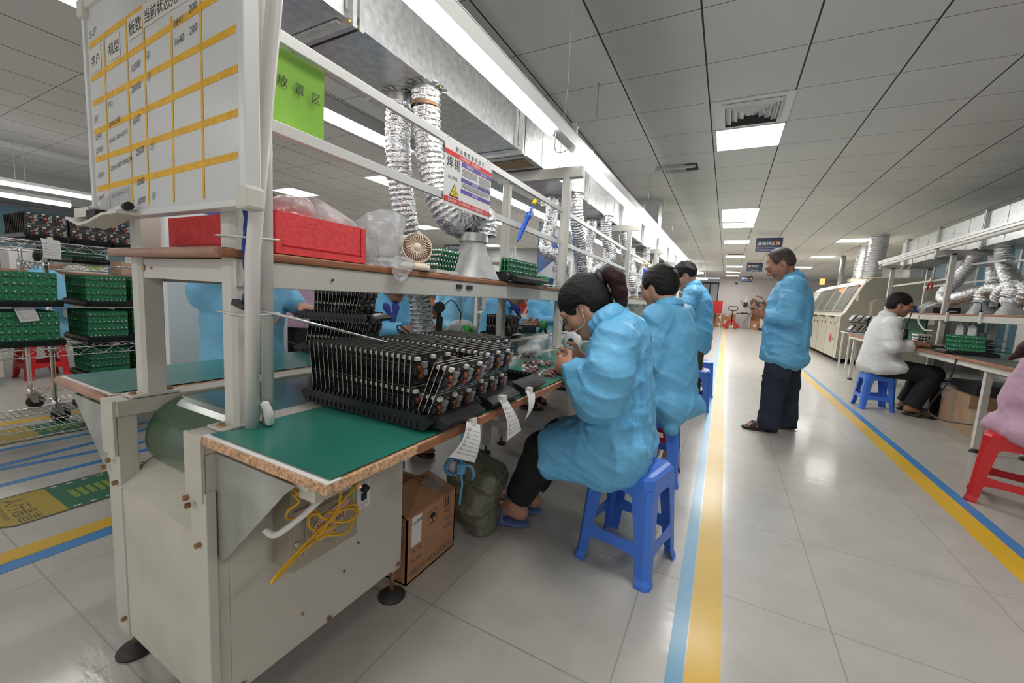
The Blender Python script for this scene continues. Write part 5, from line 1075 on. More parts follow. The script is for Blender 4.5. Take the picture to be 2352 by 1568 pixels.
sheetbag([(-.97, 1.72, SZ + .09), (-.96, 1.77, SZ + .09), (-.96, 1.82, SZ + .09), (-.97, 1.88, SZ + .09)], [(-.98, 1.765, SZ + .17), (-.975, 1.785, SZ + .182), (-.975, 1.80, SZ + .182), (-.98, 1.83, SZ + .165)], .04, 'clear plastic bag resting on the wide green boards', 4, 'bag')
m = MB(); 
for i, y in enumerate((2.06, 2.10)): m.box((-.96 + .006 * i, y, SZ), (-.90, y + .03, SZ + .05), 'pcbgl')
m.build('green_strips', label='two bright green board strips at the far end of the near shelf', cat='circuit board')
t = thing('desoldering_pump', 'blue desoldering pump with yellow tip hung on the lower rail', 'pump', (-.93, 1.80, 1.40)); a, b = Vector((-.925, 1.765, 1.318)), Vector((-.925, 1.94, 1.555)); L_ = lambda f: a.lerp(b, f)
m = MB(); m.tube([L_(0), L_(.04), L_(.08), L_(.1), L_(.55), L_(.56), L_(.62), L_(.63)], [.004, .005, .007, .011, .012, .017, .017, .008], 'syringe', 14); m.build('barrel', t); m = MB(); m.tube([L_(.62), L_(.88)], .0045, 'syringe', 8); m.build('plunger', t); m = MB(); m.tube([L_(.87), L_(.88), L_(.98), L_(.99)], [.008, .011, .011, .008], 'syrtip', 12); m.build('tip', t)
a, b = Vector((-.96, 5.25, 1.34)), Vector((-.96, 5.4, 1.56)); t = thing('desoldering_pump', 'blue desoldering pump hung near the third post', 'pump', a); m = MB(); m.tube([L_(0), L_(.1), L_(.55), L_(.56), L_(.62), L_(.63)], [.006, .014, .014, .02, .02, .008], 'syringe', 12); m.build('barrel', t); m = MB(); m.tube([L_(.62), L_(.87)], .006, 'syringe', 8); m.build('plunger', t); m = MB(); m.tube([L_(.87), L_(1)], .012, 'syrtip', 10); m.build('tip', t)
m = MB(); m.tube(catmull([(-.895, 2.05, SZ + .004), (-.89, 2.2, SZ + .006), (-.885, 2.33, SZ + .002), (-.88, 2.38, SZ - .03)], 6), .003, 'wire_w', 5); m.build('cord', label='thin white cord trailing along the shelf edge to the second post', cat='cord')
m = MB(); m.ball((-.90, 1.66, SZ + .008), (.012, .018, .008), 'paper', 10); m.build('tissue', label='small white crumpled tissue on the shelf edge', cat='tissue')
t = thing('storage_bin', 'small blue storage bin on the shelf before the second post', 'bin', (-1.03, 2.32, SZ)); m = MB(); m.prism([(-1.08, 2.26, SZ), (-.98, 2.26, SZ), (-.97, 2.25, SZ + .055), (-1.09, 2.25, SZ + .055)], (0, .12, 0), 'blue2'); m.build('body', t)
# posters hung behind the second post
m = MB(); m.box((-1.385, 3.0, 1.16), (-1.38, 3.42, 1.66), 'bluepos'); m.add([(-1.379, 3.0, 1.66), (-1.379, 3.42, 1.66), (-1.379, 3.42, 1.58)], [(0, 1, 2)], 'signwhite'); m.add([(-1.379, 3.0, 1.16), (-1.379, 3.42, 1.16), (-1.379, 3.42, 1.42), (-1.379, 3.0, 1.24)], [(0, 1, 2, 3)], 'signwhite')
m.build('poster', label='blue and white poster sheet behind the second post', cat='poster')
m = MB(); m.box((-1.5, .70, 1.26), (-1.49, .845, 1.60), 'bluepos'); m.box((-1.489, .83, 1.26), (-1.487, .845, 1.6), 'blue2'); m.build('poster', label='pale and dark blue poster behind the green banner', cat='poster')

# ---- under the worktop: carton, sack, blue strap fan
X0, X1, Y0, Y1, H = -1.31, -.915, 1.03, 1.318, .25
t = thing('carton', 'printed cardboard carton with open top beside the cabinet', 'box', ((X0 + X1) / 2, (Y0 + Y1) / 2, 0)); m = MB()
for a, b in (((X0, Y0, 0), (X1, Y1, .006)), ((X1 - .006, Y0, 0), (X1, Y1, H)), ((X0, Y0, 0), (X0 + .006, Y1, H)), ((X0, Y0, 0), (X1, Y0 + .006, H)), ((X0, Y1 - .006, 0), (X1, Y1, H))): m.box(a, b, 'card')
x = X1 + .0006; Uy = (0, 1, 0); Vz = (0, 0, 1)
for s_, y, z, sz in (('MEAS: 40X29X26CM', 1.05, .022, .033), ('G.W:', 1.055, .07, .027), ('N.W:', 1.055, .108, .027), ('KGS', 1.245, .105, .026), ('KGS', 1.248, .14, .026), ('PCS', 1.25, .172, .026)): m.text(s_, (x, y, z), Uy, Vz, sz, 'greyink')
m.text('0039', (x, 1.13, .095), (0, 1, .1), Vz, .034, 'xfmr', shear=.2)
for y0, z0, s_ in ((1.145, .17, .055), (1.235, .20, .05)):
    for a, b in (((0, 0), (1, .04)), ((0, .96), (1, 1)), ((0, 0), (.04, 1)), ((.96, 0), (1, 1))): m.quad([(x, y0 + s_ * .95 * a[0], z0 + s_ * a[1]), (x, y0 + s_ * .95 * b[0], z0 + s_ * a[1]), (x, y0 + s_ * .95 * b[0], z0 + s_ * b[1]), (x, y0 + s_ * .95 * a[0], z0 + s_ * b[1])], 'greyink')
y0, z0 = 1.171, .19; m.add([(x, y0 + .018 * math.cos(PI * i / 8), z0 + .006 + .02 * math.sin(PI * i / 8)) for i in range(9)], [tuple(range(9))], 'ink'); m.quad([(x, y0 - .002, z0 - .012), (x, y0 + .002, z0 - .012), (x, y0 + .002, z0 + .008), (x, y0 - .002, z0 + .008)], 'ink'); m.quad([(x, y0 - .012, z0 - .014), (x, y0 + .012, z0 - .014), (x, y0 + .012, z0 - .011), (x, y0 - .012, z0 - .011)], 'ink')
for yy in (1.25, 1.268): m.quad([(x, yy - .003, .212), (x, yy + .003, .212), (x, yy + .003, .232), (x, yy - .003, .232)], 'ink'); m.add([(x, yy - .006, .231), (x, yy + .006, .231), (x, yy, .242)], [(0, 1, 2)], 'ink')
m.quad([(x, 1.242, .205), (x, 1.276, .205), (x, 1.276, .208), (x, 1.242, .208)], 'ink')
m.build('body', t); m = MB(); m.quad([(x + .0004, 1.052, .135), (x + .0004, 1.105, .135), (x + .0004, 1.108, .245), (x + .0004, 1.055, .25)], 'paper'); m.text('E3模板', (x + .0008, 1.06, .215), (0, 1, .1), Vz, .017, 'ink'); m.build('label', t)
m = MB(); m.prism([(X1 - .002, Y0, H), (X1 - .002, Y1, H + .0), (X1 - .13, Y1 - .02, H + .05), (X1 - .16, Y0 + .05, H + .03)], (0, 0, .004), 'card'); m.build('flap', t); m = MB(); m.prism([(X0, Y0 + .001, H), (X1 - .03, Y0 + .001, H), (X1 - .10, Y0 + .12, H + .045), (X0, Y0 + .12, H + .06)], (0, 0, .004), 'card2'); m.text('3393', (X1 - .2, Y0 + .04, H + .026), (1, .25, .02), (-.1, 1, .35), .04, 'greyink'); m.build('flap', t)
m = MB(); m.prism([(X0, Y1 - .001, H), (X1 - .05, Y1 - .001, H), (X1 - .1, Y1 - .10, H + .05), (X0, Y1 - .10, H + .055)], (0, 0, .004), 'card'); m.build('flap', t)
m = MB(); m.quad([(X1 + .001, 1.25, .245), (X1 + .001, Y1 + .001, .235), (X1 - .1, Y1 - .005, H + .06), (X1 - .09, 1.2, H + .05)], 'bag'); m.build('packing_tape', t)
s_ = SDF()
for c, r in (((-.93, 1.50, .09), (.095, .11, .09)), ((-.90, 1.50, .16), (.09, .10, .10)), ((-.89, 1.52, .25), (.075, .09, .075)), ((-.95, 1.50, .27), (.07, .08, .08)), ((-.84, 1.50, .24), (.05, .09, .06)), ((-1.0, 1.47, .2), (.05, .08, .12)), ((-.86, 1.49, .05), (.06, .09, .05))): s_.ell(c, r, k=.04)
s_.cut((-.9, 1.5, 0.001), (0, 0, -1))
solid(s_, 'woven_sack', ['sack'], .008, wr=(.022, 26, 4), smooth=1, label='crumpled olive woven sack on the floor beside the printed carton', cat='sack')
t = thing('strap_fan', 'small cyan fan on a strap hanging under the worktop', 'fan', (-.86, 1.25, .38)); c = Vector((-.875, 1.24, .385)); ax = Vector((.75, -.6, .1)).normalized()
m = MB(); m.lathe([(.03, -.012), (.038, 0), (.03, .012), (.026, 0), (.03, -.012)], c, 'bluetape2', ax, n=24); u = ax.orthogonal().normalized(); w_ = ax.cross(u)
for i in range(18): a = 2 * PI * i / 18; r0 = u * math.cos(a) + w_ * math.sin(a); m.tube([c + r0 * .03 + ax * .012, c + r0 * .038 + ax * 0, c + r0 * .03 - ax * .012], .0022, 'cyan', 5)
m.lathe([(0, .008), (.02, .006), (.024, 0)], c, 'xfmr', ax, n=20); m.build('head', t); m = MB(); m.box((-.855, 1.235, .36), (-.835, 1.265, .40), 'cyan'); m.build('holder', t)
m = MB(); m.tube(catmull([(-.84, 1.25, .39), (-.81, 1.26, .395), (-.80, 1.27, .36), (-.815, 1.28, .33)], 6), .006, 'bluetape', 6); m.tube(catmull([(-.845, 1.25, .36), (-.842, 1.255, .31), (-.85, 1.26, .28), (-.86, 1.27, .22)], 6), .004, 'cyan', 6); m.tube(catmull([(-.845, 1.25, .40), (-.83, 1.22, .5), (-.80, 1.2, .62), (-.78, 1.2, .718)], 6), .004, 'cyan', 6); m.build('strap', t)
# ================================================================== people and stools
V_ = lambda *a: np.array(a, float)
def unit(v): v = np.array(v, float); return v / np.linalg.norm(v)
def frame(f, u=(0, 0, 1)):
    f = unit(f); u = np.array(u, float); u = unit(u - f * (u @ f)); return np.cross(f, u), f, u
def add_head(s, c, f, u, hs=1., lid=2):
    """face looking along f; materials 0 skin, 1 lips, 2 brows and lashes"""
    r, f, u = frame(f, u); R = np.array([r, f, u]); P = lambda x, y, z: np.array(c, float) + hs * (x * r + y * f + z * u)
    e = lambda p, q, k=.02, m=0, sub=False: s.ell(P(*p), np.array(q) * hs, R, k, m, sub)
    e((0, -.014, .032), (.072, .092, .084)); e((0, .028, -.022), (.060, .064, .078), .03); e((0, .058, -.086), (.026, .026, .022), .03)
    for x in (-1, 1):
        s.cone(P(x * .056, .0, -.045), P(x * .022, .055, -.088), .018 * hs, .016 * hs, .03); e((x * .040, .058, -.022), (.026, .026, .028), .03)
        e((x * .032, .096, .012), (.017, .012, .010), .012, 0, True); e((x * .032, .077, .011), (.015, .013, .011), .006)
        s.cone(P(x * .018, .0905, .0035), P(x * .045, .080, .004), .0028 * hs, .002 * hs, .002, lid); s.cone(P(x * .014, .0935, .030), P(x * .050, .079, .033), .0042 * hs, .0026 * hs, .003, lid)
        e((x * .074, -.010, -.006), (.010, .019, .031), .010); e((x * .086, -.004, -.002), (.007, .010, .018), .004, 0, True); e((x * .072, -.004, -.034), (.007, .009, .009), .008)
        e((x * .011, .100, -.026), (.009, .011, .008), .008)
    s.cone(P(-.045, .074, .028), P(.045, .074, .028), .013 * hs, .013 * hs, .025)
    s.cone(P(0, .086, .016), P(0, .108, -.022), .008 * hs, .0115 * hs, .014)
    s.cone(P(-.020, .084, -.051), P(.020, .084, -.051), .006 * hs, .006 * hs, .005, 1); s.cone(P(0, .089, -.052), P(0, .089, -.0521), .0068 * hs, None, .006, 1); s.cone(P(-.015, .084, -.0605), P(.015, .084, -.0605), .0072 * hs, .0072 * hs, .005, 1)
    return P
def add_hand(s, w_, d, t, curl=.9, sc=1., thumb=.6):
    """hand from wrist w_: d towards the fingers, t towards the thumb; fingers curl towards d x t side n"""
    d = unit(d); t = np.array(t, float); t = unit(t - d * (t @ d)); n = np.cross(d, t); w_ = np.array(w_, float)
    def build(n):
        s.ell(w_ + d * .048 * sc, np.array([.040, .052, .017]) * sc, np.array([t, d, n]), .012); s.cone(w_ - d * .01, w_ + d * .025 * sc, .026 * sc, .025 * sc, .02, 0, False, (n, .75))
        for i, L in enumerate((.070, .080, .074, .058)):
            p = w_ + d * (.088 - .006 * abs(i - 1)) * sc + t * (.029 - .0195 * i) * sc; a = 0; rr = .0088 * sc
            for j, f in enumerate((.45, .31, .24)):
                a += curl * (.55, 1.0, .75)[j] * (1 + .08 * i); dv = d * math.cos(a) + n * math.sin(a) + t * (.10 - .06 * i) * .6
                q = p + unit(dv) * L * f * sc * 1.02; s.cone(p, q, rr, rr * .92, .004); p = q; rr *= .92
        p = w_ + d * .022 * sc + t * .030 * sc + n * .006; a1 = unit(t * .75 + d * .65 + n * .35 * thumb); q = p + a1 * .040 * sc; s.cone(p, q, .012 * sc, .0105 * sc, .012)
        q2 = q + unit(d * .9 + n * .55 * thumb + t * .1) * .034 * sc; s.cone(q, q2, .0105 * sc, .0085 * sc, .006)
    build(n)
def add_foot(s, a, d, L=.23, up=(0, 0, 1)):
    """bare foot: a ankle, d toe direction; sole about .085 below the ankle"""
    d = unit(d); a = np.array(a, float); r = np.cross(d, up); z = np.array(up) * 1.
    s.cone(a, a - z * .035 - d * .03, .034, .036, .03); s.cone(a - z * .03 + d * .01, a - z * .055 + d * .12, .036, .026, .03); s.ell(a - z * .058 + d * .11, (.042, .07, .02), np.array([r, d, z]), .02)
    for i in range(5): x = (i - 2) * .0165; b = a - z * .064 + d * (.165 - .006 * abs(i - 1.2) ** 1.6) + r * x; s.cone(b - d * .03, b, .009, .0095 if i else .0115, .006)
def slipper(p, d, mat_, name, parent, L=.25, wd=.046, style='slide', h=.006):
    """p heel centre on the floor, d toe direction"""
    d = unit(d); r = np.array([d[1], -d[0], 0]); z = V_(0, 0, 1); p = np.array(p, float); s = SDF()
    s.cone(p + d * .04 + z * .014, p + d * .12 + z * .013, wd * .82, wd * .9, .02, 0, False, (z, .28)); s.cone(p + d * .12 + z * .013, p + d * (L - .05) + z * .013, wd * .9, wd * 1.0, .02, 0, False, (z, .28))
    def strap(y0, y1, hgt, k=9, fl=.9):
        pts = [];
        for i in range(k): a = PI * i / (k - 1); f = i / (k - 1); pts.append(p + d * (y0 + (y1 - y0) * f) + r * wd * .98 * math.cos(a) + z * (.02 + hgt * math.sin(a)))
        return pts
    if style == 'slide':
        for y in np.linspace(L * .5, L * .72, 5): s.chain(strap(y, y, .052 - .1 * abs(y - L * .55)), [.0085] * 9, .01)
    else:
        for a, b in ((L * .42, L * .75), (L * .75, L * .42)):
            for e in (-.012, .004, .016): s.chain(strap(a + e, b + e, .047), [.007] * 9, .008)
    s.cut((p[0], p[1], .0006), (0, 0, -1)); return solid(s, name, [mat_], h, parent, smooth=1)

def stool(x, y, rot, label, mat_='blue', H=.415, base=.155, topw=.128):
    """moulded square stool: ribbed splayed legs, low stretchers, perforated seat"""
    t = thing('plastic_stool', label, 'stool', (x, y, 0), 'plastic stools'); c, sn = math.cos(rot), math.sin(rot)
    W = lambda a, b, z: (x + a * c - b * sn, y + a * sn + b * c, z)
    half = lambda z: base + (topw - base) * z / H
    # seat: chamfered square with a turned-down skirt and holes
    m = MB(); N = []; ch = .035
    def ring(hw, z, cc): return [W(*p, z) for p in ((hw - cc, -hw), (hw, -hw + cc), (hw, hw - cc), (hw - cc, hw), (-hw + cc, hw), (-hw, hw - cc), (-hw, -hw + cc), (-hw + cc, -hw))]
    rings = [ring(topw - .026, H, .02), ring(topw - .010, H - .003, .025), ring(topw + .002, H - .014, .03), ring(half(H - .07), H - .07, .03), ring(half(H - .07) - .005, H - .07, .03), ring(topw - .006, H - .014, .028), ring(topw - .03, H - .006, .02)]
    vs_ = [p for r in rings for p in r]; m.add(vs_, [(i * 8 + j, i * 8 + (j + 1) % 8, (i + 1) * 8 + (j + 1) % 8, (i + 1) * 8 + j) for i in range(6) for j in range(8)], mat_)
    g = 9; hw = topw - .026; cell = 2 * hw / g
    for i in range(g):
        for j in range(g):
            a0, b0 = -hw + i * cell, -hw + j * cell; cut = (i in (0, g - 1) and j in (0, g - 1)); hole = 1 <= i < g - 1 and 1 <= j < g - 1
            P = [(a0, b0), (a0 + cell, b0), (a0 + cell, b0 + cell), (a0, b0 + cell)]
            if cut: sgx, sgy = (1 if i else -1), (1 if j else -1); P = [q for q in P if not (abs(q[0] - sgx * hw) < 1e-6 and abs(q[1] - sgy * hw) < 1e-6)]
            if not hole: m.add([W(*q, H) for q in P], [tuple(range(len(P)))], mat_)
            else:
                r_ = cell * .27; C = [(a0 + cell / 2 + r_ * math.cos(k * PI / 4 + PI / 4 * 5), b0 + cell / 2 + r_ * math.sin(k * PI / 4 + PI / 4 * 5)) for k in range(8)]
                Q = [P[0], ((P[0][0] + P[1][0]) / 2, P[0][1]), P[1], (P[1][0], (P[1][1] + P[2][1]) / 2), P[2], ((P[2][0] + P[3][0]) / 2, P[2][1]), P[3], (P[3][0], (P[0][1] + P[3][1]) / 2)]
                m.add([W(*q, H) for q in Q] + [W(*q, H) for q in C] + [W(*q, H - .008) for q in C], [(k, (k + 1) % 8, 8 + (k + 1) % 8, 8 + k) for k in range(8)] + [(8 + k, 8 + (k + 1) % 8, 16 + (k + 1) % 8, 16 + k) for k in range(8)], mat_)
    seat = m.build('seat', t)
    # legs: angle section with a chamfered outer corner, flared foot
    for sx_, sy_ in ((1, 1), (1, -1), (-1, 1), (-1, -1)):
        m = MB(); L = []
        for z, wl in ((H - .05, .078), (H * .5, .062), (.035, .052), (.015, .052), (.0005, .055)):
            h_ = half(z) + (.006 if z < .02 else 0); th = .004; q = [(h_ - wl, h_), (h_ - .018, h_), (h_, h_ - .018), (h_, h_ - wl), (h_ - th, h_ - wl), (h_ - th, h_ - .021), (h_ - .021, h_ - th), (h_ - wl, h_ - th)]
            L.append([W(sx_ * a, sy_ * b, z) for a, b in q])
        vs_ = [p for r in L for p in r]; fs = [(i * 8 + j, i * 8 + (j + 1) % 8, (i + 1) * 8 + (j + 1) % 8, (i + 1) * 8 + j) for i in range(4) for j in range(8)] + [tuple(range(8)), tuple(range(39, 31, -1))]
        m.add(vs_, fs, mat_); m.build('leg', t, fix=True)
    for k in range(4):   # arched apron and stretcher on each side
        a_ = k * PI / 2; ca, sa = round(math.cos(a_)), round(math.sin(a_))
        S_ = lambda along, z, d=0: W(*((along * ca - (half(z) - d) * -sa) if 0 else (along * ca + (half(z) - d) * sa), (along * sa - (half(z) - d) * ca)), z)
        m = MB(); z0, z1 = .115, .158; n = 8; vs_ = []
        for i in range(n + 1):
            f = -1 + 2 * i / n; bow = .018 * f * f * abs(f); 
            for z in (z0 - bow * .9, z1 + bow * .9):
                for d in (.001, .005): vs_.append(S_(f * (half(z) - .03), z, d))
        m.add(vs_, [(4 * i + a, 4 * i + b, 4 * i + 4 + b, 4 * i + 4 + a) for i in range(n) for a, b in ((0, 1), (1, 3), (3, 2), (2, 0))], mat_); m.build('stretcher', t, fix=True)
        m = MB(); vs_ = []
        for i in range(n + 1):
            f = -1 + 2 * i / n; zl = H - .078 - .045 * abs(f) ** 4
            for z in (zl, H - .06):
                for d in (.001, .005): vs_.append(S_(f * (half(z) - .045), z, d))
        m.add(vs_, [(4 * i + a, 4 * i + b, 4 * i + 4 + b, 4 * i + 4 + a) for i in range(n) for a, b in ((0, 1), (1, 3), (3, 2), (2, 0))], mat_); m.build('apron', t, fix=True)
    return t
stool(-.272, 1.648, -.22, 'nearest blue plastic stool, under the ponytail worker')
stool(-.31, 2.58, .05, 'second blue plastic stool, under the short-haired worker')
stool(-.215, 4.58, .04, 'third blue plastic stool, behind the bending worker')
stool(-.21, 5.35, .1, 'empty blue plastic stool beyond the bending worker')
stool(1.60, 6.02, .06, 'blue plastic stool under the worker in the white shirt')
stool(1.564, 3.384, -.41, 'red plastic stool under the worker in pink', 'red')
stool(-4.42, 5.97, .3, 'red plastic stool under the left one of two far workers', 'red', .43); stool(-4.5, 6.78, .2, 'red plastic stool under the right one of two far workers', 'red', .43)
stool(-5.95, 1.32, .1, 'red plastic stool seen beneath the wire cart', 'red', .42)
stool(-.38, 2.95, .2, 'red plastic stool mostly hidden behind the second blue stool', 'red', .3)

def hair_cap(c, f, u, hs, parent, mat_='hair', grow=.012, face=(.0, .098, -.05), fr=(.078, .072, .088), h=.006, extra=None, low=-.06, thin=False, wr=(.006, 55, 2)):
    r, f, u = frame(f, u); R = np.array([r, f, u]); P = lambda x, y, z: np.array(c, float) + hs * (x * r + y * f + z * u); s = SDF()
    s.ell(P(0, -.018, .036), np.array([.074 + grow, .094 + grow, .086 + grow]) * hs, R, .02); s.ell(P(0, -.052, -.012), np.array([.060 + grow * .6, .050 + grow * .6, .055]) * hs, R, .03)
    if extra: extra(s, P, R)
    s.ell(P(*face), np.array(fr) * hs, R, .012, 0, True)
    for x in (-1, 1): s.ell(P(x * .084, .012, -.022), np.array([.026, .028, .042]) * hs, R, .01, 0, True)
    return solid(s, 'hair', [mat_], h, parent, wr=wr, smooth=1)

def body(label, J, h=.006, skin='skin', loc=None):
    """one continuous skin surface from the joints in J"""
    s = SDF(); A = lambda k: np.array(J[k], float)
    s.chain([A('pel'), A('chest')], [.09, .09], .03, 0, None); s.cone(A('shl'), A('shr'), .045, .045, .03); s.cone(A('chest'), A('neck'), .07, .05, .03)
    c = A('head'); f, u = J['f'], J['u']; hs = J.get('hs', 1)
    r_, f_, u_ = frame(f, u); s.cone(A('neck'), c - u_ * .05 * hs - f_ * .022 * hs, .054, .050, .03); add_head(s, c, f, u, hs)
    for sd in 'lr':
        s.chain([A('sh' + sd), A('el' + sd), A('wr' + sd)], [.048, .038, .026], .02)
        if 'hd' + sd in J: d, t, curl = J['hd' + sd]; add_hand(s, J['wr' + sd], d, t, curl, J.get('hsc', 1))
        s.chain([A('hip' + sd), A('kn' + sd), A('an' + sd)], [.085, .055, .036], .03)
        if 'ft' + sd in J: add_foot(s, J['an' + sd], J['ft' + sd])
    base = J.get('base', (J['pel'][0], J['pel'][1], 0))
    return solid(s, 'person', [skin, 'lip', 'hair'], h, smooth=1, loc=base, label=label, cat='person')
def cloth(name, mats, parent, h, fn, wr=(.006, 20, 1), smooth=1):
    s = SDF(); fn(s); return solid(s, name, mats, h, parent, wr=wr, smooth=smooth)
def trousers(parent, J, mat_, r=(.10, .078, .06), h=.008, cut=True, wr=(.006, 22, 3)):
    def fn(s):
        A = lambda k: np.array(J[k], float)
        s.ell(A('pel') - V_(0, 0, .02), (.11, .13, .10), None, .05)
        for sd in 'lr':
            a, k_, an = A('hip' + sd), A('kn' + sd), A('an' + sd); d = unit(an - k_); e = an + d * J.get('cuff', .0); s.chain([a, k_, e], list(r), .02)
        for sd in 'lr':
            k_, an = A('kn' + sd), A('an' + sd); d = unit(an - k_); s.cut(an + d * (J.get('cuff', 0) - .005), d, .14)
    return cloth('trousers', [mat_], parent, h, fn, wr)

# ---- 1. the ponytail worker on the nearest stool
J = dict(pel=(-.335, 1.64, .51), chest=(-.375, 1.63, .84), neck=(-.415, 1.63, .975), head=(-.513, 1.62, 1.022), f=(-.72, -.06, -.69), u=(-.69, 0, .72), hs=1.02, shl=(-.35, 1.465, .90), shr=(-.375, 1.80, .91),
         ell=(-.365, 1.405, .715), elr=(-.42, 1.87, .73), wrl=(-.520, 1.505, .778), wrr=(-.535, 1.715, .79), hdl=((-.85, .52, .12), (-.15, .25, .95), 1.25), hdr=((-.8, -.6, .12), (-.15, -.2, .95), 1.2),
         hipl=(-.345, 1.56, .475), hipr=(-.345, 1.72, .475), knl=(-.635, 1.56, .405), knr=(-.62, 1.72, .42), anl=(-.775, 1.605, .10), anr=(-.77, 1.74, .10), ftl=(-1, -.02, 0), ftr=(-1, .05, 0), cuff=-.045, base=(-.29, 1.64, 0))
w1 = body('seated worker in blue smock with a ponytail, nearest on the row of blue stools', J, .005)
def smock1(s):
    s.ell((-.345, 1.635, .60), (.140, .195, .21), None, .06); s.ell((-.362, 1.63, .80), (.128, .19, .20), None, .07); s.cone((-.345, 1.47, .905), (-.365, 1.80, .91), .078, .078, .05)
    s.cone((-.365, 1.63, .93), (-.405, 1.63, .985), .105, .066, .04)
    s.chain([(-.345, 1.465, .90), (-.345, 1.405, .80), (-.372, 1.395, .71), (-.43, 1.44, .745), (-.515, 1.50, .782)], [.080, .082, .082, .070, .050], .04); s.ell((-.40, 1.405, .695), (.055, .06, .045), None, .03)
    s.chain([(-.375, 1.80, .90), (-.40, 1.87, .80), (-.425, 1.875, .72), (-.48, 1.80, .76), (-.53, 1.73, .795)], [.080, .08, .08, .068, .05], .04)
    s.ell((-.335, 1.64, .475), (.122, .185, .115), None, .06); s.chain([(-.31, 1.545, .47), (-.60, 1.55, .415)], [.115, .10], .05); s.chain([(-.31, 1.735, .47), (-.58, 1.73, .425)], [.115, .10], .05)
    s.cone((-.32, 1.50, .415), (-.58, 1.49, .375), .045, .05, .05); s.cone((-.255, 1.56, .41), (-.36, 1.49, .385), .03, .045, .05)
    s.cone((-.45, 1.63, .44), (-.57, 1.64, .42), .11, .10, .04)
    # folds that fan from the elbow and the lap
    for a, b, r in (((-.30, 1.41, .86), (-.395, 1.345, .68), .016), ((-.36, 1.345, .80), (-.44, 1.39, .69), .014), ((-.26, 1.47, .78), (-.36, 1.40, .66), .015), ((-.25, 1.455, .62), (-.40, 1.46, .55), .014), ((-.22, 1.48, .52), (-.45, 1.455, .47), .014), ((-.28, 1.455, .45), (-.52, 1.45, .43), .012), ((-.46, 1.40, .77), (-.48, 1.46, .70), .012), ((-.26, 1.52, .86), (-.23, 1.53, .65), .012), ((-.24, 1.55, .55), (-.42, 1.452, .58), .012), ((-.27, 1.47, .70), (-.40, 1.43, .62), .013), ((-.36, 1.45, .50), (-.56, 1.47, .455), .012), ((-.37, 1.38, .84), (-.33, 1.35, .72), .012)): s.cone(a, b, r, r * .7, .03)
    s.cut((-.515, 1.50, .782), (-.85, .35, .2), .09); s.cut((-.53, 1.73, .795), (-.8, -.55, .2), .09); s.cut((-.612, 1.6, .4), (-1, 0, -.28), .35)
    s.cone((-.53, 1.51, .786), (-.50, 1.49, .775), .034, .034, .004, 0, True); s.cone((-.545, 1.725, .80), (-.51, 1.745, .79), .034, .034, .004, 0, True)
    s.ell((-.435, 1.63, 1.02), (.062, .062, .06), None, .008, 0, True)
cloth('smock', ['cyan'], w1, .0065, smock1, (.011, 30, 4), 1)
def col1(s):
    n = 14
    pts = [V_(-.408, 1.63, 1.0) + V_(.052 * math.cos(a) - .012, .088 * math.sin(a), .042 * math.cos(a) - .008) for a in np.linspace(-2.5, 2.5, n)]
    for i in range(n - 1): s.cone(pts[i], pts[i + 1], .034, .034, .006, 0, False, (unit((pts[i] + pts[i + 1]) / 2 - V_(-.44, 1.63, .99)) + V_(0, 0, .6), .34))
    s.ell((-.445, 1.63, 1.035), (.062, .068, .075), None, .006, 0, True)
cloth('collar', ['cyan'], w1, .006, col1, (.003, 30, 2))
trousers(w1, J, 'trouser', (.085, .080, .066))
def pony(s, P, R): pass
hr = hair_cap(J['head'], J['f'], J['u'], 1.02, w1, 'hair', .017, (.0, .112, -.055), (.082, .070, .092), .005, wr=(.003, 90, 3))
def tail(s): s.chain([(-.462, 1.622, 1.145), (-.425, 1.615, 1.165), (-.395, 1.612, 1.145), (-.378, 1.615, 1.095), (-.368, 1.62, 1.05), (-.362, 1.625, 1.01)], [.016, .026, .031, .028, .019, .005], .02)
cloth('ponytail', ['hair_br'], hr, .005, tail, (.004, 90, 5))
m = MB(); c = Vector((-.458, 1.62, 1.147)); ax = Vector((.8, 0, .45)).normalized(); u = ax.orthogonal().normalized(); w_ = ax.cross(u)
m.tube([c + (u * math.cos(a) + w_ * math.sin(a)) * .023 for a in np.linspace(0, 2 * PI, 22)[:-1]], [.012 + .004 * (i % 2) for i in range(21)], 'dark', 8, closed=True); m.build('scrunchie', w1)
r_, f_, u_ = frame(J['f'], J['u']); HP = lambda x, y, z: Vector(np.array(J['head']) + 1.02 * (x * r_ + y * f_ + z * u_))
m = MB()
for x in (-1, 1):
    m.tube([HP(x * .081, -.005, .010), HP(x * .078, .05, .010), HP(x * .055, .098, .008)], .0011, 'dark', 5); m.tube([HP(x * .034 + .022 * math.cos(a), .103, .006 + .017 * math.sin(a)) for a in np.linspace(0, 2 * PI, 17)[:-1]], .001, 'dark', 5, closed=True)
m.tube([HP(-.012, .106, .008), HP(0, .109, .011), HP(.012, .106, .008)], .001, 'dark', 5); m.build('glasses', w1)
m = MB(); m.tube(catmull([HP(-.085, 0, -.012), HP(-.08, .03, -.06), Vector((-.54, 1.54, .915)), Vector((-.515, 1.55, .875)), Vector((-.50, 1.57, .84))], 8), .0013, 'wire_w', 5); m.build('earphone_cord', w1)
for sd, lb in (('l', 'near'), ('r', 'far')): a = J['an' + sd]; slipper((a[0] + .075, a[1], 0), (-1, -.02 if sd == 'l' else .05, 0), 'slipper', 'slipper', w1, .25)

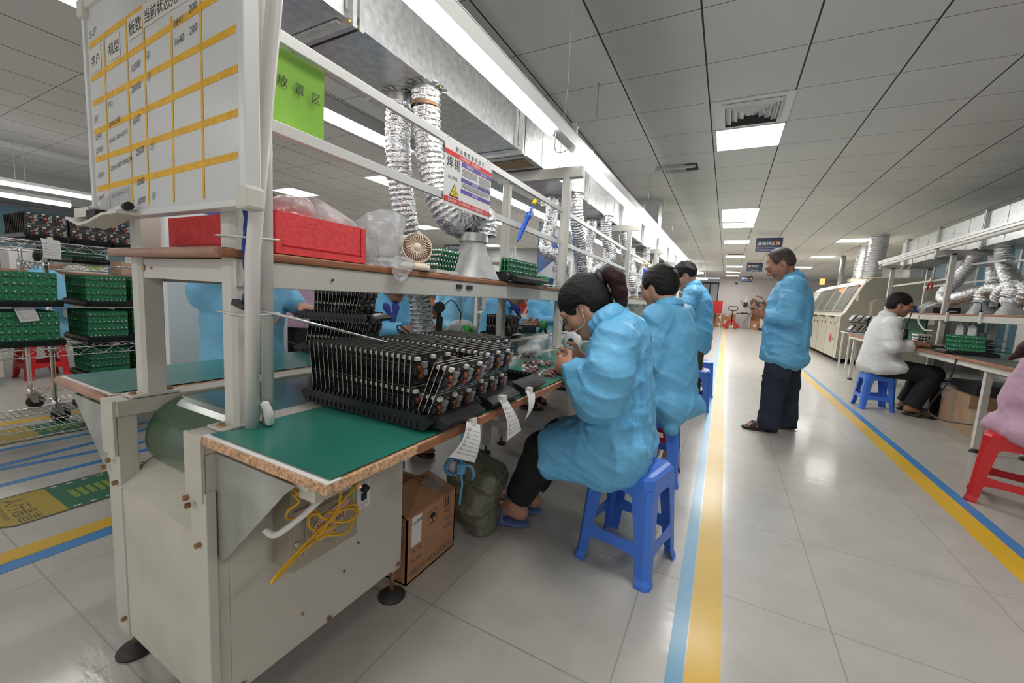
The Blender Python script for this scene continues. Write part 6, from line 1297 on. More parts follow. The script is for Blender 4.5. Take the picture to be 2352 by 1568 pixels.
# ---- 2. short-haired worker on the second stool, turned away
def seated_smock(J, k=1., side=None, hem=.30, roll=None, belly=0.):
    """loose smock over a seated body; sleeves follow the arm joints, skirt drapes over the stool"""
    A = lambda q: np.array(J[q], float)
    def fn(s):
        p, c, n = A('pel'), A('chest'), A('neck'); fw = unit([J['bf'][0], J['bf'][1], 0]); r = V_(fw[1], -fw[0], 0); R = np.array([r, fw, (0, 0, 1)])
        s.ell(p + V_(0, 0, .08), (.205 * k, (.165 + belly) * k, .20), R, .06); s.ell((p + c) / 2 + V_(0, 0, .03), (.20 * k, (.155 + belly) * k, .22), R, .06); s.ell(c - V_(0, 0, .03), (.195 * k, .145 * k, .19), R, .07)
        s.cone(A('shl'), A('shr'), .075 * k, .075 * k, .05); s.cone(c + V_(0, 0, .08), n, .10, .066, .04)
        for sd in 'lr':
            a, e, w_ = A('sh' + sd), A('el' + sd), A('wr' + sd); f = (roll or {}).get(sd, .93); q = e + (w_ - e) * f
            s.chain([a, (a + e) / 2 + V_(0, 0, -.01), e, q], [.078 * k, .076 * k, .072 * k, .054 if f > .5 else .066], .04)
            if f < .8:
                for g in (.0, .035): s.ell(q - unit(w_ - e) * g, (.072, .072, .072), None, .01) if 0 else s.cone(q - unit(w_ - e) * (g + .012), q - unit(w_ - e) * g, .068, .070, .006)
        if hem:
            s.ell(p - V_(0, 0, .05) - fw * .0, (.20 * k, .18 * k, .15), R, .05)
            for sd in 'lr': s.cone(A('hip' + sd), A('hip' + sd) * .35 + A('kn' + sd) * .65, .11, .10, .05)
            s.cone(p - fw * .13 - r * .12 - V_(0, 0, .06), p - fw * .13 + r * .12 - V_(0, 0, .06), .06, .06, .05)
            if hem < .35: s.cone(p - r * .155 - V_(0, 0, .03), V_(*(p - r * .165 + fw * .02)[:2], hem + .05), .055, .05, .06); s.cone(p - fw * .12 - r * .1 - V_(0, 0, .05), V_(*(p - fw * .135 - r * .1)[:2], hem + .06), .055, .045, .06)
        for sd in 'lr':
            a, e, w_ = A('sh' + sd), A('el' + sd), A('wr' + sd); f = (roll or {}).get(sd, .93); d = unit(w_ - e); q = e + (w_ - e) * f; s.cut(q, d, .10); s.cone(q - d * .03, q + d * .02, .037 if f > .5 else .048, None, .004, 0, True)
        if hem: s.cut((p[0], p[1], hem), (0, 0, -1))
        f3, u3 = np.array(J['f'], float), np.array(J['u'], float); s.ell(n + V_(0, 0, .045) + fw * .012, (.060, .060, .055), None, .008, 0, True)
    return fn
def collar_fn(J, r=.062, tilt=.45):
    def fn(s):
        n = np.array(J['neck'], float); fw = unit([J['bf'][0], J['bf'][1], 0]); rr = V_(fw[1], -fw[0], 0); k = 13
        pts = [n + rr * r * 1.18 * math.sin(a) - fw * r * math.cos(a) + V_(0, 0, .012 + .022 * math.cos(a)) for a in np.linspace(-2.6, 2.6, k)]
        for i in range(k - 1):
            o = unit((pts[i] + pts[i + 1]) / 2 - n - V_(0, 0, .02)); s.cone(pts[i] - V_(0, 0, .006), pts[i + 1] - V_(0, 0, .006), .032, .032, .006, 0, False, (o + V_(0, 0, .75), .36))
        s.ell(n + V_(0, 0, .04) + fw * .01, (.054, .054, .08), None, .004, 0, True)
    return fn
J2 = dict(pel=(-.28, 2.60, .52), chest=(-.30, 2.61, .90), neck=(-.315, 2.63, 1.055), head=(-.385, 2.66, 1.155), f=(-.86, .42, -.30), u=(-.28, .12, .95), hs=1.06, bf=(-.86, .5), shl=(-.355, 2.47, .975), shr=(-.25, 2.78, .985),
          ell=(-.37, 2.44, .735), elr=(-.38, 2.92, .75), wrl=(-.56, 2.55, .80), wrr=(-.57, 2.80, .81), hdl=((-.85, .4, .0), (0, .3, .9), .8), hdr=((-.9, -.2, 0), (0, -.2, .9), .8), hipl=(-.33, 2.53, .48), hipr=(-.27, 2.70, .48), knl=(-.66, 2.66, .44), knr=(-.58, 2.86, .44),
          anl=(-.70, 2.70, .10), anr=(-.64, 2.9, .10), ftl=(-.86, .5, 0), ftr=(-.86, .5, 0), cuff=0)
w2 = body('seated worker in blue smock with short black hair on the second blue stool', J2, .0065)
cloth('smock', ['cyan'], w2, .009, seated_smock(J2, .98, hem=.285, roll={'l': .12}), (.011, 26, 8)); cloth('collar', ['cyan'], w2, .0075, collar_fn(J2), None); trousers(w2, J2, 'trouser')
hair_cap(J2['head'], J2['f'], J2['u'], 1.06, w2, 'hair', .016, (.0, .105, -.06), (.076, .066, .088), .006, wr=(.006, 75, 4))
for a, d in ((J2['anl'], (-.86, .5, 0)), (J2['anr'], (-.86, .5, 0))): slipper((a[0] + .065, a[1] - .035, 0), d, 'sandal', 'sandal', w2, .27, .05)

# ---- 3. third worker standing and bending over the bench
J3 = dict(pel=(-.25, 4.65, .74), chest=(-.29, 4.65, 1.10), neck=(-.335, 4.65, 1.275), head=(-.42, 4.65, 1.375), f=(-.76, -.08, -.64), u=(-.64, 0, .76), hs=1.05, bf=(-1, 0.02), shl=(-.32, 4.46, 1.19), shr=(-.32, 4.84, 1.19), ell=(-.38, 4.40, .95), elr=(-.40, 4.90, .95), wrl=(-.58, 4.48, .86), wrr=(-.6, 4.8, .86),
          hdl=((-.95, .1, -.1), (0, .3, .9), .8), hdr=((-.95, -.1, -.1), (0, -.2, .9), .8), hipl=(-.26, 4.56, .70), hipr=(-.26, 4.74, .70), knl=(-.24, 4.54, .40), knr=(-.27, 4.76, .40), anl=(-.22, 4.52, .10), anr=(-.26, 4.78, .10), ftl=(-1, 0, 0), ftr=(-1, 0, 0), cuff=.02)
w3 = body('worker in blue smock and olive trousers bending over the bench beyond the seated two', J3, .008)
def smock3(s):
    s.ell((-.25, 4.65, .78), (.155, .205, .22), None, .06); s.ell((-.27, 4.65, .98), (.15, .20, .22), None, .06); s.ell((-.285, 4.65, 1.09), (.14, .195, .16), None, .06); s.cone((-.315, 4.47, 1.185), (-.315, 4.83, 1.185), .078, .078, .05); s.cone((-.30, 4.65, 1.19), (-.33, 4.65, 1.285), .105, .068, .04)
    for y, d in ((4.46, -1), (4.84, 1)): s.chain([(-.32, y, 1.18), (-.36, y + d * .06, 1.05), (-.39, y + d * .06, .95), (-.55, y + d * .0, .872)], [.08, .078, .072, .052], .04)
    s.ell((-.25, 4.65, .64), (.15, .195, .12), None, .05); s.cut((-.25, 4.65, .56), (0, 0, -1), .5); s.ell((-.35, 4.65, 1.32), (.058, .058, .05), None, .008, 0, True)
cloth('smock', ['cyan'], w3, .010, smock3, (.011, 24, 5)); cloth('collar', ['cyan'], w3, .009, collar_fn(J3), None); trousers(w3, J3, 'olive', (.105, .082, .068), .01)
hair_cap(J3['head'], J3['f'], J3['u'], 1.05, w3, 'hair', .02, (.0, .105, -.055), (.078, .066, .085), .008, wr=(.009, 60, 6))
for a in (J3['anl'], J3['anr']): slipper((a[0] + .075, a[1], 0), (-1, 0, 0), 'sandal', 'sandal', w3, .27, .05, h=.009)

# ---- 4. the balding man standing in the aisle with a board in his hands
J4 = dict(pel=(.475, 4.17, .80), chest=(.475, 4.16, 1.17), neck=(.455, 4.15, 1.345), head=(.366, 4.14, 1.447), f=(-.77, -.05, -.63), u=(-.63, 0, .77), hs=1.08, bf=(-1, -.08), shl=(.45, 3.97, 1.26), shr=(.47, 4.35, 1.27), ell=(.445, 3.93, 1.015), elr=(.42, 4.42, 1.04), wrl=(.285, 4.02, 1.005), wrr=(.30, 4.25, 1.10),
          hdl=((-.85, .15, .5), (.1, -.35, .9), .7), hdr=((-.95, -.15, .15), (0, -.2, .95), 1.1), hipl=(.45, 4.09, .72), hipr=(.50, 4.27, .72), knl=(.43, 4.10, .42), knr=(.55, 4.31, .42), anl=(.43, 4.125, .09), anr=(.59, 4.34, .09), ftl=(-.97, -.12, 0), ftr=(-.97, -.2, 0), cuff=.035)
w4 = body('balding man in blue smock and dark jeans standing in the aisle looking at a board', J4, .006, 'skin2')
def smock4(s):
    s.ell((.475, 4.17, .78), (.172, .215, .25), None, .06); s.ell((.47, 4.165, 1.0), (.175, .215, .25), None, .07); s.ell((.475, 4.16, 1.16), (.15, .20, .17), None, .07); s.cone((.46, 3.985, 1.265), (.475, 4.335, 1.27), .08, .08, .05); s.cone((.475, 4.155, 1.27), (.458, 4.15, 1.355), .11, .07, .04)
    s.chain([(.455, 3.98, 1.255), (.46, 3.915, 1.13), (.45, 3.905, 1.01), (.31, 4.0, 1.0)], [.085, .085, .08, .056], .04); s.chain([(.47, 4.34, 1.25), (.45, 4.42, 1.13), (.42, 4.43, 1.04), (.33, 4.28, 1.09)], [.085, .08, .075, .055], .04)
    for g in (.30, .335): s.cone((g, 4.005 - (g - .3) * .6, 1.0), (g + .014, 3.997 - (g - .3) * .6, 1.0), .060, .060, .006)
    s.ell((.47, 4.17, .66), (.172, .21, .12), None, .05); s.cone((.60, 4.08, .66), (.59, 4.28, .66), .05, .05, .05)
    for a, b, r in (((.36, 3.97, 1.22), (.48, 3.84, 1.05), .016), ((.38, 3.90, 1.10), (.52, 3.86, .98), .016), ((.32, 4.0, .9), (.55, 3.96, .80), .014), ((.34, 3.98, .72), (.60, 3.99, .68), .013), ((.58, 4.02, 1.1), (.6, 4.02, .8), .014)): s.cone(a, b, r, r * .7, .03)
    s.cut((.47, 4.17, .575), (-.25, 0, -1), .6); s.cut((.305, 4.0, 1.0), (-.85, .5, -.05), .09); s.cut((.33, 4.28, 1.09), (-.7, -.6, .25), .09)
    s.cone((.29, 4.01, 1.0), (.335, 3.985, 1.0), .04, .04, .004, 0, True); s.ell((.44, 4.15, 1.385), (.062, .062, .05), None, .008, 0, True)
cloth('smock', ['cyan'], w4, .008, smock4, (.011, 26, 9)); cloth('collar', ['cyan'], w4, .0075, collar_fn(J4, .068), None)
def jeans(s):
    s.ell((.475, 4.18, .70), (.14, .17, .13), None, .05)
    s.chain([(.45, 4.09, .70), (.43, 4.10, .42), (.425, 4.12, .12), (.425, 4.12, .035)], [.115, .092, .082, .088], .03); s.chain([(.50, 4.27, .70), (.55, 4.31, .42), (.58, 4.335, .12), (.58, 4.335, .035)], [.115, .092, .08, .085], .03)
    s.cut((.5, 4.2, .03), (0, 0, -1), .5)
cloth('trousers', ['denim'], w4, .0085, jeans, (.010, 28, 3))
hair_cap(J4['head'], J4['f'], J4['u'], 1.08, w4, 'hair_thin', .006, (.0, .075, .03), (.066, .085, .10), .006, wr=None)
for a, d in ((J4['anl'], (-.97, -.12, 0)), (J4['anr'], (-.97, -.2, 0))): slipper((a[0] + .075, a[1] + .012, 0), d, 'sandal', 'sandal', w4, .285, .052, 'cross')
t = thing('test_board', 'green circuit board with loose wires held by the standing man', 'circuit board', (.24, 4.05, 1.06)); m = MB(); m.obox((.225, 4.07, 1.062), (.055, .0, -.008), (0, .06, .0), (.0002, 0, .0012), 'pcbgl'); m.build('board', t)
m = MB(); rg = random.Random(4)
for i in range(16): a, b = rg.uniform(-.05, .05), rg.uniform(-.05, .05); m.box((.225 + a, 4.07 + b, 1.063), (.225 + a + .012, 4.07 + b + .01, 1.068 + .012 * rg.random()), rg.choice(('solder', 'capk', 'xfmr', 'conn')))
m.build('components', t); m = MB(); m.tube(catmull([(.20, 4.05, 1.065), (.18, 4.06, 1.11), (.21, 4.09, 1.13), (.235, 4.08, 1.09), (.25, 4.1, 1.07)], 8), .003, 'wire_k', 5); m.tube(catmull([(.21, 4.1, 1.065), (.23, 4.11, 1.10), (.27, 4.2, 1.10), (.29, 4.22, 1.12)], 8), .003, 'wire_k', 5); m.build('wire', t)
m = MB(); m.box((.235, 4.2, 1.125), (.275, 4.235, 1.15), 'paper2'); m.build('connector_block', label='small pale part in the standing man\'s raised hand', cat='component')

# ---- 5. the worker in the white shirt at the line on the right
J5 = dict(pel=(1.58, 6.02, .53), chest=(1.60, 6.02, .92), neck=(1.62, 6.01, 1.075), head=(1.695, 6.0, 1.192), f=(.97, -.12, -.22), u=(.2, 0, .98), hs=1.08, bf=(1, 0), shl=(1.62, 6.20, .99), shr=(1.62, 5.84, .985), ell=(1.66, 6.24, .76), elr=(1.645, 5.80, .735), wrl=(1.88, 6.15, .79), wrr=(1.90, 5.90, .775),
          hdl=((1, -.05, -.02), (0, -.9, .3), .35), hdr=((1, .08, -.12), (0, .9, .3), .35), hipl=(1.63, 6.12, .49), hipr=(1.63, 5.93, .49), knl=(2.02, 6.14, .46), knr=(2.03, 5.90, .47), anl=(1.92, 6.16, .10), anr=(1.89, 5.87, .10), ftl=(1, .1, 0), ftr=(1, -.12, 0), cuff=.01)
w5 = body('seated worker in white shirt with rolled cuffs at the line by the cream machine', J5, .007, 'skin2')
def shirt5(s):
    fn = seated_smock(J5, .92, hem=0, roll={'l': .62, 'r': .62}); 
    s.ell((1.575, 6.02, .50), (.175, .20, .13), None, .05); s.ell((1.70, 6.02, .525), (.17, .215, .085), None, .05); s.cone((1.56, 5.85, .46), (1.76, 5.85, .49), .05, .05, .05)
    fn(s); s.cut((1.6, 6.02, .415), (0, 0, -1), .5)
cloth('shirt', ['shirt'], w5, .009, shirt5, (.010, 26, 2)); cloth('collar', ['shirt'], w5, .008, collar_fn(J5), None); trousers(w5, J5, 'trouser', (.115, .088, .074), .01)
hair_cap(J5['head'], J5['f'], J5['u'], 1.08, w5, 'hair', .012, (.0, .108, -.05), (.078, .068, .088), .007, wr=(.004, 70, 4))
for a, d in ((J5['anl'], (1, .1, 0)), (J5['anr'], (1, -.12, 0))): slipper((a[0] - .075, a[1], 0), d, 'sandal', 'sandal', w5, .28, .052, 'cross', .008)

# ---- 6. the worker in pink cut by the frame on the right
J6 = dict(pel=(1.55, 3.46, .53), chest=(1.60, 3.46, .84), neck=(1.66, 3.46, .985), head=(1.76, 3.46, 1.06), f=(.85, 0, -.5), u=(.5, 0, .86), bf=(1, 0), shl=(1.62, 3.65, .92), shr=(1.62, 3.27, .92), ell=(1.72, 3.70, .72), elr=(1.72, 3.24, .72), wrl=(1.93, 3.6, .79), wrr=(1.93, 3.32, .79), hdl=((1, 0, 0), (0, -.9, .3), .4), hdr=((1, 0, 0), (0, .9, .3), .4),
          hipl=(1.6, 3.56, .49), hipr=(1.6, 3.37, .49), knl=(1.98, 3.57, .46), knr=(1.98, 3.36, .46), anl=(1.98, 3.58, .1), anr=(1.98, 3.36, .1), ftl=(1, 0, 0), ftr=(1, 0, 0))
w6 = body('seated worker in pink smock with long brown hair on the red stool', J6, .009)
def smock6(s):
    s.ell((1.56, 3.46, .62), (.185, .215, .20), None, .06); s.ell((1.59, 3.46, .78), (.165, .21, .2), None, .06); s.cone((1.62, 3.30, .92), (1.62, 3.62, .92), .085, .085, .05); s.cone((1.62, 3.46, .93), (1.66, 3.46, .99), .10, .068, .04); s.ell((1.55, 3.46, .49), (.18, .22, .10), None, .05)
    s.cone((1.43, 3.28, .445), (1.72, 3.25, .43), .06, .07, .06); s.cone((1.41, 3.34, .44), (1.42, 3.6, .44), .055, .055, .05); s.chain([(1.62, 3.66, .90), (1.72, 3.72, .72), (1.9, 3.62, .785)], [.08, .075, .055], .04); s.chain([(1.62, 3.26, .90), (1.72, 3.2, .72), (1.9, 3.3, .785)], [.08, .075, .055], .04)
    s.cone((1.62, 3.36, .48), (1.85, 3.34, .46), .12, .11, .05); s.cone((1.62, 3.56, .48), (1.85, 3.57, .46), .12, .11, .05)
    for z in (.415, .45): s.cone((1.385, 3.30, z), (1.7, 3.2, z - .03), .018, .02, .02)
    s.cut((1.55, 3.46, .372), (.1, 0, -1), .5); s.ell((1.69, 3.46, 1.03), (.06, .06, .05), None, .008, 0, True)
w6.location = (w6.location[0], w6.location[1], w6.location[2])
cloth('smock', ['lilac'], w6, .010, smock6, (.010, 22, 6)); trousers(w6, J6, 'trouser', h=.012)
hr = hair_cap(J6['head'], J6['f'], J6['u'], 1., w6, 'hair_br', .016, h=.009)
cloth('ponytail', ['hair_br'], hr, .009, lambda s: s.chain([(1.68, 3.45, 1.10), (1.60, 3.42, 1.06), (1.47, 3.36, 1.0), (1.385, 3.33, .93), (1.315, 3.33, .86)], [.05, .062, .058, .04, .012], .03), (.006, 60, 5))

w6.location += Vector((.105, -.06, 0))
# ---- workers beyond the conveyor
def quick(label, seat, face, J_over, cl='cyan', h=.011, hair='short', skin='skin', hs=1.03, hang=.0, tr='trouser', lean=.06, tilt=-.3, zb=.43, hands=None, hem=.40):
    fw = unit([face[0], face[1], 0]); r = V_(fw[1], -fw[0], 0); o = V_(seat[0], seat[1], 0); W = lambda a, b, z: tuple(o + r * a + fw * b + V_(0, 0, z + zb - .43))
    J = dict(pel=W(0, 0, .53), chest=W(0, lean * .6, .90), neck=W(0, lean, 1.055), head=W(0, lean + .06, 1.165), f=tuple(fw + V_(0, 0, tilt)), u=tuple(V_(0, 0, 1) - fw * tilt), hs=hs, bf=tuple(fw[:2]), shl=W(-.18, lean * .8, .975), shr=W(.18, lean * .8, .975), ell=W(-.23, .10, .76), elr=W(.23, .10, .76), wrl=W(-.12, .33, .80), wrr=W(.12, .33, .80),
             hdl=(tuple(fw + r * .25), tuple(r * .3 + V_(0, 0, .9)), .8), hdr=(tuple(fw - r * .25), tuple(-r * .3 + V_(0, 0, .9)), .8), hipl=W(-.09, .04, .49), hipr=W(.09, .04, .49), knl=W(-.11, .40, .46), knr=W(.11, .40, .46), anl=W(-.11, .38, .10), anr=W(.11, .38, .10), ftl=tuple(fw), ftr=tuple(fw))
    J.update(J_over); p = body(label, J, h, skin)
    cloth('smock', [cl], p, h + .002, seated_smock(J, .95, hem=hem), (.007, 18, len(label))); cloth('collar', [cl], p, h, collar_fn(J), None)
    if tr: trousers(p, J, tr, h=h + .003)
    hp = hair_cap(J['head'], J['f'], J['u'], hs, p, 'hair', .016, (.0, .105, -.055), (.076, .066, .086), h, wr=(.005, 60, 3))
    for a in ('anl', 'anr'): q = np.array(J[a]); slipper(tuple(q[:2] - fw[:2] * .07) + (0,), fw, 'sandal', 'sandal', p, .26, .05, h=.011)
    return p, J, hp
pa, Ja, _ = quick('worker in blue smock and dark shirt seated behind the nearest hose', (-2.13, 2.02), (.85, -.25), {'head': (-1.99, 2.05, 1.10), 'neck': (-2.07, 2.03, .985), 'wrl': (-1.80, 2.24, .80), 'wrr': (-1.80, 1.97, .80)}, skin='skin2', h=.008)
pb, Jb, hb = quick('woman in blue smock facing the line behind the black soldering station', (-2.0, 3.42), (.95, .22), {'head': (-1.80, 3.47, 1.085), 'neck': (-1.88, 3.45, .985), 'f': (.9, .15, -.5), 'u': (.45, .05, .87), 'wrl': (-1.66, 3.60, .80), 'wrr': (-1.64, 3.36, .80)}, h=.008)
pc, Jc, _ = quick('worker in blue smock half hidden behind the second post and a hose', (-2.06, 4.62), (.95, -.2), {}, h=.012)
for p, J in ((pa, Ja), (pb, Jb)):
    fw = unit([J['bf'][0], J['bf'][1], 0]); n = np.array(J['neck'], float); r = V_(fw[1], -fw[0], 0)
    def vee(s):
        for q in (-1, 1): s.chain([n + r * q * .055 + V_(0, 0, .02), n + fw * .10 + r * q * .035 - V_(0, 0, .05), n + fw * .135 + r * q * .006 - V_(0, 0, .14)], [.026, .024, .012], .02)
    cloth('undershirt', ['navyshirt'], p, .008, vee, None)
cloth('fringe', ['hair'], hb, .008, lambda s: s.ell(np.array(Jb['head']) + unit(Jb['f']) * .075 + unit(Jb['u']) * .055, (.045, .07, .04), None, .02), (.006, 50, 2))
def standing(label, x, y, face, cl, hem, top_=1.6, arms=None, h=.011):
    """upright worker: long loose smock, straight legs"""
    fw = unit([face[0], face[1], 0]); r = V_(fw[1], -fw[0], 0); o = V_(x, y, 0); k = top_ / 1.62; W = lambda a, b, z: tuple(o + r * a + fw * b + V_(0, 0, z * k))
    J = dict(pel=W(0, 0, .86), chest=W(0, .02, 1.18), neck=W(0, .03, 1.35), head=W(0, .07, 1.46), f=tuple(fw + V_(0, 0, -.35)), u=tuple(V_(0, 0, 1) + fw * .35), hs=1., bf=tuple(fw[:2]), shl=W(-.17, .01, 1.27), shr=W(.17, .01, 1.27), ell=W(-.21, .04, 1.02), elr=W(.21, .04, 1.02), wrl=W(-.17, .20, .92), wrr=W(.17, .20, .92),
             hdl=(tuple(fw + V_(0, 0, -.3)), tuple(r), .7), hdr=(tuple(fw + V_(0, 0, -.3)), tuple(-r), .7), hipl=W(-.09, 0, .78), hipr=W(.09, 0, .78), knl=W(-.1, .02, .43), knr=W(.1, .02, .43), anl=W(-.1, 0, .09), anr=W(.1, 0, .09), ftl=tuple(fw), ftr=tuple(fw), cuff=.02)
    J.update(arms or {}); p = body(label, J, h, 'skin'); A = lambda q: np.array(J[q], float); R = np.array([r, fw, (0, 0, 1)])
    def fn(s):
        for z, a, b in ((hem + .1, .20, .155), (.9, .20, .15), (1.05, .19, .145), (1.17, .185, .13)): s.ell(W(0, .01, z), (a, b, .2), R, .06)
        s.cone(A('shl'), A('shr'), .075, .075, .05); s.cone(A('chest') + V_(0, 0, .1), A('neck'), .09, .062, .04)
        for q in 'lr': s.chain([A('sh' + q), A('el' + q), A('el' + q) * .1 + A('wr' + q) * .9], [.075, .066, .05], .03)
        s.cut((x, y, hem), (0, 0, -1)); s.ell(A('neck') + V_(0, 0, .05), (.056, .056, .05), None, .006, 0, True)
    cloth('smock', [cl], p, h, fn, (.010, 20, 3)); cloth('collar', [cl], p, h, collar_fn(J), None); trousers(p, J, 'trouser', (.10, .08, .07), h + .002)
    hair_cap(J['head'], J['f'], J['u'], 1., p, 'hair', .016, (.0, .105, -.055), (.076, .066, .086), h, wr=(.005, 60, 3))
    for q in 'lr': c = A('an' + q); slipper(tuple(c[:2] - fw[:2] * .07) + (0,), fw, 'sandal', 'sandal', p, .26, .05, h=.011)
standing('person in blue smock standing behind the far worktop, head hidden by the whiteboard', -1.98, 1.07, (.85, .5), 'cyan2', .60, 1.50, {'ell': (-1.97, 1.25, 1.02), 'wrl': (-1.87, 1.27, .955), 'elr': (-1.94, .91, 1.0), 'wrr': (-1.86, 1.02, .9)})
standing('person in pink smock and black trousers standing beyond the far worktop', -2.85, 1.93, (-.5, .86), 'lilac', .74, 1.52)
pf, Jf, hf = quick('far worker with tied brown hair in blue smock seated with back to the line', (-4.42, 5.97), (-.9, .35), {}, cl='cyan2', h=.014, hem=.36); cloth('ponytail', ['hair_br'], hf, .012, lambda s: s.chain([np.array(Jf['head']) + V_(.07, -.03, .06), np.array(Jf['head']) + V_(.10, -.05, -.02), np.array(Jf['head']) + V_(.09, -.04, -.10)], [.05, .055, .035], .03), None)
quick('far worker with short hair in blue smock seated beside the brown haired one', (-4.5, 6.78), (-.9, .35), {}, cl='cyan2', h=.014, hem=.36)
quick('person in dark trousers on the red stool seen beneath the wire cart', (-5.95, 1.32), (-.1, 1), {}, cl='cyan2', h=.014, hem=.40)
# ================================================================== the line on the right
RX = 2.22; RP = [2.66, 4.59, 6.52, 8.45]
rt_ = thing('worktop', 'dark topped workbench of the line on the right with brown edge', 'worktop', (2.03, 2.0, TZ))
m = MB(); m.box((1.84, 1.6, TZ - .028), (2.2, 8.6, TZ - .002), 'wood'); m.build('board', rt_, bevel=.003); m = MB(); m.box((1.846, 1.61, TZ - .002), (2.195, 8.59, TZ + .0015), 'mat_grey'); m.build('rubber_mat', rt_)
m = MB(); m.box((1.86, 1.62, TZ - .075), (1.9, 8.58, TZ - .028), 'post'); m.build('front_rail', rt_)
for y in (2.7, 4.6, 6.5, 8.4):
    for x in (1.90, 2.18): m = MB(); m.box((x - .02, y - .02, .03), (x + .02, y + .02, TZ - .028), 'post'); m.lathe([(0, .04), (.01, .04), (.03, .012), (.034, 0), (0, 0)], (x, y, 0), 'rubber', n=12); m.build('leg', rt_)
m = MB(); m.box((2.2, 1.6, TZ - .06), (2.62, 8.6, TZ - .012), 'post'); m.box((2.21, 1.6, TZ - .0119), (2.61, 8.6, TZ - .006), 'bed'); m.build('conveyor_bed', rt_)
fr2 = thing('overhead_shelf_frame', 'grey post frame with long shelf over the line on the right', 'shelf', (2.4, 4.5, TZ))
for i, y in enumerate(RP):
    for x in (RX + .02, RX + .44):
        m = MB(); m.box((x - .024, y - .024, TZ), (x + .024, y + .024, 1.82), 'post'); m.build('post', fr2, bevel=.003)
    m = MB(); m.box((2.08, y - .024, 1.80), (2.70, y + .024, 1.86), 'post'); m.build('cross_beam', fr2)
for x, z in ((RX - .005, 1.08), (RX + .46, 1.08)): m = MB(); m.box((x - .012, 1.6, z - .03), (x + .012, 8.47, z + .03), 'post'); m.build('shelf_beam', fr2, bevel=.002)
m = MB(); m.box((RX - .02, 1.6, 1.111), (RX + .48, 8.47, 1.13), 'wood'); m.build('shelf_board', fr2, bevel=.003)
for x in (RX + .05, RX + .42):
    for z, ya in ((1.54, 6.5 if x < 2.5 else 1.6),): m = MB(); m.box((x - .008, ya, z - .011), (x + .008, 8.47, z + .011), 'post'); m.build('hanging_rail', fr2)
for i, (z, y0, y1) in enumerate(((1.68, 5.9, 7.2), (1.66, 5.6, 6.9), (1.50, 5.5, 6.6))): m = MB(); m.bar((RX + .2 + .05 * i, y0, z), (RX + .25 + .05 * i, y1, z + .05), .03, .02, 'alu'); m.build('loose_rail', fr2)
d2 = duct(2.36, 2.71, 1.2, 8.62, [2.9, 4.05, 5.15, 6.25, 7.33, 8.37], 'galvanised air duct over the line on the right')
t = thing('light_rail', 'unlit white light batten rail along the duct on the right', 'light rail', (2.1, 1.5, 1.86)); m = MB(); m.box((2.07, 1.4, 1.875), (2.13, 8.5, 1.90), 'alu'); m.box((2.062, 1.4, 1.90), (2.07, 8.5, 1.925), 'alu'); m.build('channel', t)
for y0, y1 in ((1.5, 2.9), (3.0, 4.5), (4.6, 6.45), (6.55, 8.4)):
    t = thing('tube_light', 'unlit white tube batten on the right line, %s' % {1.5: 'outside the aisle near the red stool', 3.0: 'above the worker in pink', 4.6: 'between the two workers of that line', 6.55: 'at its far end'}[y0], 'tube light', (2.1, y0, 1.86), 'tube lights'); m = MB(); m.tube([(2.1, y0, 1.858), (2.1, y0 + .03, 1.858), (2.1, y1 - .03, 1.858), (2.1, y1, 1.858)], [.016, .022, .022, .016], 'white', 12); m.build('tube', t)
for y, k in ((7.3, 'wire_w'), (7.6, 'wire_w')): m = MB(); m.tube(catmull([(2.1, y, 1.86), (2.1, y - .08, 1.78), (2.1, y + .05, 1.70), (2.1, y - .02, 1.60)], 6), .006, k, 6); tag(m.build('pull_cord'), 'white pull cord hanging from the batten on the right line, %s' % ('nearer' if y < 7.5 else 'farther'), 'cord')
HR = 'foil hoses on the right duct'
def hose2(p, lb, r=.07): return hose(p, r, lb, HR, 'foil', pitch=.032, n=16)
hose2([(2.48, 6.65, 1.86), (2.47, 6.72, 1.75), (2.42, 6.86, 1.55), (2.36, 6.95, 1.38), (2.36, 6.85, 1.30), (2.42, 6.62, 1.34), (2.50, 6.5, 1.40), (2.54, 6.42, 1.38), (2.55, 6.4, 1.31)], 'silver hose slanting left from the right duct and folding back to a hood')
hose2([(2.60, 6.6, 1.86), (2.60, 6.55, 1.6), (2.60, 6.5, 1.4), (2.60, 6.48, 1.22)], 'straight silver hose hanging behind the slanting one')
hose2([(2.50, 6.2, 1.86), (2.50, 6.18, 1.76), (2.49, 6.08, 1.62), (2.46, 5.9, 1.50), (2.42, 5.72, 1.44), (2.38, 5.62, 1.38), (2.36, 5.62, 1.30)], 'silver hose from the right duct running toward the worker in pink')
hose2([(2.42, 6.22, 1.30), (2.42, 6.20, 1.37), (2.44, 6.10, 1.41), (2.46, 5.98, 1.38), (2.48, 5.90, 1.28), (2.46, 5.8, 1.22), (2.40, 5.7, 1.24)], 'silver hose arching over a clear hood on the right shelf')
hose2([(2.40, 5.86, 1.30), (2.39, 5.78, 1.38), (2.40, 5.66, 1.42), (2.43, 5.56, 1.38), (2.43, 5.60, 1.29), (2.4, 5.72, 1.27)], 'coiled silver hose end above the green boards on the right shelf')
for x, y, lb in ((2.42, 6.24, 'under the arching hose'), (2.52, 6.5, 'under the folded hose'), (2.40, 5.66, 'nearest the worker in pink')): hood(x, y, 1.131, 'translucent grey hood on the right shelf ' + lb, w2=.11, h=.1, mat_='galv_hood')
m = MB(); m.tube(catmull([(2.2, 6.62, 1.25), (2.14, 6.75, 1.18), (2.12, 6.82, 1.05), (2.15, 6.7, .93), (2.2, 6.6, .92)], 8), .009, 'wire_w', 7); tag(m.build('cable'), 'thick white cable looping beside the post on the right line', 'cable')
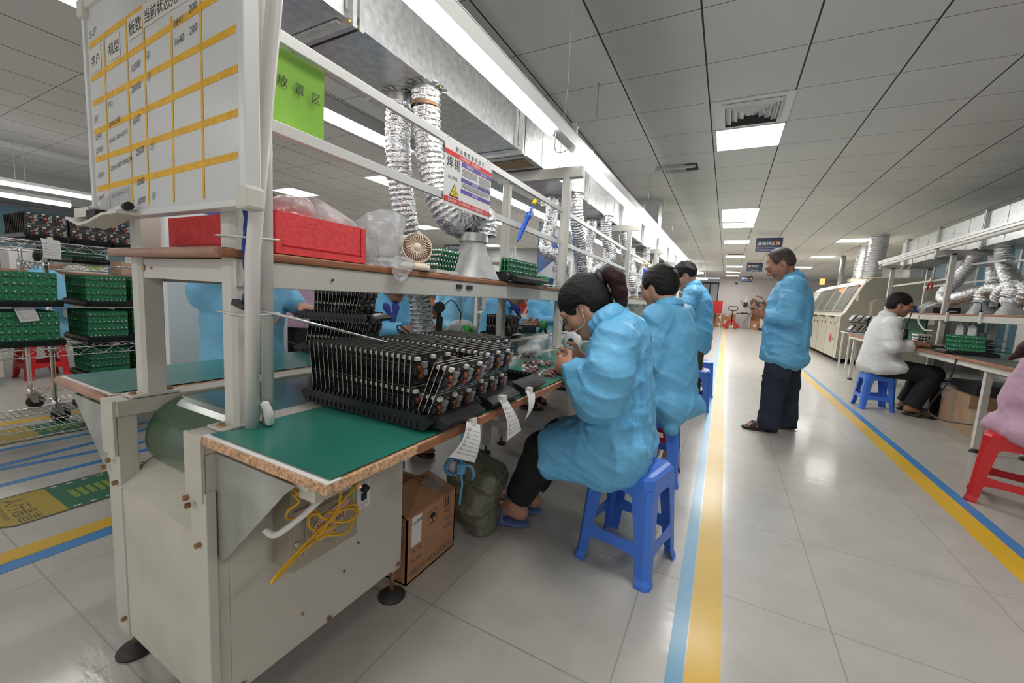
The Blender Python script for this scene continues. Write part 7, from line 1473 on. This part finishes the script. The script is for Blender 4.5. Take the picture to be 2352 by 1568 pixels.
m = MB(); m.tube(catmull([(2.22, 6.45, 1.27), (2.2, 6.30, 1.28), (2.22, 6.05, 1.24), (2.24, 5.8, 1.25), (2.22, 5.7, 1.16)], 8), .006, 'wire_k', 6); tag(m.build('cable'), 'black cable draped along the hoods on the right shelf', 'cable')
m = MB(); m.tube(catmull([(1.85, 5.0, .72), (1.84, 5.05, .5), (1.83, 5.3, .2), (1.85, 5.1, .14), (1.9, 4.7, .2)], 8), .006, 'wire_g' if 0 else 'wire_k', 6); tag(m.build('cable'), 'dark cable drooping under the right worktop', 'cable')
t = thing('pliers', 'red handled pliers hanging from the rail on the right line', 'pliers', (2.25, 7.02, 1.5))
for s_ in (-1, 1): m = MB(); m.tube(catmull([(2.24, 7.02 + s_ * .005, 1.53), (2.24, 7.02 + s_ * .05, 1.50), (2.24, 7.02 + s_ * .06, 1.42)], 5), .009, 'red', 7); m.build('handle', t)
m = MB(); m.bar((2.24, 7.02, 1.52), (2.24, 7.02, 1.575), .03, .015, 'steel'); m.build('jaws', t)
bag('plastic_bag', [((2.40, 7.5, 1.20), (.08, .2, .07)), ((2.40, 7.38, 1.22), (.07, .12, .08))], 'clear bag of parts on the far end of the right shelf', 'bag', 6, h=.014, wr=.02, fr=20)
m = MB(); m.box((2.3, 7.75, 1.131), (2.55, 8.1, 1.22), 'blue2'); tag(m.build('storage_bin'), 'dark blue bin on the right shelf behind the clear bag', 'bin')
m = MB(); m.box((2.3, 7.0, 1.131), (2.55, 7.22, 1.21), 'dark'); tag(m.build('storage_bin'), 'black box on the right shelf beside the clear bag', 'bin')
for y, lb in ((6.3, 'nearest the tall post'), (5.62, 'nearest the worker in pink')):
    t = thing('shelf_clamp', 'grey strap clamp over the right shelf edge, ' + lb, 'clamp', (2.2, y, 1.1)); m = MB(); m.box((2.185, y - .015, 1.04), (2.2, y + .015, 1.16), 'alu'); m.box((2.185, y - .015, 1.15), (2.26, y + .015, 1.16), 'alu'); m.build('strap', t)
# things on the right worktop
t = thing('component_block', 'stack of bright silver capped parts beside the worker in white', 'components', (2.08, 6.42, TZ))
for r in range(4):
    m = MB()
    for i in range(6):
        for j in range(5): m.lathe([(0, .024), (.010, .024), (.012, .018), (.012, 0)], (2.0 + .027 * j, 6.35 + .027 * i, TZ + .0045 + .034 * r), 'solder' if (i + j) % 3 else 'conn', n=8)
    m.box((1.985, 6.335, TZ + .0015 + .034 * r), (2.125, 6.50, TZ + .0045 + .034 * r), 'pcb'); m.build('layer', t)
t = thing('component_tray', 'black tray of upright black parts under the hands in white sleeves', 'tray', (2.03, 5.86, TZ)); m = MB(); m.box((1.95, 5.65, TZ + .002), (2.11, 6.07, TZ + .008), 'black'); m.build('base', t)
for i in range(12): m = MB(); m.box((1.96, 5.665 + .033 * i, TZ + .008), (2.10, 5.682 + .033 * i, TZ + .042), 'capk'); m.box((1.965, 5.668 + .033 * i, TZ + .042), (2.095, 5.679 + .033 * i, TZ + .046), 'solder'); m.build('part_row', t)
m = MB(); m.box((2.12, 6.0, TZ + .0015), (2.19, 6.3, TZ + .02), 'red'); tag(m.build('tool_pouch'), 'flat red pouch behind the black parts tray', 'pouch')
m = MB(); m.box((1.98, 5.52, TZ + .0015), (2.05, 5.62, TZ + .05), 'xfmr'); tag(m.build('small_box'), 'small grey box between parts tray and green boards', 'box')
for i in range(7): m = MB(); a_ = .04 * math.sin(i * 2.3); m.obox((2.36 + .01 * math.sin(i), 5.95 + .02 * math.cos(i * 1.7), TZ + .004 + .022 * i), (.08, a_, 0), (-a_ * 2.2, .19, .004), (0, 0, .003), ('xfmr', 'pcbg', 'steel', 'pcb')[i % 4]); tag(m.build('panel_sheet'), 'flat sheet in the fanned pile on the right bench, %s from the bottom' % ORD[i], 'panel', 'fanned pile of sheets')
t = tray(1.88, 2.14, 5.16, 5.42, TZ + .002, 'slotted black tray holding green boards beside the worker in pink')
for i in range(5): rotated_copy(PROTOS['g'], 1.90, 5.19 + .042 * i, TZ + .014, -.5, -PI / 2 - .12, 'green board leaning in the rack on the right bench, %s from the pink smock' % ORD[i], 'green boards on the right bench')
t = thing('iron_stand', 'black soldering iron standing in its holder on the right bench', 'tool', (2.06, 6.95, TZ)); m = MB(); m.cyl((2.06, 6.95, TZ + .002), (2.06, 6.95, TZ + .17), .03, 'black', n=14); m.build('holder', t); m = MB(); m.cyl((2.06, 6.95, TZ + .17), (2.08, 6.9, TZ + .42), .007, 'dark', n=8); m.build('iron', t)
m = MB(); m.tube(catmull([(2.06, 6.95, TZ + .25), (2.0, 7.1, TZ + .3), (1.95, 7.3, TZ + .2), (1.93, 7.35, TZ + .01)], 8), .006, 'wire_k', 6); m.build('cable', t)
m = MB(); m.box((2.45, 7.6, TZ), (2.47, 8.4, 1.05), 'matgreen'); tag(m.build('divider_panel'), 'dark green panel standing at the far end of the right line', 'panel')
for y, lb in ((6.15, 'behind the silver parts'), (5.9, 'behind the fanned sheets')):
    m = MB(); m.prism([(2.29, y, .80), (2.29, y + .17, .80), (2.29, y + .16, 1.0), (2.29, y + .10, 1.02), (2.29, y + .09, 1.1), (2.29, y + .07, 1.1), (2.29, y + .06, 1.02), (2.29, y + .01, 1.0)], (.012, 0, 0), 'galv_hood'); tag(m.build('scoop'), 'grey metal scoop hanging under the right shelf ' + lb, 'scoop')
m = MB(); m.obox((2.28, 5.75, .86), (.004, 0, 0), (0, .05, 0), (0, 0, .09), 'black'); tag(m.build('clamp_tool'), 'black clip tool standing behind the green boards', 'tool')
# under the right bench
t = thing('carton', 'big taped cardboard carton under the right worktop wrapped in film', 'box', (2.35, 5.62, 0)); m = MB(); m.box((2.12, 5.35, 0), (2.6, 5.9, .36), 'card2'); m.build('body', t); m = MB(); m.box((2.1185, 5.60, .0), (2.1198, 5.66, .36), 'boxgrey'); m.build('packing_tape', t)
bag('plastic_film', [((2.16, 5.8, .36), (.09, .12, .04)), ((2.13, 5.83, .30), (.03, .09, .07))], 'crumpled clear film on the carton under the right worktop', 'bag', 14, h=.012, wr=.015, fr=30, cat='film')
t = thing('carton', 'smaller cardboard carton in front of the film wrapped one', 'box', (2.2, 5.2, 0)); m = MB(); m.box((2.08, 5.02, 0), (2.45, 5.32, .24), 'card2'); m.build('body', t); m = MB(); m.box((2.0785, 5.14, 0), (2.0798, 5.20, .24), 'boxgrey'); m.build('packing_tape', t)
for i, (x, y, z, sx_, sy_, sz, k, lb) in enumerate(((2.3, 6.25, 0, .4, .3, .3, 'black', 'black crate under the right bench behind the worker\'s sandals'), (2.3, 6.22, .3, .38, .3, .05, 'blue2', 'blue folder lying on the black crate under the bench'), (2.35, 5.6, .362, .4, .5, .1, 'dark', 'dark boxes stacked on the film wrapped carton'), (2.3, 6.6, 0, .4, .28, .36, 'black', 'second black crate deep under the right bench'))):
    m = MB(); m.box((x - sx_ / 2, y - sy_ / 2, z), (x + sx_ / 2, y + sy_ / 2, z + sz), k); tag(m.build('crate' if k == 'black' else 'folder' if k == 'blue2' else 'parts_box', bevel=.004), lb, 'crate' if k == 'black' else 'folder' if k == 'blue2' else 'box')

# ================================================================== the cream machine
WM = thing('wave_soldering_machine', 'long cream machine with three slanted windows standing by the aisle', 'machine', (3, 11, 0)); y0, y1 = 11.0, 16.6
PRF = [(2.2, .10), (2.2, 1.02), (2.26, 1.10), (2.52, 1.74), (2.64, 1.85), (3.75, 1.88), (3.75, .10)]
m = MB(); m.add([(x, y, z) for y in (y0, y1) for x, z in PRF], [(i, (i + 1) % 7, 7 + (i + 1) % 7, 7 + i) for i in range(7)] + [tuple(range(13, 6, -1))], 'cream'); m.build('body', WM, fix=True)
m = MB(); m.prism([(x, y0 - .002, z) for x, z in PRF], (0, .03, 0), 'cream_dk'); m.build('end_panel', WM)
def slant(f, d=.004): a, b = Vector((2.26, 0, 1.10)), Vector((2.52, 0, 1.74)); n = Vector((-.64, 0, .26)).normalized(); return a.lerp(b, f) + n * d
for k, yy in enumerate((11.35, 12.35, 13.35, 14.4)):
    m = MB(); a, b = slant(.06), slant(.92); m.prism([(a.x, yy, a.z), (a.x, yy + .86, a.z), (b.x, yy + .80, b.z), (b.x, yy + .06, b.z)], (-.012, 0, .005), 'glass'); win = m.build('window_panel', WM)
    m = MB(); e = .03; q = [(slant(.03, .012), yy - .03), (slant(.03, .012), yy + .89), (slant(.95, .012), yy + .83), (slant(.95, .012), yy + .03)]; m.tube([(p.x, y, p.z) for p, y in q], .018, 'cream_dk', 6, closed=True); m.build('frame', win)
    m = MB(); m.quad([(slant(.2, .03).x, yy + .08, slant(.2, .03).z), (slant(.2, .03).x, yy + .16, slant(.2, .03).z), (slant(.36, .03).x, yy + .16, slant(.36, .03).z), (slant(.36, .03).x, yy + .08, slant(.36, .03).z)], 'banner'); m.build('sticker', win)
    m = MB(); m.bar((2.17, yy + .25, 1.0), (2.17, yy + .65, 1.0), .03, .03, 'dark'); m.build('handle', WM)
    for dy in (.1, .5): m = MB(); m.box((2.192, yy + dy, .82), (2.2, yy + dy + .06, .88), 'dark'); m.build('latch', WM)
    m = MB(); m.box((2.197, yy - .06, .12), (2.2, yy - .05, 1.0), 'cream_dk'); m.build('door_gap', WM)
m = MB(); m.add([(2.196, 11.75 + .11 * math.cos(a), .50 + .11 * math.sin(a)) for a in np.linspace(0, 2 * PI, 21)[:-1]], [tuple(range(20))], 'redprint'); m.add([(2.194, 11.75 + .035 * math.cos(a), .50 + .09 * math.sin(a)) for a in np.linspace(0, 2 * PI, 13)[:-1]], [tuple(range(12))], 'cream'); m.add([(2.193, 11.75 + .03 * math.cos(a), .50 + .05 * math.sin(a)) for a in np.linspace(0, 2 * PI, 13)[:-1]], [tuple(range(12))], 'redprint'); m.box((2.195, 11.35, .48), (2.2, 11.58, .52), 'xfmr'); m.build('emblem', WM)
m = MB(); m.box((2.4, y0 - .006, 1.35), (2.44, y0 - .002, 1.5), 'alu'); m.build('plate', WM)
for x, y in ((2.3, 11.1), (2.3, 12.5), (2.3, 14), (3.6, 11.1)): m = MB(); m.cyl((x, y, 0), (x, y, .11), .035, 'rubber', n=10); m.build('foot', WM)
m = MB(); m.box((2.3, 11.2, .02), (3.7, 16.4, .1), 'hose_in'); m.build('plinth', WM)
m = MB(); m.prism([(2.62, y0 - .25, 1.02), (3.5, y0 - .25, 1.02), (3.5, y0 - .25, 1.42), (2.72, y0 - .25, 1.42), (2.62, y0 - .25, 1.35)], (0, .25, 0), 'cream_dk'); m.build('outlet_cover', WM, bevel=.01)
m = MB(); m.box((2.9, y0 - .255, 1.06), (3.5, y0 - .25, 1.3), 'hose_in'); m.box((2.64, y0 - .01, .78), (3.5, y0 - .005, 1.01), 'hose_in'); m.build('opening', WM)
m = MB(); m.box((2.9, y0 - .5, .95), (3.5, y0 - .35, 1.05), 'cream'); m.box((2.9, y0 - .5, .7), (2.96, y0 - .35, 1.0), 'cream'); m.build('outfeed_arm', WM)
m = MB(); m.box((2.42, y0 - .35, .12), (2.95, y0 - .003, .42), 'steelbox'); m.box((2.41, y0 - .36, .16), (2.46, y0 - .35, .38), 'steel'); m.build('drain_box', WM)
m = MB(); m.cyl((2.30, 14.2, 1.86), (2.30, 14.2, 2.02), .06, 'lampor', n=14); m.build('beacon', WM)
m = MB(); m.ball((2.44, 11.08, 1.68), .025, 'red', 8); m.build('stop_button', WM)
def flue(x, y, r, z0, lb, k): t = hose([(x, y, z0), (x, y, (z0 + CEIL) / 2 - .15), (x + .02, y, (z0 + CEIL) / 2 + .15), (x + .03, y, CEIL)], r, lb, 'foil exhausts above the cream machine', k, pitch=.05, n=22, jag=.035); m = MB(); m.cyl((x, y, z0 - .02), (x, y, z0 + .03), r * 1.06, 'steel', n=20); m.build('collar', t)
flue(2.68, 11.3, .155, 1.90, 'wide grey corrugated exhaust above the cream machine, nearer', 'foil_dark'); flue(2.80, 12.9, .11, 1.95, 'narrow silver corrugated exhaust above the cream machine, farther', 'foil')
m = MB(); m.box((2.62, 12.75, 1.86), (2.95, 13.05, 1.94), 'cream'); m.build('exhaust_base', WM); m = MB(); m.cyl((2.85, 15.0, 1.87), (2.85, 15.0, CEIL), .06, 'xfmr', n=12); tag(m.build('pipe'), 'thin grey pipe rising behind the two exhausts', 'pipe')
t = thing('outfeed_cart', 'cart with stacked black board trays behind the worker in white', 'cart', (2.15, 9.5, 0))
for x in (2.0, 2.5):
    for y in (9.2, 9.7): m = MB(); m.bar((x, y, 0), (x, y, .75), .025, .025, 'alu'); m.build('leg', t)
m = MB(); m.box((1.97, 9.15, .72), (2.53, 9.75, .74), 'alu'); m.build('shelf', t)
for k, z in enumerate((.75, .93)):
    for j in range(5):
        u_ = thing('fixture_tray', 'tilted black fixture with white displays on the cart, %s of the %s row' % (ORD[j], ('lower', 'upper')[k]), 'tray', (2.05 + .1 * j, 9.4, z), 'fixtures on the outfeed cart'); m = MB(); m.obox((2.05 + .1 * j, 9.42, z + .075), (.035, 0, .06), (0, .14, 0), (-.004, 0, .003), 'black'); m.build('panel', u_)
        for i in range(3): m = MB(); m.obox((2.044 + .1 * j - .004, 9.34 + .08 * i, z + .08), (.024, 0, .041), (0, .03, 0), (-.003, 0, .002), 'paper' if (i + j) % 2 else 'xfmr'); m.build('display', u_)
    m = MB(); m.box((1.98, 9.2, z - .012), (2.56, 9.65, z), 'black'); tag(m.build('cart_plate'), '%s black plate under the fixtures on the outfeed cart' % ('lower', 'upper')[k], 'plate')
# ================================================================== left: wire carts, second line, storage behind the conveyor
def wire_shelf(t, x0, x1, y0, y1, z):
    m = MB(); r = .0035
    for zz in (z, z - .045):
        for a, b in (((x0, y0), (x1, y0)), ((x1, y0), (x1, y1)), ((x1, y1), (x0, y1)), ((x0, y1), (x0, y0))): m.cyl((*a, zz), (*b, zz), r, 'chrome', n=6)
    for (ax_, ay), (bx, by) in (((x1, y0), (x1, y1)), ((x0, y0), (x0, y1)), ((x0, y0), (x1, y0)), ((x0, y1), (x1, y1))):
        n = max(2, round(math.hypot(bx - ax_, by - ay) / .055)); pts = [(ax_ + (bx - ax_) * i / n, ay + (by - ay) * i / n, z - (.045 if i % 2 else 0)) for i in range(n + 1)]; m.tube(pts, .0025, 'chrome', 5)
    n = int((y1 - y0) / .03)
    for i in range(1, n): y = y0 + (y1 - y0) * i / n; m.cyl((x0, y, z + .004), (x1, y, z + .004), .002, 'chrome', n=5)
    for f in (.33, .67): m.cyl((x0 + (x1 - x0) * f, y0, z), (x0 + (x1 - x0) * f, y1, z), .003, 'chrome', n=5)
    m.build('wire_shelf', t)
def wire_cart(x0, x1, y0, y1, zs, ztop, label, castor=True):
    t = thing('wire_cart', label, 'cart', ((x0 + x1) / 2, (y0 + y1) / 2, 0))
    for x in (x0, x1):
        for y in (y0, y1):
            m = MB(); m.cyl((x, y, .10), (x, y, ztop), .0125, 'chrome', n=12); p = m.build('post', t)
            for z in zs: m = MB(); m.cyl((x, y, z - .05), (x, y, z + .012), .019, 'chrome', n=12); m.build('sleeve', p)
            m = MB(); m.lathe([(.012, -.014), (.045, -.014), (.05, -.006), (.05, .006), (.045, .014), (.012, .014)], (x, y + .02, .05), 'rubber', (1, 0, .0), n=18); c = m.build('castor', t); m = MB(); m.prism([(x - .02, y - .02, .105), (x - .02, y + .03, .105), (x - .02, y + .035, .045), (x - .02, y + .005, .045)], (.003, 0, 0), 'steel'); m.prism([(x + .02, y - .02, .105), (x + .02, y + .03, .105), (x + .02, y + .035, .045), (x + .02, y + .005, .045)], (.003, 0, 0), 'steel'); m.box((x - .025, y - .025, .103), (x + .025, y + .035, .108), 'steel'); m.build('fork', c)
    for z in zs: wire_shelf(t, x0, x1, y0, y1, z)
    return t
wire_cart(-4.03, -3.47, -.45, 2.3, (.135, .60, 1.215), 1.26, 'long chrome wire cart loaded with black and green boards left of the conveyor')
wire_cart(-4.62, -4.09, .96, 1.9, (.15, .55, 1.11), 1.2, 'second chrome wire cart behind the loaded one')
KB = 'black boards on the wire cart'
for i, (ya, w_) in enumerate(((.765, 0), (.945, 0), (1.115, 0))):
    w2 = ('nearest the whiteboard edge', 'in the middle', 'half behind the post')[2 - i] if 0 else ('first from the open side', 'in the middle', 'half behind the near post')[i]
    tray(-3.95, -3.53, ya - .012, ya + .175, 1.222, 'black tray on top of the wire cart, ' + w2); rack('k', lin(-3.93, -3.56, 13), ya, 1.232, lin(-.08, .03, 13), 'the top tray ' + w2, KB + ', tray ' + w2, from_='the far side')
KG = 'green boards on the wire cart'
for lvl, (z, ww) in enumerate(((.612, 'lower'), (.842, 'upper'))):
    tray(-3.85, -3.52, .585, .885, z, 'black tray under the %s green boards at the open end of the cart' % ww); rack('gw', lin(-3.82, -3.54, 10), .60, z + .014, lin(-.05, .05, 10), 'the %s tray at the open end' % ww, KG + ', open end ' + ww, from_='the far side')
    tray(-3.92, -3.55, .985, 1.215, z, 'black tray under the %s green boards in the middle of the cart' % ww); rack('g', lin(-3.90, -3.57, 11), 1.0, z + .014, lin(-.05, .02, 11), 'the %s middle tray' % ww, KG + ', middle ' + ww, from_='the far side')
    tray(-3.95, -3.62, 1.23, 1.46, z, 'black tray under the %s green boards behind the near post' % ww); rack('g', lin(-3.92, -3.65, 8), 1.245, z + .014, lin(-.03, .03, 8), 'the %s tray behind the near post' % ww, KG + ', behind post ' + ww, from_='the far side')
for y, w2 in ((1.0, 'before the chrome post'), (1.24, 'beside the near bench post')):
    for z_, ww in ((.145, 'lower'), (.366, 'upper')): tray(-3.92, -3.60, y, y + .23, z_, '%s black tray on the bottom shelf %s' % (ww, w2)); rack('g', lin(-3.88, -3.62, 9), y + .015, z_ + .014, lin(-.16, .1, 9), 'the %s bottom tray %s' % (ww, w2.split(' the ')[1]), KG + ', bottom %s ' % ww + w2, from_='the far side')
tray(-4.8, -4.5, .72 - .3, .98 - .3, 1.12 - .01, 'black tray at the far left edge behind the cart') if 0 else None
slip([(-3.462, .80, 1.235), (-3.462, .875, 1.23), (-3.455, .875, 1.12), (-3.455, .805, 1.125)], 'white slip hanging from the cart top under the first black rack', 6)
slip([(-3.462, 1.15, 1.22), (-3.462, 1.215, 1.215), (-3.455, 1.22, 1.125), (-3.455, 1.16, 1.135)], 'white slip hanging from the cart top under the last black rack', 6)
slip([(-3.52, .69, .84), (-3.515, .765, .845), (-3.505, .785, .765), (-3.505, .71, .755)], 'white slip hanging before the lower green boards', 7)
# second line beyond the aisle
t = thing('worktop', 'cream workbench of the second line beyond the wire carts', 'worktop', (-6.1, 3, 0)); m = MB(); m.box((-6.4, -1.5, .72), (-5.7, 4.5, .745), 'wood'); m.build('board', t); m = MB(); m.box((-6.35, -1.45, .745), (-5.72, 4.45, .748), 'mat2'); m.build('rubber_mat', t)
for y in (-1.3, .75, 2.6, 4.4): m = MB(); m.box((-5.80, y - .03, 0), (-5.74, y + .03, .72), 'ivory'); m.build('leg', t)
m = MB(); m.box((-6.1, -.6, .09), (-5.62, 1.02, .72), 'ivory'); m.build('drive_housing', t); m = MB(); m.box((-6.1, -.6, 0), (-5.7, .9, .09), 'dark'); m.build('plinth', t)
t = thing('overhead_shelf_frame', 'shelf frame with brown edge on the second line at the far left', 'shelf', (-6.2, 1, .745)); m = MB(); m.box((-6.5, -1.5, 1.03), (-5.98, 4.5, 1.05), 'wood'); m.build('shelf_board', t); m = MB(); m.box((-6.0, -1.5, .97), (-5.975, 4.5, 1.03), 'post'); m.build('shelf_beam', t)
for y in (-1.3, .6, 2.5, 4.4):
    for x in (-6.02, -6.46): m = MB(); m.box((x - .025, y - .025, .745), (x + .025, y + .025, 1.85), 'post'); m.build('post', t)
m = MB(); m.box((-6.4, 1.2, 1.052), (-6.1, 1.9, 1.26), 'white'); m.text('⚠', (-6.095, 1.75, 1.12), (0, 1, 0), (0, 0, 1), .1, 'ink'); m.build('housing', label='white machine housing with warning sticker on the second line shelf', cat='machine')
m = MB(); m.quad([(-6.094, 1.74, 1.1), (-6.094, 1.84, 1.1), (-6.094, 1.84, 1.22), (-6.094, 1.74, 1.22)], 'banner'); m.add([(-6.092, 1.755, 1.14), (-6.092, 1.825, 1.14), (-6.092, 1.79, 1.2)], [(0, 1, 2)], 'triyellow'); m.build('warning_sticker', label='green and yellow warning sticker on the white housing', cat='sticker')
for i, (y0, y1, z1, k) in enumerate(((2.0, 2.35, 1.2, 'card2'), (2.4, 2.6, 1.16, 'cyan'), (2.62, 2.9, 1.18, 'bluewall'), (2.95, 3.3, 1.22, 'card'))): m = MB(); m.box((-6.35, y0, 1.052), (-6.05, y1, z1), k); m.build('parts_box', label='%s box on the second line shelf, %s from the white housing' % (('pale brown', 'cyan', 'slate blue', 'brown')[i], ORD[i]), cat='box')
t = tray(-4.56, -4.15, 1.1, 1.3, 1.118, 'slotted black tray on the second wire cart'); rack('g', lin(-4.52, -4.2, 8), 1.105, 1.132, lin(0, .1, 8), 'the second cart tray', 'green boards on the second wire cart', from_='the far side')
# pale partition and extinguisher behind the far worktop
t = thing('partition_board', 'pale white panel standing behind the blue smocked person at the far worktop', 'panel', (-2.32, 1.2, 0)); m = MB(); m.box((-2.34, .915, .05), (-2.30, 1.50, 1.42), 'white'); m.build('panel', t, bevel=.004)
for y in (.95, 1.46): m = MB(); m.box((-2.42, y - .02, 0), (-2.22, y + .02, .05), 'alu'); m.build('foot', t)
t = thing('fire_extinguisher', 'red fire extinguisher beyond the far worktop near the pink smock', 'extinguisher', (-2.62, 1.62, 0)); m = MB(); m.lathe([(0, .58), (.02, .57), (.03, .53), (.065, .49), (.068, .03), (.05, 0), (0, 0)], (-2.62, 1.62, .0), 'red', n=22); m.build('cylinder', t); m = MB(); m.tube(catmull([(-2.62, 1.62, .58), (-2.60, 1.70, .66), (-2.58, 1.78, .55), (-2.6, 1.74, .25)], 8), .011, 'wire_k', 7); m.build('hose', t); m = MB(); m.box((-2.64, 1.58, .57), (-2.60, 1.68, .60), 'black'); m.build('valve', t)
# storage rack with red trays, desks of the two far workers
t = thing('storage_rack', 'grey steel rack with diagonal braces full of red trays behind the line', 'rack', (-3.6, 6.8, 0))
for x in (-3.95, -3.25):
    for y in (6.1, 7.4, 8.8): m = MB(); m.box((x - .025, y - .025, 0), (x + .025, y + .025, 1.9), 'post'); m.build('post', t)
for z in (.35, .72, 1.3, 1.62): m = MB(); m.box((-3.98, 6.08, z), (-3.22, 8.82, z + .03), 'post'); m.build('shelf', t)
for a, b in (((6.1, .35), (6.75, .9)), ((6.1, 1.3), (6.75, .9))): m = MB(); m.bar((-3.24, a[0], a[1]), (-3.24, b[0], b[1]), .03, .03, 'post'); m.build('brace', t)
for i in range(12):
    c_, r = divmod(i, 4); m = MB(); y = 6.22 + c_ * .86; z = .752 + r * .125; m.prism([(-3.3, y, z), (-3.3, y + .72, z), (-3.27, y + .76, z + .115), (-3.27, y - .04, z + .115)], (-.5, 0, 0), 'red'); m.box((-3.268, y - .04, z + .10), (-3.262, y + .76, z + .118), 'red')
    m.build('storage_tray', label='red plastic tray on the steel rack, %s from the bottom of the %s stack' % (ORD[r], ('nearest', 'middle', 'farthest')[c_]), cat='tray', group='red trays on the steel rack')
for i in range(3):
    m = MB(); y = 6.2 + i * .85; m.prism([(-3.3, y, 1.332), (-3.3, y + .6, 1.332), (-3.27, y + .64, 1.44), (-3.27, y - .04, 1.44)], (-.5, 0, 0), 'red'); m.build('storage_tray', label='red plastic tray on the upper shelf of the steel rack, %s from the near end' % ORD[i], cat='tray', group='red trays on the steel rack')
t = thing('desk', 'long dark desk before the two far workers in blue', 'desk', (-5.1, 6.4, 0)); m = MB(); m.box((-5.5, 4.3, .72), (-4.85, 8.2, .75), 'boxgrey'); m.build('desktop', t); m = MB(); m.box((-5.5, 4.3, .40), (-5.46, 8.2, .72), 'card'); m.build('back_panel', t)
for y in (4.4, 6.2, 8.1): m = MB(); m.box((-5.45, y - .03, 0), (-5.39, y + .03, .72), 'post'); m.build('leg', t)
t = thing('desk_shelf', 'shelf with black equipment boxes above the far workers\' desk', 'shelf', (-5.4, 6.3, .75))
for y in (4.4, 5.7, 7, 8.1): m = MB(); m.box((-5.32, y - .02, .75), (-5.28, y + .02, 1.4), 'post'); m.build('post', t)
for z in (1.02, 1.32): m = MB(); m.box((-5.6, 4.3, z), (-5.26, 8.2, z + .03), 'post'); m.build('board', t)
rg = random.Random(12)
for i in range(10):
    y = 4.4 + .37 * i; k = ('black', 'orange', 'dark', 'black', 'card')[i % 5]; m = MB(); h_ = .1 + .1 * rg.random(); m.box((-5.55, y, 1.052), (-5.28, y + .30, 1.052 + h_), k)
    for j in range(3): m.box((-5.279, y + .04 + j * .08, 1.07), (-5.276, y + .09 + j * .08, 1.07 + h_ * .5), 'xfmr')
    m.build('equipment_box', label='%s box on the desk shelf behind the far workers, %s in the row' % ({'black': 'black equipment', 'orange': 'orange', 'dark': 'dark grey', 'card': 'brown'}[k], ORD[i]), cat='box')
for i in range(5): m = MB(); y = 4.6 + i * .72; m.box((-5.45, y, .752), (-5.2, y + .5, .92), ('card', 'black', 'orange', 'black', 'card2')[i]); m.build('parts_box', label='%s box on the far desk, %s from its near end' % (('brown', 'black', 'orange', 'black', 'pale brown')[i], ORD[i]), cat='box')
t = thing('monitor', 'small lit white monitor on the far workers\' desk', 'monitor', (-5.1, 7.3, .75)); m = MB(); m.box((-5.2, 7.1, .80), (-5.17, 7.5, 1.02), 'dark'); m.build('frame', t); m = MB(); m.quad([(-5.168, 7.12, .82), (-5.168, 7.48, .82), (-5.168, 7.48, 1.0), (-5.168, 7.12, 1.0)], 'tube2'); m.build('screen', t); m = MB(); m.box((-5.22, 7.27, .752), (-5.12, 7.33, .80), 'dark'); m.build('stand', t)
# more hanging signs beyond the line
sign(-5.95, -5.47, 7.7, 1.955, 2.16, '功能维修区', 'FUNCTION REPAIR AREA', -1, 'navy hanging sign seen between desk fan and hood', False)
sign(-2.50, -2.0, 9.6, 2.26, 2.49, '测试区', '', 1, 'navy hanging sign half hidden behind the third post')
# grey column behind the second bay and tables in the distance
m = MB(); m.box((-3.3, 9.2, 0), (-2.6, 9.9, CEIL), 'wall'); struct('wall_column', m)
m = MB(); m.box((-10.2, 13.0, 0), (-3.4, 13.15, CEIL), 'wallgrey'); struct('wall_partition', m)
